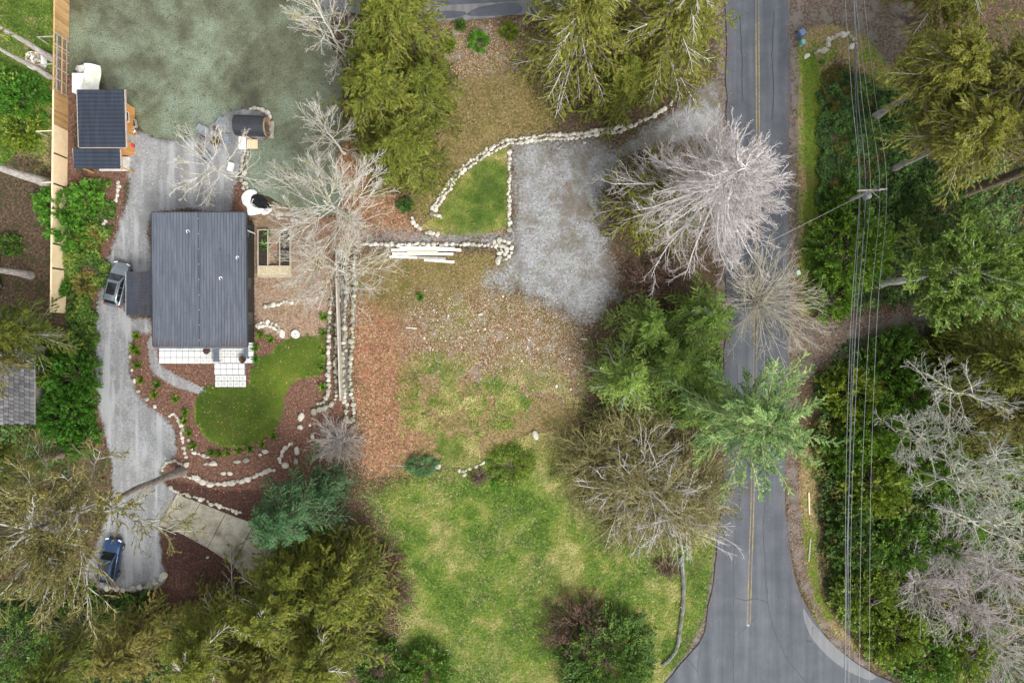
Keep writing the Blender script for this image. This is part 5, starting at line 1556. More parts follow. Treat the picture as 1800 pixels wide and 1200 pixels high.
def crumpled(name, label, cat, poly, h, mat, seed, rough=.25, group=None, hole=None):
    p = WL(smooth_line(poly, 48, True))[:, :2]
    c = p.mean(0); r = rng(seed)
    z0 = float(np.max(ground_z(p[:, 0], p[:, 1])))
    rings = [0, .35, .65, .88, 1.0]
    P = []
    for k, s in enumerate(rings):
        q = (p - c) * s
        zz = h * (1 - s ** 2.2) * (.6 + .8 * fbm(q[:, 0] + seed, q[:, 1], .9, seed)) + r.normal(0, rough * .15 * (s < .99), len(p))
        P.append(np.column_stack([q, np.maximum(zz, .02) + .02]))
    P = np.array(P)
    P = np.concatenate([P, P[:, :1]], 1)
    o = MB().grid(P).build(name, mat, None, False, (c[0], c[1], z0))
    return tag(o, label, cat, group)

# white stack behind the shed
def stack():
    x, y, _ = W(156, 142)
    t = tag(empty('covered_stack', (x, y, float(ground_z(x, y)))), 'white sheet and yellowed tarp over a stack behind the shed', 'tarp')
    MB().box((-.55, -.55, .45), (1.3, 2.0, .9)).build('sheet', M_PLASTW, t)
    P = []
    for i, xx in enumerate(np.linspace(.02, 1.35, 9)):
        P.append([(xx + .12 * math.sin(yy * 2.1), yy, .15 + .85 * math.sin(min(1, (1.45 - xx) / 1.2) * 1.5) * (.85 + .3 * vnoise(np.array(xx * 3), np.array(yy * 2.0), 3))) for yy in np.linspace(-1.5, 1.45, 14)])
    P = np.array(P)
    MB().grid(P).build('tarp', M_TARP, t)
    MB().box((-.3, 1.1, .3), (.9, .7, .5), rz=.2).build('block', M_GRAVW, t)
    for k in range(3):
        MB().box((-.9, .95 + k * .12, .12 + k * .12), (.5, .4, .1), rz=.5 + k * .3).build('board', M_GREYW, t)
stack()

# red and white container by the shed
def drum():
    x, y, _ = W(232, 257)
    t = tag(empty('drum', (x, y, .05)), 'red drum with a white lid at the corner of the orange shed', 'drum')
    MB().lathe((0, 0, 0), [(0, 0), (.36, 0), (.39, .3), (.36, .75), (.30, .82), (0, .82)], 18).build('barrel', mat_plain('red_plastic', (.42, .02, .05), (.55, .04, .09), 2, .4), t, True)
    MB().lathe((-.08, 0, .82), [(0, 0), (.30, 0), (.30, .05), (.22, .09), (0, .09)], 18).build('lid', M_PLASTW, t, True)
drum()
for k, (px, py, s, lb, nm, cat) in enumerate([(229, 206, (.55, .8, .8), 'white appliance shaped box against the orange shed wall', 'storage_box', 'box'),
                                              (236, 219, (.7, .8, .45), 'grey crate with a dark middle on the gravel by the shed', 'crate', 'crate'),
                                              (237, 231, (.4, .4, .4), 'small white bucket on the gravel by the shed', 'bucket', 'bucket')]):
    x, y, _ = W(px, py)
    t = tag(empty(nm, (x, y, .03), .2 * k), lb, cat)
    if nm == 'bucket':
        MB().lathe((0, 0, 0), [(0, 0), (.16, 0), (.2, .38), (.18, .38), (.15, .05), (0, .05)], 14).build('pail', M_PLASTW, t, True)
        MB().tube([(-.2, 0, .36), (-.12, 0, .5), (.12, 0, .5), (.2, 0, .36)], .012, 4).build('handle', M_BLACK, t)
    elif nm == 'crate':
        for sx in (-1, 1): MB().box((sx * .33, 0, .22), (.04, .8, .44)).build('side', M_GREYW, t)
        for sy in (-1, 1): MB().box((0, sy * .38, .22), (.62, .04, .44)).build('side', M_GREYW, t)
        MB().box((0, 0, .12), (.6, .72, .2)).build('contents', M_BLACK, t)
    else:
        MB().box((0, 0, .4), (.5, .75, .8)).build('body', M_PLASTW, t)
        MB().box((0, 0, .82), (.54, .79, .04)).build('lid', M_WHITEF, t)

# ---- barrel sauna
def sauna():
    x, y, _ = W(443, 222, 1.2)
    t = tag(empty('barrel_sauna', (x, y, .1), -.05), 'barrel sauna with a black curved roof beside the pond', 'sauna')
    Lh, r0 = 1.62, 1.05
    a = np.linspace(-.25, math.pi + .25, 22)
    P = np.array([[(xx, r0 * math.cos(q), 1.2 + r0 * math.sin(q)) for q in a] for xx in (-Lh, -Lh * .33, Lh * .33, Lh - .1)])
    roof = MB().grid(P)
    P2 = P.copy(); P2[..., 1] *= .97; P2[..., 2] = 1.2 + (P2[..., 2] - 1.2) * .97
    roof.grid(P2[::-1])
    roof.build('roof', mat_plain('black_shingle', (.018, .02, .025), (.034, .037, .045), 6, .5, bump=.01), t, True)
    n = 26
    for k in range(n):
        q = 2 * math.pi * k / n
        c, s = math.cos(q), math.sin(q)
        MB().box((.04, r0 * .93 * c, 1.2 + r0 * .93 * s), (2 * Lh + .05, .05, .25), rx=q).build('stave', M_SAUNA, t)
    for sx, nm in ((-1, 'end_wall'), (1, 'end_wall')):
        MB().lathe((sx * (Lh - .22), 0, 1.2), [(0, -.03), (r0 * .9, -.03), (r0 * .9, .03), (0, .03)], 26, axis='X').build(nm, M_SAUNA, t)
    MB().box((Lh - .12, 0, 1.1), (.06, .7, 1.5)).build('door', M_GLASS, t)
    MB().box((Lh + .1, 0, .22), (.5, 1.8, .08)).build('deck', M_GREYW, t)
    for sx in (-.9, .9): MB().box((sx, 0, .12), (.18, 1.7, .35)).build('cradle', M_GREYW, t)
    for k, (dx, dy) in enumerate(((-.4, .1), (.0, .25), (-.15, -.15))):
        MB().lathe((dx, dy, 1.2 + math.sqrt(r0 ** 2 - dy ** 2) - .02), [(0, 0), (.07, 0), (.07, .06), (0, .06)], 8).build('roof_vent', M_BLACK, t)
sauna()
def slab_thing(name, label, cat, px0, py0, px1, py1, h, mat, z=0.03, rz=0, planks=0, group=None):
    x0, y1, _ = W(px0, py0); x1, y0, _ = W(px1, py1)
    c = ((x0 + x1) / 2, (y0 + y1) / 2)
    t = tag(empty(name, (c[0], c[1], z), rz), label, cat, group)
    if planks:
        w = (x1 - x0) / planks
        for i in range(planks): MB().box(((i + .5) * w - (x1 - x0) / 2, 0, h - .02), (w - .02, y1 - y0, .04)).build('plank', mat, t)
        for s in (-1, 1): MB().box((0, s * (y1 - y0) * .35, h / 2 - .02), (x1 - x0 - .04, .08, max(.05, h - .045))).build('bearer', M_GREYW, t)
    else:
        MB().box((0, 0, h / 2), (x1 - x0, y1 - y0, h), top=.98).build('slab', mat, t)
        MB().box((0, 0, h + .012), ((x1 - x0) * .9, (y1 - y0) * .9, .02)).build('top_face', mat, t)
    return t
slab_thing('step_block', 'white concrete step at the foot of the sauna', 'step', 421, 241, 434, 263, .22, M_PLASTW)
slab_thing('deck_platform', 'tan plank platform in front of the sauna over the pond edge', 'deck', 436, 247, 455, 263, .3, M_PINE, planks=6)
MBp = MB().bar((*W(430, 241)[:2], .9), (*W(446, 248)[:2], .5), .16, .12)
tag(MBp.build('timber_beam', mat_plain('pinkish_wood', (.34, .22, .17), (.5, .36, .29), 3)), 'short brown beam propped against the sauna', 'beam')

# fire pit and chairs
def chair(label, px, py, rz):
    x, y, _ = W(px, py)
    t = tag(empty('garden_chair', (x, y, .02), rz), label, 'chair', 'chairs round the fire pit')
    for k in range(5): MB().box((0, -.26 + k * .13, .36 + k * .02), (.62, .115, .03), rx=.15).build('seat_slat', M_CHAIR, t)
    for k in range(5): MB().box((-.26 + k * .13, -.42, .70), (.115, .03, .78), rx=.42).build('back_slat', M_CHAIR, t)
    for s in (-1, 1):
        MB().box((s * .38, -.02, .55), (.12, .78, .03)).build('armrest', M_CHAIR, t)
        MB().box((s * .36, .32, .27), (.06, .08, .54)).build('leg', M_CHAIR, t)
        MB().box((s * .36, -.28, .24), (.06, .08, .48), rx=.2).build('leg', M_CHAIR, t)
for a in [('grey garden chair nearest the sauna, north of the fire pit', 391, 220, 2.6), ('dark grey garden chair at the pond edge west of the fire pit', 363, 233, -2.2),
          ('grey garden chair beside the pale tree, east of the fire pit', 403, 247, 1.6), ('grey garden chair south west of the fire pit', 368, 276, -.6)]:
    chair(*a)
def firepit():
    x, y, _ = W(380, 249)
    t = tag(empty('fire_pit', (x, y, .02)), 'round rusty fire pit in the ring of garden chairs', 'fire pit')
    MB().lathe((0, 0, 0), [(.45, 0), (.5, .35), (.44, .35), (.4, .1), (0, .1)], 18).build('bowl', M_RUST, t, True)
    for k in range(4):
        a = k * .8
        MB().bar((.28 * math.cos(a), .28 * math.sin(a), .16), (-.28 * math.cos(a), -.28 * math.sin(a), .2), .09).build('log', M_BLACK, t)
firepit()
for lb, px, py in (('brown stump stool above the fire pit', 381, 228), ('brown stump stool left of the fire pit', 358, 243), ('brown stump stool below left of the fire pit', 355, 261)):
    x, y, _ = W(px, py)
    t = tag(empty('stump_stool', (x, y, .0)), lb, 'stump', 'stump stools round the fire pit')
    MB().lathe((0, 0, 0), [(.27, 0), (.24, .2), (.25, .42)], 12).build('bark', BARK['brown'], t, True)
    MB().lathe((0, 0, .42), [(0, 0.005), (.25, 0)], 12).build('cut_face', M_RUST, t)
slab_thing('low_table', 'small white topped table on the gravel by the pale tree', 'table', 403, 287, 411, 302, .42, M_PLASTW, rz=-.25)

# small pond with a white liner
crumpled('pond_liner', 'crumpled white liner sheet round the little black pond', 'sheet', [(425, 345), (434, 335), (446, 334), (452, 340), (444, 350), (442, 362), (450, 367), (466, 368), (462, 374), (448, 378), (436, 378), (434, 365), (427, 358)], .12, M_PLASTW, 3)
crumpled('pond_liner', 'torn strip of white liner right of the little black pond', 'sheet', [(460, 374), (468, 366), (478, 368), (474, 374), (464, 378)], .2, M_PLASTW, 4)
bp = WL(smooth_line([(443, 346), (450, 342), (458, 343), (472, 354), (478, 362), (470, 366), (452, 366), (442, 358)], 30, True))[:, :2]
zl = float(np.max(ground_z(bp[:, 0], bp[:, 1])))
tag(MB().prism(bp, zl - .3, zl + .12).build('black_water', mat_plain('black_pond_water', (.004, .004, .005), (.008, .008, .010), 2, .05, spec=.5)), kind='structure')

# ---- raised beds
def raised():
    x, y, _ = W(485, 446)
    t = tag(empty('raised_bed', (x, y, float(ground_z(x, y)))), 'u shaped timber planter with two dark soil beds beside the house', 'planter')
    o = np.array([x, y, 0])
    q = lambda px, py: (np.array(W(px, py)) - o)[:2]
    def board(a, b, w=.09): MB().bar((*a, .22), (*b, .22), w, .5).build('frame_board', mat_plain('grey_tan_board', (.36, .31, .23), (.52, .46, .36), 3, .8, objrand=.4), t)
    for a, b in (((456, 405), (456, 487)), ((456, 405), (473, 405)), ((473, 406), (473, 467)), ((494, 405), (512, 405)), ((494, 406), (494, 467)), ((512, 405), (512, 487)), ((457, 487), (511, 487)), ((457, 468.5), (511, 468.5))):
        board(q(*a), q(*b))
    def fill(nm, a, b, m, z):
        p0, p1 = q(*a), q(*b)
        MB().prism([(p0[0], p1[1]), (p1[0], p1[1]), (p1[0], p0[1]), (p0[0], p0[1])], -.05, z).build(nm, m, t)
    fill('soil', (456.8, 405.8), (472.3, 467.6), M_SOIL, .36)
    fill('soil', (494.8, 405.8), (511.2, 467.6), M_SOIL, .37)
    fill('bench_top', (456.8, 469.4), (511.2, 486.2), mat_plain('straw_top', (.36, .30, .19), (.52, .45, .31), 6, .9), .42)
raised()
bush('salad_plant', 'bright green leafy crop in the left soil bed of the planter', 466, 432, .55, .55, 'bright', seed=301, shoots=46, per=20, ll=.17, lw=.1, sq=1.3)
bush('salad_plant', 'green leafy crop at the top of the left soil bed', 469, 411, .38, .5, 'bright', seed=302, shoots=30, per=18, ll=.17, lw=.1, tone=(0, .6))
bush('herb_plant', 'small dry herb between the two soil beds', 490, 457, .3, .3, 'olive', seed=303, shoots=20, per=14, ll=.12, lw=.06)
def disc():
    x, y, _ = W(520, 587)
    t = tag(empty('round_lid', (x, y, float(ground_z(x, y)))), 'round pale concrete lid between the lawn and the wood chips', 'lid')
    MB().lathe((0, 0, 0), [(.46, 0), (.46, .25), (.42, .3), (.36, .3), (.34, .26), (0, .26)], 22).build('cap', M_GRAVW, t)
    MB().tube([(-.1, 0, .26), (-.1, 0, .33), (.1, 0, .33), (.1, 0, .26)], .015, 4).build('handle', M_BLACK, t)
disc()

# ---- stones
def stone_meshes(mat, n, seed):
    r = rng(seed); out = []
    for k in range(n):
        bm = bmesh.new()
        bmesh.ops.create_icosphere(bm, subdivisions=2, radius=0.5)
        cuts = norm(r.normal(0, 1, (7, 3)))
        dd = r.uniform(.26, .42, 7)
        for v in bm.verts:
            c = np.array(v.co)
            for q, e in zip(cuts, dd):
                s = c @ q
                if s > e: c = c - q * (s - e) * .85
            v.co = Vector(c + r.normal(0, .012, 3))
        bmesh.ops.scale(bm, vec=(1.15, 1.15, 1.15), verts=bm.verts)
        me = bpy.data.meshes.new('stone')
        bm.to_mesh(me); bm.free()
        me.materials.append(mat)
        out.append(me)
    return out
ST = {'n': stone_meshes(M_STONE, 7, 1), 'w': stone_meshes(M_STONEW, 7, 2), 'm': stone_meshes(M_STONEM, 7, 3)}

def stone_wall(label, pts, size, seed, kind='w', rows=1, width=0, gap=.92, h=.75, cat='stone edging', name='stone_edging', group=None, zoff=0.0, jit=.12, closed=False, drop=0.0):
    """a line of stones: each stone is a part"""
    r = rng(seed)
    p = smooth_line(WL(pts)[:, :2], 400, closed)
    s = np.concatenate([[0], np.cumsum(np.linalg.norm(np.diff(p, axis=0), axis=1))])
    c = p.mean(0)
    t = tag(empty(name, (c[0], c[1], 0)), label, cat, group)
    tn = norm(np.gradient(p, axis=0)); nn = np.stack([-tn[:, 1], tn[:, 0]], 1)
    for q in range(rows):
        u = r.uniform(0, size * .35)
        off = 0 if rows == 1 else width * (q / (rows - 1) - .5)
        while u < s[-1]:
            sz = size * .70 * r.uniform(.52, 1.55)
            i = min(np.searchsorted(s, u + sz / 2), len(p) - 1)
            if r.uniform() > drop:
                xy = p[i] + nn[i] * (off + r.normal(0, jit * size))
                z = float(ground_z(xy[0], xy[1])) + sz * h * .20 + zoff
                link('stone', ST[kind if r.uniform() > .25 else 'nnm'[r.integers(0, 3)]][r.integers(0, 7)], t, (xy[0] - c[0], xy[1] - c[1], z),
                     (r.normal(0, .25), r.normal(0, .25), math.atan2(tn[i][1], tn[i][0]) + r.normal(0, .25)),
                     (sz * r.uniform(.95, 1.25), sz * r.uniform(.8, 1.1), sz * h))
            u += sz * gap
    return t

def boulder(label, px, py, dx, dy, rz=0.0, seed=0, kind='w', group=None, h=.7):
    x, y, _ = W(px, py)
    sx, sy = dx * PX * .92, dy * PX * .92
    hh = min(sx, sy) * h
    o = link('boulder', ST[kind][seed % 7], None, (x, y, float(ground_z(x, y)) + hh * .3), (0, 0, R(rz)), (sx, sy, hh))
    return tag(o, label, 'boulder', group)

stone_wall('curved white stone wall sweeping from the terrace tip to the road gravel', [(766, 378), (762, 368), (772, 352), (785, 332), (800, 311), (824, 289), (851, 271), (880, 255), (900, 249), (930, 245), (960, 241), (1000, 240), (1035, 236), (1060, 231), (1090, 228)], .50, 401, rows=2, width=.42, h=.7, cat='stone wall', name='stone_wall')
stone_wall('broken line of stones under the big cedars leading to the road', [(1092, 229), (1110, 222), (1130, 212), (1150, 203), (1164, 194), (1180, 182), (1190, 168)], .5, 402, h=.7, drop=.2)
stone_wall('straight column of white stones between the terrace and the gravel pad', [(895, 262), (895, 300), (895, 340), (895, 403)], .52, 403, h=.7, drop=.06)
stone_wall('low stones along the lower left rim of the grass terrace', [(722, 380), (728, 392), (737, 402), (752, 409), (768, 412), (778, 411)], .55, 404, h=.6, drop=.2)
stone_wall('grey stones at the tip inside the terrace', [(760, 376), (768, 380), (775, 383)], .5, 405, 'n', h=.6)
stone_wall('long row of pale stones above the lumber pile', [(632, 428), (660, 429), (690, 430), (730, 430), (780, 430), (830, 430), (872, 430)], .62, 406, rows=1, h=.8, cat='stone wall', name='stone_wall')
stone_wall('knot of round stones at the right end of the row by the lumber', [(872, 427), (886, 428), (895, 436), (893, 446), (886, 452), (880, 445), (876, 436)], .55, 407, rows=2, width=.5, h=.8, closed=True)
boulder('smooth white boulder below the knot of stones by the gravel pad', 875, 458, 11, 16, 5, 2)
stone_wall('left mossy stone row beside the narrow walled fence', [(590, 520), (586, 560), (586, 600), (584, 640), (585, 680), (583, 698), (575, 706), (563, 715)], .58, 408, 'm', rows=2, width=.75, h=.9, cat='stone wall', name='stone_wall', zoff=.05)
stone_wall('right mossy stone row beside the orange leaf strip', [(620, 432), (615, 470), (617, 505), (614, 540), (612, 600), (610, 640), (610, 680), (615, 710), (615, 738)], .56, 409, 'm', rows=2, width=.8, h=.9, cat='stone wall', name='stone_wall', zoff=.05)
boulder('grey boulder closing the lower end of the right stone row', 615, 741, 14, 9, 0, 1, 'n')
stone_wall('short stone line at the upper edge of the wood chip yard', [(461, 538), (472, 536), (486, 535), (500, 532), (513, 531)], .5, 410, h=.7)
stone_wall('curved stone border beside the black house wall', [(449, 574), (460, 570), (472, 569), (484, 575), (490, 581)], .5, 411, rows=2, width=.3, h=.7)
boulder('white boulder at the end of the curved stone border by the house', 496, 586, 11, 16, 20, 3)
stone_wall('two tone stone line down the left edge of the mulch by the driveway bend', [(293, 730), (303, 728), (311, 732), (316, 742), (320, 752), (320, 765), (321, 778), (323, 790), (327, 803)], .48, 412, h=.7, drop=.12)
stone_wall('small hooked ring of stones where the trunk meets the driveway', [(284, 828), (288, 818), (298, 811), (310, 811), (318, 816), (322, 822)], .42, 413, 'n', h=.7)
stone_wall('stone terrace line curving under the mulch bed', [(320, 833), (330, 838), (345, 842), (362, 848), (376, 850), (390, 850), (407, 848), (424, 845), (440, 841), (452, 834), (468, 829), (482, 826)], .62, 414, rows=1, h=.8, cat='stone wall', name='stone_wall', kind='n')
stone_wall('stone line along the top edge of the concrete drive', [(296, 853), (306, 862), (318, 867), (330, 869), (345, 874), (358, 879), (372, 884), (386, 889), (398, 893), (410, 896), (422, 902)], .5, 415, 'n', h=.75, drop=.1)
stone_wall('upper row of loose pale stones along the mulch below the lawn', [(331, 770), (334, 780), (340, 791), (352, 798), (364, 803)], .5, 416, h=.7, drop=.25)
stone_wall('stone group climbing the mulch near the right side of the lawn', [(494, 818), (493, 806), (496, 796), (505, 785), (512, 780)], .5, 417, h=.75)
stone_wall('stone border at the top of the twiggy shrub', [(548, 729), (556, 722), (566, 716), (575, 712)], .62, 418, 'm', h=.8)
stone_wall('row of rocks closing the lower end of the driveway', [(180, 1031), (196, 1034), (214, 1034), (234, 1033), (252, 1031), (268, 1029), (284, 1018), (286, 1010)], .75, 419, 'n', h=.75, gap=1.0)
stone_wall('white rocks on the field left of the olive mound', [(802, 825), (812, 827), (822, 827), (830, 822), (840, 818), (850, 813)], .42, 420, h=.7, drop=.1)
stone_wall('half ring of white rocks on the grass by the dirt turnaround', [(1433, 99), (1436, 92), (1446, 89), (1456, 85), (1453, 77), (1459, 70), (1468, 65), (1478, 62), (1488, 62), (1497, 66), (1501, 73), (1496, 83)], .72, 421, h=.75)
stone_wall('thin line of pale stones along the shed side of the driveway', [(210, 317), (208, 332), (205, 348), (200, 362), (195, 376), (189, 384), (182, 395), (183, 405), (188, 420)], .42, 422, 'w', h=.6, drop=.15)
stone_wall('stony bank between the pale tree and the pond', [(433, 262), (430, 280), (428, 300), (428, 316), (430, 332)], .45, 423, 'n', rows=2, width=.3, h=.7)
stone_wall('reddish brown stones behind the sauna at the water', [(436, 194), (448, 192), (460, 193), (470, 199), (474, 206)], .6, 424, 'n', h=.8)
stone_wall('pebbly shore between the planter yard and the pond', [(478, 372), (490, 378), (505, 381), (520, 384), (535, 388)], .5, 425, 'n', h=.6, rows=2, width=.4)

BL = [('boulder on the grass just left of the white half ring', 1417, 99, 13, 10, 15, 'w'), ('largest pale boulder above the olive mound on the field', 941, 764, 12, 17, 20, 'w'),
      ('white boulder at the left end of the field rocks by the juniper', 769, 819, 13, 11, 30, 'w'), ('white rock at the lower end of the field rock row', 817, 834, 10, 7, 0, 'w'),
      ('white rock touching the top left of the olive mound', 871, 806, 6, 6, 0, 'w'),
      ('pale boulder in the mulch right of the lawn, upper of two', 530, 732, 11, 16, -25, 'n'), ('pale boulder in the mulch right of the lawn, lower of two', 528, 751, 11, 10, 0, 'n'),
      ('tall grey boulder at the right end of the mulch terraces', 523, 793, 10, 17, 10, 'n'), ('dark grey boulder below the tall one', 521, 811, 10, 13, 0, 'm'),
      ('big round boulder on the right of the terrace line', 502, 817, 16, 11, 0, 'n'), ('white boulder near the bottom of the lawn', 467, 793, 13, 9, -20, 'w'),
      ('small tan stone beside the white boulder below the lawn', 458, 799, 7, 5, 0, 'n'), ('grey boulder below the lawn, middle of the mulch', 433, 808, 12, 10, 0, 'm'),
      ('flat grey boulder left of the middle mulch boulder', 418, 811, 14, 8, 0, 'm'), ('round pale boulder above the terrace line', 375, 814, 17, 12, -10, 'w'),
      ('slim white stone touching the round pale boulder', 362, 815, 10, 5, 20, 'w'), ('white boulder at the head of the trunk by the driveway', 328, 816, 10, 13, -30, 'w'),
      ('tan boulder on the mulch between the terraces', 405, 831, 10, 8, 0, 'n'), ('grey stone beside the tan mulch boulder', 393, 832, 11, 7, 0, 'n'),
      ('striped white boulder in the middle of the terrace line', 408, 848, 17, 11, 5, 'w'), ('long white boulder at the left of the terrace line', 346, 840, 20, 10, -25, 'w'),
      ('white stone in the stony dirt, larger one', 844, 552, 10, 6, 0, 'w'), ('white stone in the stony dirt below the larger one', 852, 578, 6, 5, 0, 'w'),
      ('white rock at the right rim of the stony dirt, left one', 978, 678, 5, 7, 0, 'w'), ('white rock at the right rim of the stony dirt, right one', 1003, 684, 5, 5, 0, 'w'),
      ('lone white stone on the gravel below the curved wall', 1027, 251, 6, 5, 0, 'w'), ('pale boulder among the bright green bushes by the shed', 166, 339, 13, 11, -20, 'w'),
      ('pale boulder on the mulch by the sauna shore', 430, 322, 10, 8, 0, 'n'),
      ('white rock on the driveway mulch edge, first from the house', 229, 605, 6, 7, 0, 'w'), ('white rock on the driveway mulch edge, second from the house', 229, 626, 7, 7, 0, 'w'),
      ('white rock on the driveway mulch edge, third from the house', 232, 650, 5, 6, 0, 'w'), ('white rock on the driveway mulch edge, fourth from the house', 237, 669, 6, 9, 10, 'w'),
      ('white rock on the driveway mulch edge, fifth from the house', 243, 687, 8, 9, 0, 'w'), ('white rock on the driveway mulch edge, sixth from the house', 258, 701, 9, 8, -20, 'w'),
      ('white rock on the driveway mulch edge, last from the house', 272, 714, 8, 7, -30, 'w'),
      ('grey rock right of the twiggy shrub stones', 550, 768, 8, 9, 0, 'n'), ('white rock at the left of the twiggy shrub', 545, 747, 6, 5, 0, 'w'),
      ('pale rock in the dark soil bed by the concrete', 365, 979, 6, 5, 0, 'w')]
for k, (lb, px, py, dx, dy, rz, kd) in enumerate(BL): boulder(lb, px, py, dx, dy, rz, k * 3 + 1, kd)

# ---- narrow walled fence between the stone rows
def inner_fence():
    a = np.array(W(594, 330, 0)); 
    pts = [(596, 440), (596, 500), (598, 560), (600, 620), (601, 660), (603, 702)]
    P = [np.array(W(*q)) for q in pts]
    x, y, _ = P[3]
    t = tag(empty('slat_fence', (x, y, 0)), 'narrow dark slat fence with a pale top rail between the two stone rows', 'fence')
    o = np.array([x, y, 0])
    hgt = 1.15
    for i in range(len(P) - 1):
        A, B = P[i] - o, P[i + 1] - o
        A[2] = B[2] = 0
        d = B - A
        for k in range(5):
            MB().bar(A + [0.04, 0, .18 + k * .2], B + [0.04, 0, .18 + k * .2], .03, .17).build('slat', M_GREYW, t)
        MB().bar(A + [0, 0, hgt], B + [0, 0, hgt], .15, .05).build('top_rail', mat_plain('pale_rail', (.33, .28, .22), (.47, .41, .34), 3), t)
        MB().box(A + [-.03, 0, hgt / 2 - .1], (.1, .1, hgt)).build('post', M_GREYW, t)
    MB().box(P[-1] - o + [-.03, 0, hgt / 2 - .1], (.1, .1, hgt)).build('post', M_GREYW, t)
    # plank walk at its foot, on the right
    wk = tag(empty('plank_walk', (x, y, 0)), 'dark narrow plank walk along the foot of the slat fence', 'walkway')
    for i in range(len(P) - 1):
        A, B = P[i] - o, P[i + 1] - o
        n = 6
        for k in range(n):
            c = lerp(A, B, (k + .5) / n)
            L = np.linalg.norm(B - A) / n
            MB().box((c[0] + .42, c[1], .09 + float(ground_z(x + c[0], y + c[1]))), (.55, L - .03, .06)).build('plank', mat_plain('dark_walk_boards', (.09, .075, .065), (.17, .15, .13), 4, .85, objrand=.5), wk)
inner_fence()

# ---- lumber pile: each board a thing
LB = [('uppermost white board of the lumber pile', 703, 436, 800, 437, 'w', 0), ('long white board second from the top of the lumber pile', 688, 440, 810, 439, 'w', 0), ('white board sticking out at the right of the lumber pile', 778, 437, 811, 441, 'w', .12),
      ('cream board in the middle of the lumber pile', 716, 444, 770, 445, 'c', .06), ('white board under the cream one in the lumber pile', 690, 446, 797, 447, 'w', 0),
      ('white board at the lower left of the lumber pile', 685, 451, 735, 453, 'w', 0), ('grey board in the lower middle of the lumber pile', 734, 453, 784, 455, 'g', .05), ('lowest white board at the lower right of the lumber pile', 746, 457, 799, 461, 'w', 0)]
for lb, a, b, c, d, m, z in LB:
    P, Q = np.array(G(a, b, .16 + z)), np.array(G(c, d, .16 + z))
    mid = (P + Q) / 2
    o = MB().bar(P - mid, Q - mid, .27, .10).build('board', {'w': M_WHITEW, 'c': M_CREAMW, 'g': M_GREYW}[m], None, False, tuple(mid))
    tag(o, lb, 'board', 'boards of the lumber pile')
for lb, a, b, c, d in (('pale board lying on the leafy verge right of the road', 1421, 865, 1422, 903), ('grey thin board on the green verge below the pale board', 1424, 945, 1421, 986),
                       ('thin white stick at the left rim of the stony dirt', 714, 576, 733, 577), ('white stick at the right rim of the stony dirt', 1021, 596, 1032, 596), ('dead grey branch left of the juniper', 686, 817, 716, 819)):
    P, Q = np.array(G(a, b, .07)), np.array(G(c, d, .07)); mid = (P + Q) / 2
    o = MB().bar(P - mid, Q - mid, .14 if a > 1400 else .07, .06).build('board' if a > 1400 else 'stick', M_PINE if lb.startswith('pale') else (M_WHITEW if 'white' in lb else M_GREYW), None, False, tuple(mid))
    tag(o, lb, 'board' if a > 1400 else 'stick')

# mossy fallen log at the roadside
def log():
    P = np.array([G(*q) for q in ((1199, 976), (1197, 990), (1200, 1010), (1201, 1040), (1200, 1065), (1196, 1090), (1194, 1115), (1189, 1138), (1178, 1155), (1164, 1168))])
    P = smooth_line(P, 30); r = rng(6)
    P[:, :2] += r.normal(0, .05, (30, 2)); P[:, 2] += .1
    c = P.mean(0)
    t = tag(empty('fallen_log', tuple(c)), 'long mossy grey log lying along the field by the road bend', 'log')
    rad = .24 * (1 + .35 * (fbm(np.arange(30) * 1.0, np.zeros(30), .7, 3) - .5)) * np.linspace(1.15, .85, 30); rad[0] *= .8
    V, F = tubes((P - c)[None], rad[None], 8)
    link('trunk', mesh_data('trunk', V, F, mat_bark('mossy_log_bark', (.085, .09, .075), (.20, .205, .18), moss=(.075, .09, .03))), t)
    for k in (6, 13, 22):
        MB().tube([P[k] - c, P[k] - c + [.35 * (-1) ** k, .2, .25]], [.08, .03], 5).build('branch_stub', BARK['greybrown'], t)
log()

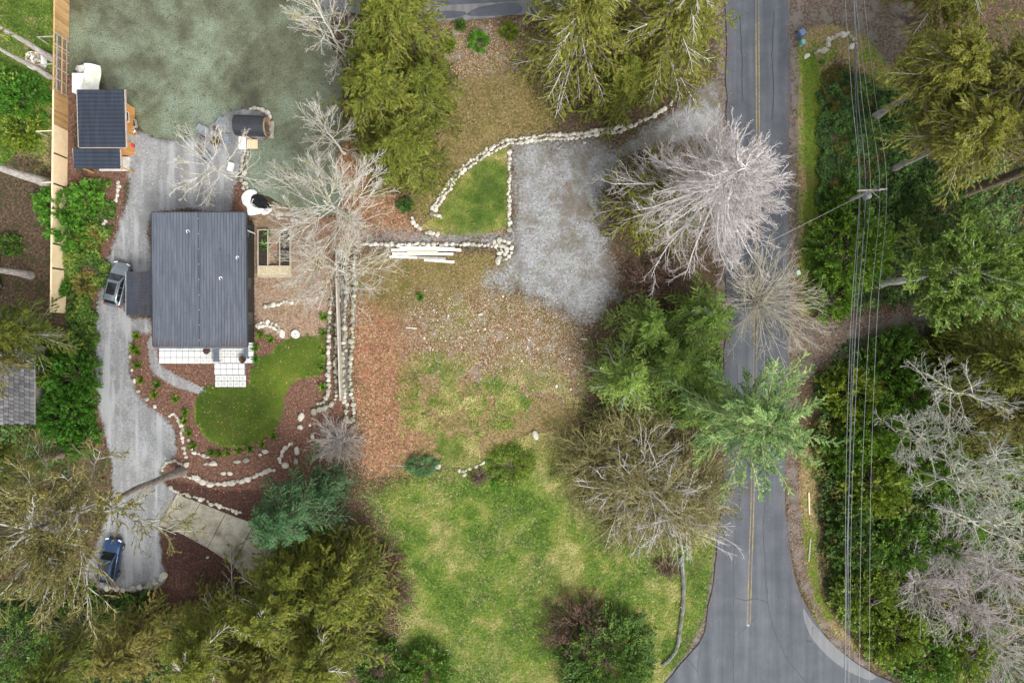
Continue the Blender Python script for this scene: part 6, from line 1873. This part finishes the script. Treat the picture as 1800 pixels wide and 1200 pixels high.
# ---- plank fence at the left
def left_fence():
    x0, y0, _ = W(113, 300)
    t = tag(empty('plank_fence', (x0, y0, 0)), 'tall wooden fence, brown planks at the top and pale new panels below', 'fence')
    hgt = 2.25
    line = lambda py: W(lerp(124, 116, (py + 120) / 670), py)[0] - x0
    Yp = lambda py: W(0, py)[1] - y0
    def span(p0, p1, nm, mat, n, h=hgt, z=.05, d=.035, gap=.015):
        for k in range(n):
            a, b = lerp(p0, p1, k / n), lerp(p0, p1, (k + 1) / n)
            A, B = np.array((line(a), Yp(a), 0)), np.array((line(b), Yp(b), 0))
            c = (A + B) / 2; L = np.linalg.norm(B - A) - gap
            MB().box((c[0], c[1], z + h / 2), (d, L, h), rz=math.atan2(B[1] - A[1], B[0] - A[0]) - math.pi / 2).build(nm, mat, t)
    span(-120, 72, 'plank', M_FENCE, 34)
    span(172, 230, 'plank', M_FENCE, 11)
    for a, b in ((230, 278), (280, 330), (332, 382), (384, 432), (434, 474), (476, 551)): span(a, b, 'panel', M_PINE, 1, gap=.06)
    # open stretch with wire mesh and rails
    for z in (.35, 1.1, 1.9):
        MB().bar((line(72), Yp(72), z), (line(172), Yp(172), z), .07, .12).build('rail', M_FENCE if z < 1.2 else M_GREYW, t)
    for k in range(6):
        p = lerp(74, 170, k / 5)
        MB().box((line(p), Yp(p), 1.1), (.06, .10, 2.2)).build('stile', M_GREYW, t)
    mesh = MB()
    for k in range(34):
        p = lerp(72, 172, k / 33)
        mesh.bar((line(p) - .02, Yp(p), .2), (line(p) - .02, Yp(p), 2.1), .012)
    for k in range(10):
        z = .25 + k * .2
        mesh.bar((line(72) - .02, Yp(72), z), (line(172) - .02, Yp(172), z), .012)
    mesh.build('wire_mesh', M_GREYW, t)
    # top rail, posts and raking props behind
    for a, b in ((-120, 72), (72, 172), (172, 230), (230, 551)):
        MB().bar((line(a) - .07, Yp(a), hgt + .03), (line(b) - .07, Yp(b), hgt + .03), .16, .06).build('top_rail', M_PINE if a > 100 else M_FENCE, t)
    for p in list(range(-110, 555, 52)):
        MB().box((line(p) - .10, Yp(p), 1.15), (.1, .1, 2.35)).build('post', M_FENCE, t)
    for p in (80, 127, 241, 329):
        MB().bar((line(p) - .1, Yp(p), hgt - .1), (line(p) - 2.0, Yp(p), hgt - .3), .09).build('prop', M_PINE if p > 200 else M_GREYW, t)
        MB().box((line(p) - 2.0, Yp(p), .95), (.09, .09, 2.1)).build('prop', M_GREYW, t)
    MB().bar((line(163) - .1, Yp(163), hgt), (line(130) - 1.1, Yp(130), .2), .16, .1).build('brace', M_PINE, t)
left_fence()

# bulk sack, left of the fence
def sack():
    x, y, _ = W(70, 111)
    t = tag(empty('bulk_sack', (x, y, float(ground_z(x, y)))), 'white bulk sack heaped with pale scraps beside the plank fence', 'sack')
    r = rng(12)
    a = np.linspace(0, 2 * math.pi, 21)[:-1]
    P = []
    for z, s in ((0, .85), (.3, 1.0), (.7, 1.0), (.95, .95), (1.0, .85), (.85, .8)):
        sq = np.maximum(np.abs(np.cos(a)), np.abs(np.sin(a))) ** -.55
        P.append(np.stack([np.cos(a) * s * sq * .95, np.sin(a) * s * sq * .9, z + r.normal(0, .03, 20)], 1))
    P = np.array(P); P = np.concatenate([P, P[:, :1]], 1)
    MB().grid(P[:, ::-1]).build('bag', M_PLASTW, t)
    for k in range(26):
        q = r.uniform(-.65, .65, 2)
        MB().box((q[0], q[1], .86 + r.uniform(0, .25)), tuple(r.uniform(.12, .45, 3)), rz=r.uniform(0, 3), rx=r.uniform(-.5, .5)).build('scrap', [M_PLASTW, M_CREAMW, M_GREYW, mat_plain('brown_scrap', (.30, .18, .08), (.42, .28, .15), 3)][k % 4], t)
sack()

# grey shingled shed roof at the left
def grey_shed():
    x0, x1 = W(2, 0, 2.6)[0], W(61, 0, 2.6)[0]
    y1, y0 = W(0, 604, 2.6)[1], W(0, 745, 2.6)[1]
    c = ((x0 + x1) / 2, (y0 + y1) / 2)
    t = tag(empty('garden_shed', (c[0], c[1], 0)), 'low shed with a weathered grey shingle roof left of the driveway shrubs', 'shed')
    hx, hy = (x1 - x0) / 2, (y1 - y0) / 2
    MB().box((0, 0, 1.15), (2 * hx - .5, 2 * hy - .5, 2.4)).build('wall', M_GREYW, t)
    r = rng(3)
    zf = lambda x: 2.75 - x * .10
    MB().add([(-hx, -hy, zf(-hx) - .06), (hx, -hy, zf(hx) - .06), (hx, hy, zf(hx) - .06), (-hx, hy, zf(-hx) - .06), (-hx, -hy, zf(-hx) - .01), (hx, -hy, zf(hx) - .01), (hx, hy, zf(hx) - .01), (-hx, hy, zf(-hx) - .01)],
             [[0, 3, 2, 1], [4, 5, 6, 7], [0, 1, 5, 4], [1, 2, 6, 5], [2, 3, 7, 6], [3, 0, 4, 7]]).build('roof_deck', M_FASC, t)
    sm = mat_plain('weathered_shingle', (.07, .07, .075), (.30, .29, .285), 5, .85, objrand=.6)
    nx, ny = 7, 20
    me = MB().box((0, 0, 0), (2 * hx / nx - .05, 2 * hy / ny - .06, .05)).data('shingle', sm)
    for i in range(nx):
        for j in range(ny):
            x = -hx + (i + .5) * 2 * hx / nx
            y = -hy + (j + .5) * 2 * hy / ny + (.5 * (i % 2) - .25) * 2 * hy / ny * .6
            link('shingle', me, t, (x, y, zf(x) + .03), (r.normal(0, .01), .10 + .05, r.normal(0, .01)))
    MB().bar((hx + .03, -hy, zf(hx)), (hx + .03, hy, zf(hx)), .06, .14).build('eave_board', M_GREYW, t)
grey_shed()

# ---- cars
def car(label, px, py, rz, paint, seed=0):
    x, y, _ = W(px, py, .8)
    t = tag(empty('parked_car', (x, y, .03), rz), label, 'car', 'cars parked on the gravel driveway')
    # lower body, lofted front (+y) to back
    st = [(2.34, .50, .50, .62), (2.26, .72, .34, .74), (2.05, .86, .26, .86), (1.5, .92, .24, .96), (.95, .93, .24, 1.03), (.3, .93, .24, 1.04), (-.8, .93, .24, 1.05), (-1.6, .92, .25, 1.07), (-2.1, .88, .30, 1.05), (-2.27, .80, .40, .98), (-2.34, .70, .52, .86)]
    P = []
    for (yy, w, zb, zt) in st:
        zm = (zb + zt) / 2
        half = [(w * .84, zb), (w * .97, zb + .08), (w, zm), (w * .985, zt - .10), (w * .90, zt - .015), (w * .5, zt + .02), (0, zt + .03)]
        ring = half + [(-a, b) for a, b in half[-2::-1]]
        P.append([(a, yy, b) for a, b in ring])
    P = np.array(P)
    b = MB().grid(P)
    b.grid(np.stack([P[0], np.repeat(P[0].mean(0)[None], P.shape[1], 0)])[::-1]); b.grid(np.stack([P[-1], np.repeat(P[-1].mean(0)[None], P.shape[1], 0)]))
    body = b.build('body', paint, t, True)
    # cabin
    cs = [(1.02, .80, .80, 1.03, 1.035), (.30, .82, .66, 1.03, 1.52), (-.2, .83, .68, 1.03, 1.62), (-1.0, .83, .68, 1.04, 1.63), (-1.75, .80, .64, 1.05, 1.53), (-2.18, .76, .72, 1.03, 1.06)]
    Q = np.array([[(wb, yy, zb), (lerp(wb, wt, .92), yy, lerp(zb, zt, .9)), (wt * .8, yy, zt), (0, yy, zt + .025), (-wt * .8, yy, zt), (-lerp(wb, wt, .92), yy, lerp(zb, zt, .9)), (-wb, yy, zb)] for yy, wb, wt, zb, zt in cs])
    MB().grid(Q).build('cabin', paint, t, True)
    def pane(nm, pts, m=M_CARGL, off=.012):
        p = np.array(pts, float)
        n = np.cross(p[1] - p[0], p[3] - p[0]); n /= np.linalg.norm(n)
        ctr = p.mean(0)
        if n @ (ctr - np.array([0, -.4, .9])) < 0: p = p[::-1]; n = -n
        q = np.concatenate([p - n * .02, p + n * off])
        return MB().add(q, [[4, 5, 6, 7], [0, 1, 5, 4], [1, 2, 6, 5], [2, 3, 7, 6], [3, 0, 4, 7]]).build(nm, m, t)
    pane('windshield', [(-.70, .98, 1.07), (.70, .98, 1.07), (.55, .33, 1.515), (-.55, .33, 1.515)], off=.03)
    pane('rear_window', [(-.60, -2.08, 1.16), (.60, -2.08, 1.16), (.52, -1.78, 1.51), (-.52, -1.78, 1.51)], off=.03)
    pane('sunroof', [(-.46, .05, 1.615), (.46, .05, 1.615), (.46, -1.2, 1.635), (-.46, -1.2, 1.635)], off=.035)
    for s in (-1, 1):
        for y0, y1, tp0, tp1 in ((.72, -.28, .10, -.25), (-.34, -1.10, -.34, -1.08), (-1.16, -1.85, -1.14, -1.6)):
            pane('side_window', [(s * .825, y0, 1.09), (s * .825, y1, 1.09), (s * .70, tp1, 1.47), (s * .70, tp0, 1.47)], off=.02)
        m = MB().box((s * 1.0, .72, 1.08), (.2, .12, .14), top=.8).build('mirror', paint if s < 0 else paint, t)
        MB().bar((s * .60, -1.7, 1.60), (s * .62, .1, 1.60), .045, .05).build('roof_rail', M_BLACK, t)
        MB().box((s * .66, 2.16, .72), (.36, .22, .14), rz=-s * .35).build('headlight', M_LAMPW, t)
        MB().box((s * .72, -2.24, .90), (.26, .14, .2), rz=s * .25).build('tail_light', M_LAMPR, t)
        for yy in (1.42, -1.40):
            w = MB().lathe((s * .84, yy, .335), [(.2, -.11), (.31, -.11), (.335, -.06), (.335, .06), (.31, .11), (.2, .11)], 18, axis='X').build('wheel', M_TYRE, t, True)
            MB().lathe((s * .87, yy, .335), [(0, s * .05), (.2, s * .07), (.215, s * .02)], 12, axis='X').build('rim', M_RIM, w)
    MB().box((0, 2.36, .45), (1.2, .06, .18)).build('grille', M_BLACK, t)
    MB().box((0, -2.36, .45), (1.4, .06, .2)).build('bumper', M_BLACK, t)
    return t
car('silver car with a black sunroof parked beside the porch roof', 206, 499, -R(13), M_CARSIL)
car('blue car half hidden under the pale tree at the lower driveway', 193, 985, -R(10), M_CARBLUE)
car('blue car cut by the left edge behind the pale tree trunk', -22, 480, R(4), M_CARBLUE)

# ---- roadside boxes and pole
def utility_box(label, px, py, s, c0, c1, rz):
    x, y, _ = W(px, py)
    t = tag(empty('utility_box', (x, y, float(ground_z(x, y))), rz), label, 'utility box')
    m = mat_plain('box_%s' % label.split()[0], c0, c1, 2, .5)
    MB().box((0, 0, s[2] / 2 - .03), s, top=.94).build('cabinet', m, t)
    MB().box((0, 0, s[2]), (s[0] * 1.05, s[1] * 1.05, .08), top=.85).build('lid', m, t)
    MB().box((0, -s[1] / 2 - .02, s[2] * .6), (.04, .04, .12)).build('latch', M_BLACK, t)
utility_box('blue box on the verge beside the dirt turnaround', 1405, 63, (.62, .66, .95), (.09, .14, .24), (.14, .20, .32), .5)
utility_box('teal box on the verge just below the blue one', 1408, 78, (.42, .48, .7), (.16, .34, .31), (.24, .42, .40), .1)
utility_box('mint green box on the dirt shoulder right of the road', 1399, 480, (.42, .48, .7), (.36, .50, .42), (.46, .60, .52), .3)

def power_line():
    top_h = 7.8
    tx, ty, _ = W(1543, 331, top_h)
    gz = float(ground_z(tx, ty))
    t = tag(empty('utility_pole', (tx, ty, gz)), 'grey utility pole with a crossarm standing in the evergreens', 'utility pole')
    MB().tube([(0, 0, -.2), (0, 0, 4), (0, 0, top_h)], [.22, .19, .15], 10).build('pole', BARK['greybrown'], t, True)
    ca = (-.15, -.05, top_h - .7)
    A, B = np.array(ca) + [-1.45, -.05, 0], np.array(ca) + [1.25, .12, 0]
    MB().bar(A, B, .14, .14).build('crossarm', M_GREYW, t)
    MB().bar((0, 0, top_h - 1.6), np.array(ca) + [-1.0, 0, -.05], .05).build('brace', M_GREYW, t)
    MB().bar((0, 0, top_h - 1.6), np.array(ca) + [.9, 0, -.05], .05).build('brace', M_GREYW, t)
    MB().lathe((.42, -.2, top_h - 3.2), [(0, 0), (.26, 0), (.28, .1), (.28, .8), (.24, .88), (0, .9)], 14).build('transformer', mat_plain('transformer_grey', (.30, .31, .32), (.38, .39, .40), 2, .5), t, True)
    at = [A + [.06, 0, .1], np.array(ca) + [-.35, 0, .1], np.array(ca) + [.55, 0, .1], B + [-.05, 0, .1]]
    for p in at:
        MB().lathe(p, [(0, 0), (.04, 0), (.07, .06), (.04, .12), (.06, .17), (0, .2)], 8).build('insulator', M_WHITEF, t, True)
    MB().bar((.0, 0, top_h - 1.2), (.9, -.55, top_h - 1.5), .06).build('guy_arm', M_GREYW, t)
    wire_m = mat_plain('pale_cable', (.22, .23, .23), (.30, .31, .31), 3, .5)
    wire_d = mat_plain('dark_cable', (.10, .11, .13), (.16, .17, .19), 3, .5)
    def wire(label, pts, rad, m):
        P = smooth_line(np.array(pts), 60)
        c = P.mean(0)
        V, F = tubes((P - c)[None], np.full((1, len(P)), rad), 5)
        o = link('power_cable', mesh_data('power_cable', V, F, m, smooth=True), None, tuple(c))
        tag(o, label, 'cable', 'power cables along the road')
    base = np.array([tx, ty, gz])
    lab = ['leftmost pale power cable strung along the road', 'second pale power cable from the left', 'third pale power cable from the left', 'rightmost pale power cable nearest the woods']
    for p, lb, dx0, dx1 in zip(at, lab, (1485, 1500, 1503, 1518), (1486, 1492, 1510, 1528)):
        q = base + p + [0, 0, .2]
        u = np.array(W(dx0, -10, 7.2)); v = np.array(W(dx1, 1210, 6.9))
        u2 = u + (u - q) * .5; v2 = v + (v - q) * .25
        u2[2] = 7.4; v2[2] = 7.2
        wire(lb, [u2, u, lerp(u, q, .5) - [0, 0, .1], q, lerp(q, v, .25) - [0, 0, .9], lerp(q, v, .6) - [0, 0, 1.0], v, v2], .017, wire_m)
    for k, (a0, a1, h, lb) in enumerate(((1500, 1484, 5.9, 'thick dark bundled cable below the power cables'), (1502, 1490, 5.3, 'lowest dark cable below the power cables'))):
        q = base + [-.2 - .2 * k, 0, h]
        u = np.array(W(a0, -10, h - .6)); v = np.array(W(a1, 1210, h - .6))
        wire(lb, [u + (u - q) * .5, u, lerp(u, q, .5) - [0, 0, .35], q, lerp(q, v, .3) - [0, 0, .8], lerp(q, v, .65) - [0, 0, .7], v, v + (v - q) * .25], .045 - .01 * k, wire_d)
    sp = tag(MB().lathe((0, 0, 0), [(0, 0), (.09, .03), (.1, .4), (.09, 1.2), (0, 1.25)], 8, axis='Y').build('cable_splice', M_BLACK, None, True, tuple(base + [-.22, -3.4, 5.75])), 'black splice case hanging on the cable just below the pole', 'splice case')
    # service drop across the road
    e = np.array(W(1262, 470, 5.0))
    P = [base + [-.1, 0, top_h - 1.5], lerp(base + [0, 0, top_h - 1.5], e, .5) - [0, 0, .35], e]
    P = smooth_line(np.array(P), 50); c = P.mean(0)
    V, F = tubes((P - c)[None], np.full((1, 50), .03), 5)
    tag(link('service_drop', mesh_data('service_drop', V, F, wire_m, smooth=True), None, tuple(c)), 'pale service cable crossing the road from the pole to the silver tree', 'cable')
power_line()
# ------------------------------------------------------------------ ground cover nobody could count
def scatter(n, r, cond, x0=-58, x1=58, y0=-40, y1=40):
    X = r.uniform(x0, x1, n); Y = r.uniform(y0, y1, n)
    k = cond(X, Y) > r.uniform(0, 1, n)
    return X[k], Y[k]


def not_road(X, Y):
    return (poly_sd(X, Y, outline[::3]) < -.12 - .25 * fbm(X, Y, 1.2, 91, 2)).astype(float)


def blades(name, leaf, n, seed, cond, L, w, tone, lift=.5, box=None):
    r = rng(seed)
    X, Y = scatter(n, r, cond, *(box or (-58, 58, -40, 40)))
    m = len(X)
    Z = ground_z(X, Y)
    a = r.uniform(0, 6.283, m); el = r.uniform(.15, 1.2, m) * lift
    D = np.stack([np.cos(a) * np.cos(el), np.sin(a) * np.cos(el), np.sin(el)], 1)
    l = L * r.uniform(.6, 1.4, m)
    C = np.stack([X, Y, Z + .02 + l * .5 * np.sin(el)], 1)
    N = np.array([0, 0, 1.0]) + r.normal(0, .35, (m, 3))
    V, F = kites(C, D, N, l, w * r.uniform(.7, 1.3, m))
    tn = np.clip(tone(X, Y, r), 0, 1)
    o = link(name, mesh_data(name, V, F, LEAF[leaf], tint=np.repeat(tn, 4)))
    tag(o, kind='stuff')
    return o


TERR = [(768, 378), (802, 316), (852, 276), (892, 258), (894, 398), (850, 412), (780, 414), (735, 402)]


def patch(X, Y, s=.16, seed=31):
    return fbm(X, Y, s, seed, 4)


def tone_field(X, Y, r):
    p = (fbm(X, Y, .34, 41, 4) - .5) * 2.9 + .50 + (fbm(X, Y, 1.1, 44, 2) - .5) * .8
    return p * .8 + r.normal(0, .13, len(X))


blades('field_grass', 'grass', 210000, 501, lambda X, Y: np.clip(mask_at('field', X, Y) * 1.3 - .22, 0, 1) * not_road(X, Y), .30, .05, tone_field, .55, (-20, 24, -42, -6))
blades('weeds', 'grass', 120000, 502, lambda X, Y: np.clip((mask_at('weeds', X, Y) + mask_at('lawn', X, Y) * (X > 20)) * 1.1 - .15, 0, 1) * not_road(X, Y), .26, .05,
       lambda X, Y, r: tone_field(X, Y, r) * np.where(X > 29, .5, 1.0) + np.where((X > 29) & (X < 30.6), .38, 0), .55)
blades('dry_moss_grass', 'olive', 70000, 503, lambda X, Y: np.clip(mask_at('moss', X, Y) * 1.1 - .2, 0, 1) * .8, .16, .04, lambda X, Y, r: (fbm(X, Y, .5, 51, 3) - .5) * 1.6 + .55 + r.normal(0, .15, len(X)), .4, (-18, 5, 0, 32))
blades('terrace_grass', 'grass', 60000, 504, lambda X, Y: np.clip(mask_at('moss', X, Y) * 1.1 - .1, 0, 1) * (poly_sd(X, Y, WL(TERR)[:, :2]) > 0), .2, .045, lambda X, Y, r: (fbm(X, Y, .4, 52, 4) - .5) * 3.0 + .42 + r.normal(0, .13, len(X)), .4, (-12, 2, 9, 22))
blades('weed_grass', 'grass', 60000, 507, lambda X, Y: np.clip(mask_at('moss', X, Y) * 1.1 - .1, 0, 1) * .8 * (fbm(X, Y, .45, 59, 3) > .47), .26, .05, lambda X, Y, r: (fbm(X, Y, .5, 60, 3) - .5) * 2.2 + .78 + r.normal(0, .16, len(X)), .5, (-12, 8, -14, -1))
blades('lawn_grass', 'lawn', 150000, 505, lambda X, Y: (mask_at('lawn', X, Y) > .45) * (X < -15), .12, .03, lambda X, Y, r: (fbm(X, Y, .25, 53, 3) - .5) * 1.6 + .45 + np.clip((X + 26) * .07, -.2, .5) * (Y > -8) + r.normal(0, .12, len(X)), .5, (-35, -18, -12, 2))


def litter_cond(X, Y):
    return np.clip(mask_at('litter', X, Y) * .9 + mask_at('chips', X, Y) * .25 + mask_at('mulch', X, Y) * .10 + mask_at('moss', X, Y) * .08 + mask_at('weeds', X, Y) * .05 + mask_at('rocky', X, Y) * .05 + mask_at('gravel', X, Y) * (X > -16) * .03, 0, 1) * not_road(X, Y) * np.clip(.4 + fbm(X, Y, .9, 61, 3), 0, 1)


blades('sparse_weeds', 'grass', 60000, 506, lambda X, Y: np.clip(mask_at('rocky', X, Y) * .5 + mask_at('gravel', X, Y) * (X > -16) * .28, 0, 1) * (fbm(X, Y, .55, 58, 4) > .53), .22, .04, lambda X, Y, r: .45 + r.normal(0, .22, len(X)), .5, (-16, 24, -8, 30))


def flat_leaves(name, n, seed, cond, s, tone, box, leaf='litter'):
    r = rng(seed)
    X, Y = scatter(n, r, cond, *box)
    m = len(X)
    a = r.uniform(0, 6.283, m)
    D = np.stack([np.cos(a), np.sin(a), r.normal(0, .15, m)], 1)
    sz = s * r.uniform(.6, 1.5, m)
    V, F = kites(np.stack([X, Y, ground_z(X, Y) + .035 + r.uniform(0, .03, m)], 1), D, np.array([0, 0, 1.0]) + r.normal(0, .25, (m, 3)), sz, sz * .7)
    tag(link(name, mesh_data(name, V, F, LEAF[leaf], tint=np.repeat(np.clip(tone(X, Y, r), 0, 1), 4))), kind='stuff')


flat_leaves('fallen_leaves', 130000, 511, litter_cond, .15, lambda X, Y, r: r.uniform(0, 1, len(X)), (-40, 12, -16, 34))
flat_leaves('fallen_leaves', 30000, 512, lambda X, Y: np.clip(np.exp(-((X - 5.5) ** 2 + (Y + 29) ** 2) / 26) * .5 + np.exp(-((X + 14) ** 2 + (Y + 15) ** 2) / 20) * .25, 0, 1), .16, lambda X, Y, r: r.uniform(.3, 1, len(X)), (-22, 20, -37, -8))
flat_leaves('fallen_leaves', 26000, 513, lambda X, Y: ((mask_at('track', X, Y) > .3) * .35 + np.exp(-((X - 31.0) ** 2) / 1.2) * .5 * (Y < -8) * (Y > -24)) * not_road(X, Y), .14, lambda X, Y, r: r.uniform(.2, 1, len(X)), (21, 42, -38, 10))

def road_edge(X, Y):
    s = poly_sd(X, Y, outline[::3])
    return np.where(s > 0, np.exp(-s / .35) * .5, 0) + ((s > .3) & (s < 6)) * .004


def grit():
    r = rng(515)
    X, Y = scatter(60000, r, road_edge, 20, 32, -38, 38)
    m = len(X)
    a = r.uniform(0, 6.283, m)
    sz = .10 * r.uniform(.5, 1.5, m)
    V, F = kites(np.stack([X, Y, np.full(m, .068)], 1), np.stack([np.cos(a), np.sin(a), 0 * a], 1), np.array([0, 0, 1.0]) + r.normal(0, .2, (m, 3)), sz, sz * .7)
    tag(link('road_grit', mesh_data('road_grit', V, F, LEAF['litter'], tint=np.repeat(r.uniform(0, .6, m), 4))), kind='stuff')
grit()

# pebbles strewn over the stony dirt
def pebbles():
    r = rng(521)
    def cond(X, Y):
        return np.clip(mask_at('rocky', X, Y) * .09, 0, 1) * np.clip(fbm(X, Y, .35, 71, 3) * 2.4 - .6 + np.exp(-((X - 1) ** 2 + (Y - 2) ** 2) / 30) * .7, 0, 1)
    X, Y = scatter(30000, r, cond, -12, 8, -7, 7)
    X2, Y2 = scatter(9000, r, lambda X, Y: mask_at('gravel', X, Y) * .2 + .02, -46, 12, -28, 26)
    s = np.concatenate([r.uniform(.03, .085, len(X)) * (1 + (r.uniform(0, 1, len(X)) > .95) * 1.0), r.uniform(.03, .07, len(X2))])
    X = np.concatenate([X, X2]); Y = np.concatenate([Y, Y2])
    m = len(X)
    oct_ = np.array([[1, 0, 0], [0, 1, 0], [-1, 0, 0], [0, -1, 0], [0, 0, .7], [0, 0, -.7]], float)
    a = r.uniform(0, 6.28, m)
    V = oct_[None] * s[:, None, None] * r.uniform(.6, 1.0, (m, 6, 1))
    c, sn = np.cos(a)[:, None], np.sin(a)[:, None]
    V = np.stack([V[..., 0] * c - V[..., 1] * sn, V[..., 0] * sn + V[..., 1] * c, V[..., 2]], -1)
    V += np.stack([X, Y, ground_z(X, Y) + .02], 1)[:, None]
    T = np.array([[0, 1, 4], [1, 2, 4], [2, 3, 4], [3, 0, 4], [1, 0, 5], [2, 1, 5], [3, 2, 5], [0, 3, 5]])
    F = (np.arange(m)[:, None, None] * 6 + T[None]).reshape(-1, 3)
    pm = NT('pebble')
    pm.bsdf(pm.ramp(pm.attr('tint'), [(0, (.20, .15, .10)), (.4, (.42, .36, .28)), (.8, (.66, .61, .53)), (1, (.80, .77, .70))]), .85, 0, .3)
    tag(link('pebbles', mesh_data('pebbles', V.reshape(-1, 3), F, pm.m, tint=np.repeat(r.uniform(0, 1, m), 6))), kind='stuff')
pebbles()


def cover(name, leaf, n, seed, polys, h, L, w, tone, clump=.5):
    """low leafy ground cover"""
    r = rng(seed)
    P = [WL(smooth_line(p, 40, True))[:, :2] for p in polys]
    allp = np.vstack(P)
    X = r.uniform(allp[:, 0].min(), allp[:, 0].max(), n); Y = r.uniform(allp[:, 1].min(), allp[:, 1].max(), n)
    sd = np.max([poly_sd(X, Y, p) for p in P], 0) + (fbm(X, Y, .4, seed, 4) - .5) * 4.5
    hum = fbm(X, Y, .8, seed + 3, 3)
    k = (sd > 0) & (hum > clump * .55 + r.uniform(-.12, .12, n)) & (not_road(X, Y) > 0)
    X, Y, hum = X[k], Y[k], hum[k]
    m = len(X)
    Z = ground_z(X, Y) + r.uniform(.02, 1, m) * h * np.clip((hum - .3) * 2.6, .1, 1.5)
    a = r.uniform(0, 6.283, m)
    D = np.stack([np.cos(a), np.sin(a), r.normal(0, .3, m)], 1)
    sz = r.uniform(.6, 1.4, m)
    V, F = kites(np.stack([X, Y, Z], 1), D, np.array([0, 0, 1.0]) + r.normal(0, .5, (m, 3)), L * sz, w * sz)
    tag(link(name, mesh_data(name, V, F, LEAF[leaf], tint=np.repeat(np.clip(tone(hum) + r.normal(0, .22, m), 0, 1), 4))), kind='stuff')


cover('ivy', 'ivy', 60000, 531, [[(1436, 130), (1480, 110), (1530, 150), (1600, 200), (1640, 330), (1560, 380), (1480, 370), (1442, 400), (1434, 260)]], .8, .26, .17, lambda h: (h - .3) * 1.6, .62)
cover('bramble', 'olive', 30000, 532, [[(1445, 130), (1520, 150), (1580, 240), (1540, 340), (1470, 340)]], .5, .26, .07, lambda h: h * 0 + .2, .72)
cover('undergrowth', 'ivy', 90000, 533, [[(1445, 380), (1620, 300), (1900, 300), (1900, 560), (1640, 520), (1460, 560)], [(1440, 680), (1560, 590), (1900, 560), (1900, 1300), (1560, 1160), (1470, 1080), (1440, 960)]], 1.2, .34, .17, lambda h: (h - .3) * 1.8, .45)
cover('undergrowth', 'olive', 50000, 534, [[(1450, 700), (1900, 560), (1900, 1300), (1560, 1180), (1480, 1080)]], 1.4, .36, .14, lambda h: (h - .35) * 1.8, .62)
cover('undergrowth', 'ivy', 60000, 535, [[(-60, 560), (60, 560), (150, 620), (160, 800), (60, 860), (-60, 900)], [(-60, 1020), (150, 1050), (330, 1090), (330, 1260), (-60, 1260)]], 1.2, .34, .17, lambda h: (h - .3) * 1.7, .5)
cover('meadow_grass', 'grass', 60000, 536, [[(-60, -60), (90, -60), (90, 150), (50, 260), (-60, 280)]], .3, .34, .06, lambda h: (h - .2) * .8, .42)
cover('undergrowth', 'dark', 26000, 537, [[(118, 330), (180, 320), (205, 360), (180, 480), (160, 640), (150, 640), (120, 540), (118, 430)]], .7, .25, .14, lambda h: (h - .2) * 1.8, .68)
cover('undergrowth', 'fir_g', 26000, 538, [[(1090, 590), (1160, 550), (1270, 590), (1260, 740), (1090, 730)]], .8, .3, .13, lambda h: (h - .35) * 1.2, .7)
cover('moss_patches', 'mossy', 12000, 539, [[(600, 100), (640, 100), (720, 320), (620, 340)], [(930, 60), (1230, 60), (1200, 170), (960, 220)]], .2, .25, .12, lambda h: h * .8, .6)
cover('green_weeds', 'laurel', 12000, 540, [[(800, 690), (880, 670), (930, 700), (900, 760), (820, 760)], [(690, 690), (730, 640), (760, 660), (740, 760), (700, 740)]], .15, .18, .08, lambda h: (h - .2) * 1.5, .98)

# little planted tufts in the mulch
TUFT = []
def tuft(label, px, py, rad, leaf='laurel', seed=0):
    r = rng(seed)
    x, y, z = G(px, py)
    m = 90
    a = r.uniform(0, 6.283, m); el = r.uniform(.1, 1.3, m)
    D = np.stack([np.cos(a) * np.cos(el), np.sin(a) * np.cos(el), np.sin(el)], 1)
    l = rad * r.uniform(.6, 1.2, m)
    V, F = kites(D * l[:, None] * .5 + [0, 0, .03], D, np.array([0, 0, 1.0]) + r.normal(0, .4, (m, 3)), l, l * .16)
    o = link('garden_tuft', mesh_data('garden_tuft', V, F, LEAF[leaf], tint=np.repeat(r.uniform(0, 1, m), 4)), None, (x, y, z))
    tag(o, label, 'plant', 'green tufts planted in the mulch')
ordn = ['first', 'second', 'third', 'fourth', 'fifth', 'sixth', 'seventh', 'eighth', 'ninth', 'tenth', 'eleventh']
for k, (px, py) in enumerate([(241, 590), (236, 612), (242, 618), (242, 641), (248, 668), (276, 676), (272, 694), (309, 701)]):
    tuft('green tuft in the driveway side mulch, %s counted down from the porch' % ordn[k], px, py, .62, 'laurel' if k % 2 else 'laurel_y', 600 + k)
for k, (px, py) in enumerate([(327, 724), (325, 740), (333, 760), (340, 783), (372, 795), (386, 797), (400, 795), (420, 792), (440, 788), (462, 780), (482, 766)]):
    tuft('green tuft edging the lower lawn, %s counted from the driveway round to the right' % ordn[k], px, py, .6, 'laurel', 620 + k)
for k, (px, py) in enumerate([(459, 589), (477, 596), (449, 611), (450, 631), (570, 557), (568, 585), (568, 620), (566, 645), (567, 680)]):
    tuft(['green tuft left of the curved stone border by the house', 'green tuft right of it below the curved stone border', 'green tuft at the upper right patio corner', 'green tuft at the lower right patio corner',
          'green tuft beside the left stone row, first from the top', 'green tuft beside the left stone row, second from the top', 'green tuft beside the left stone row, third from the top', 'green tuft beside the left stone row, fourth from the top', 'green tuft beside the left stone row, lowest'][k], px, py, .62, 'bright' if k in (2, 3) else 'laurel', 640 + k)
tuft('yellow green weed at the head of the stony dirt', 739, 522, .6, 'bright', 660)
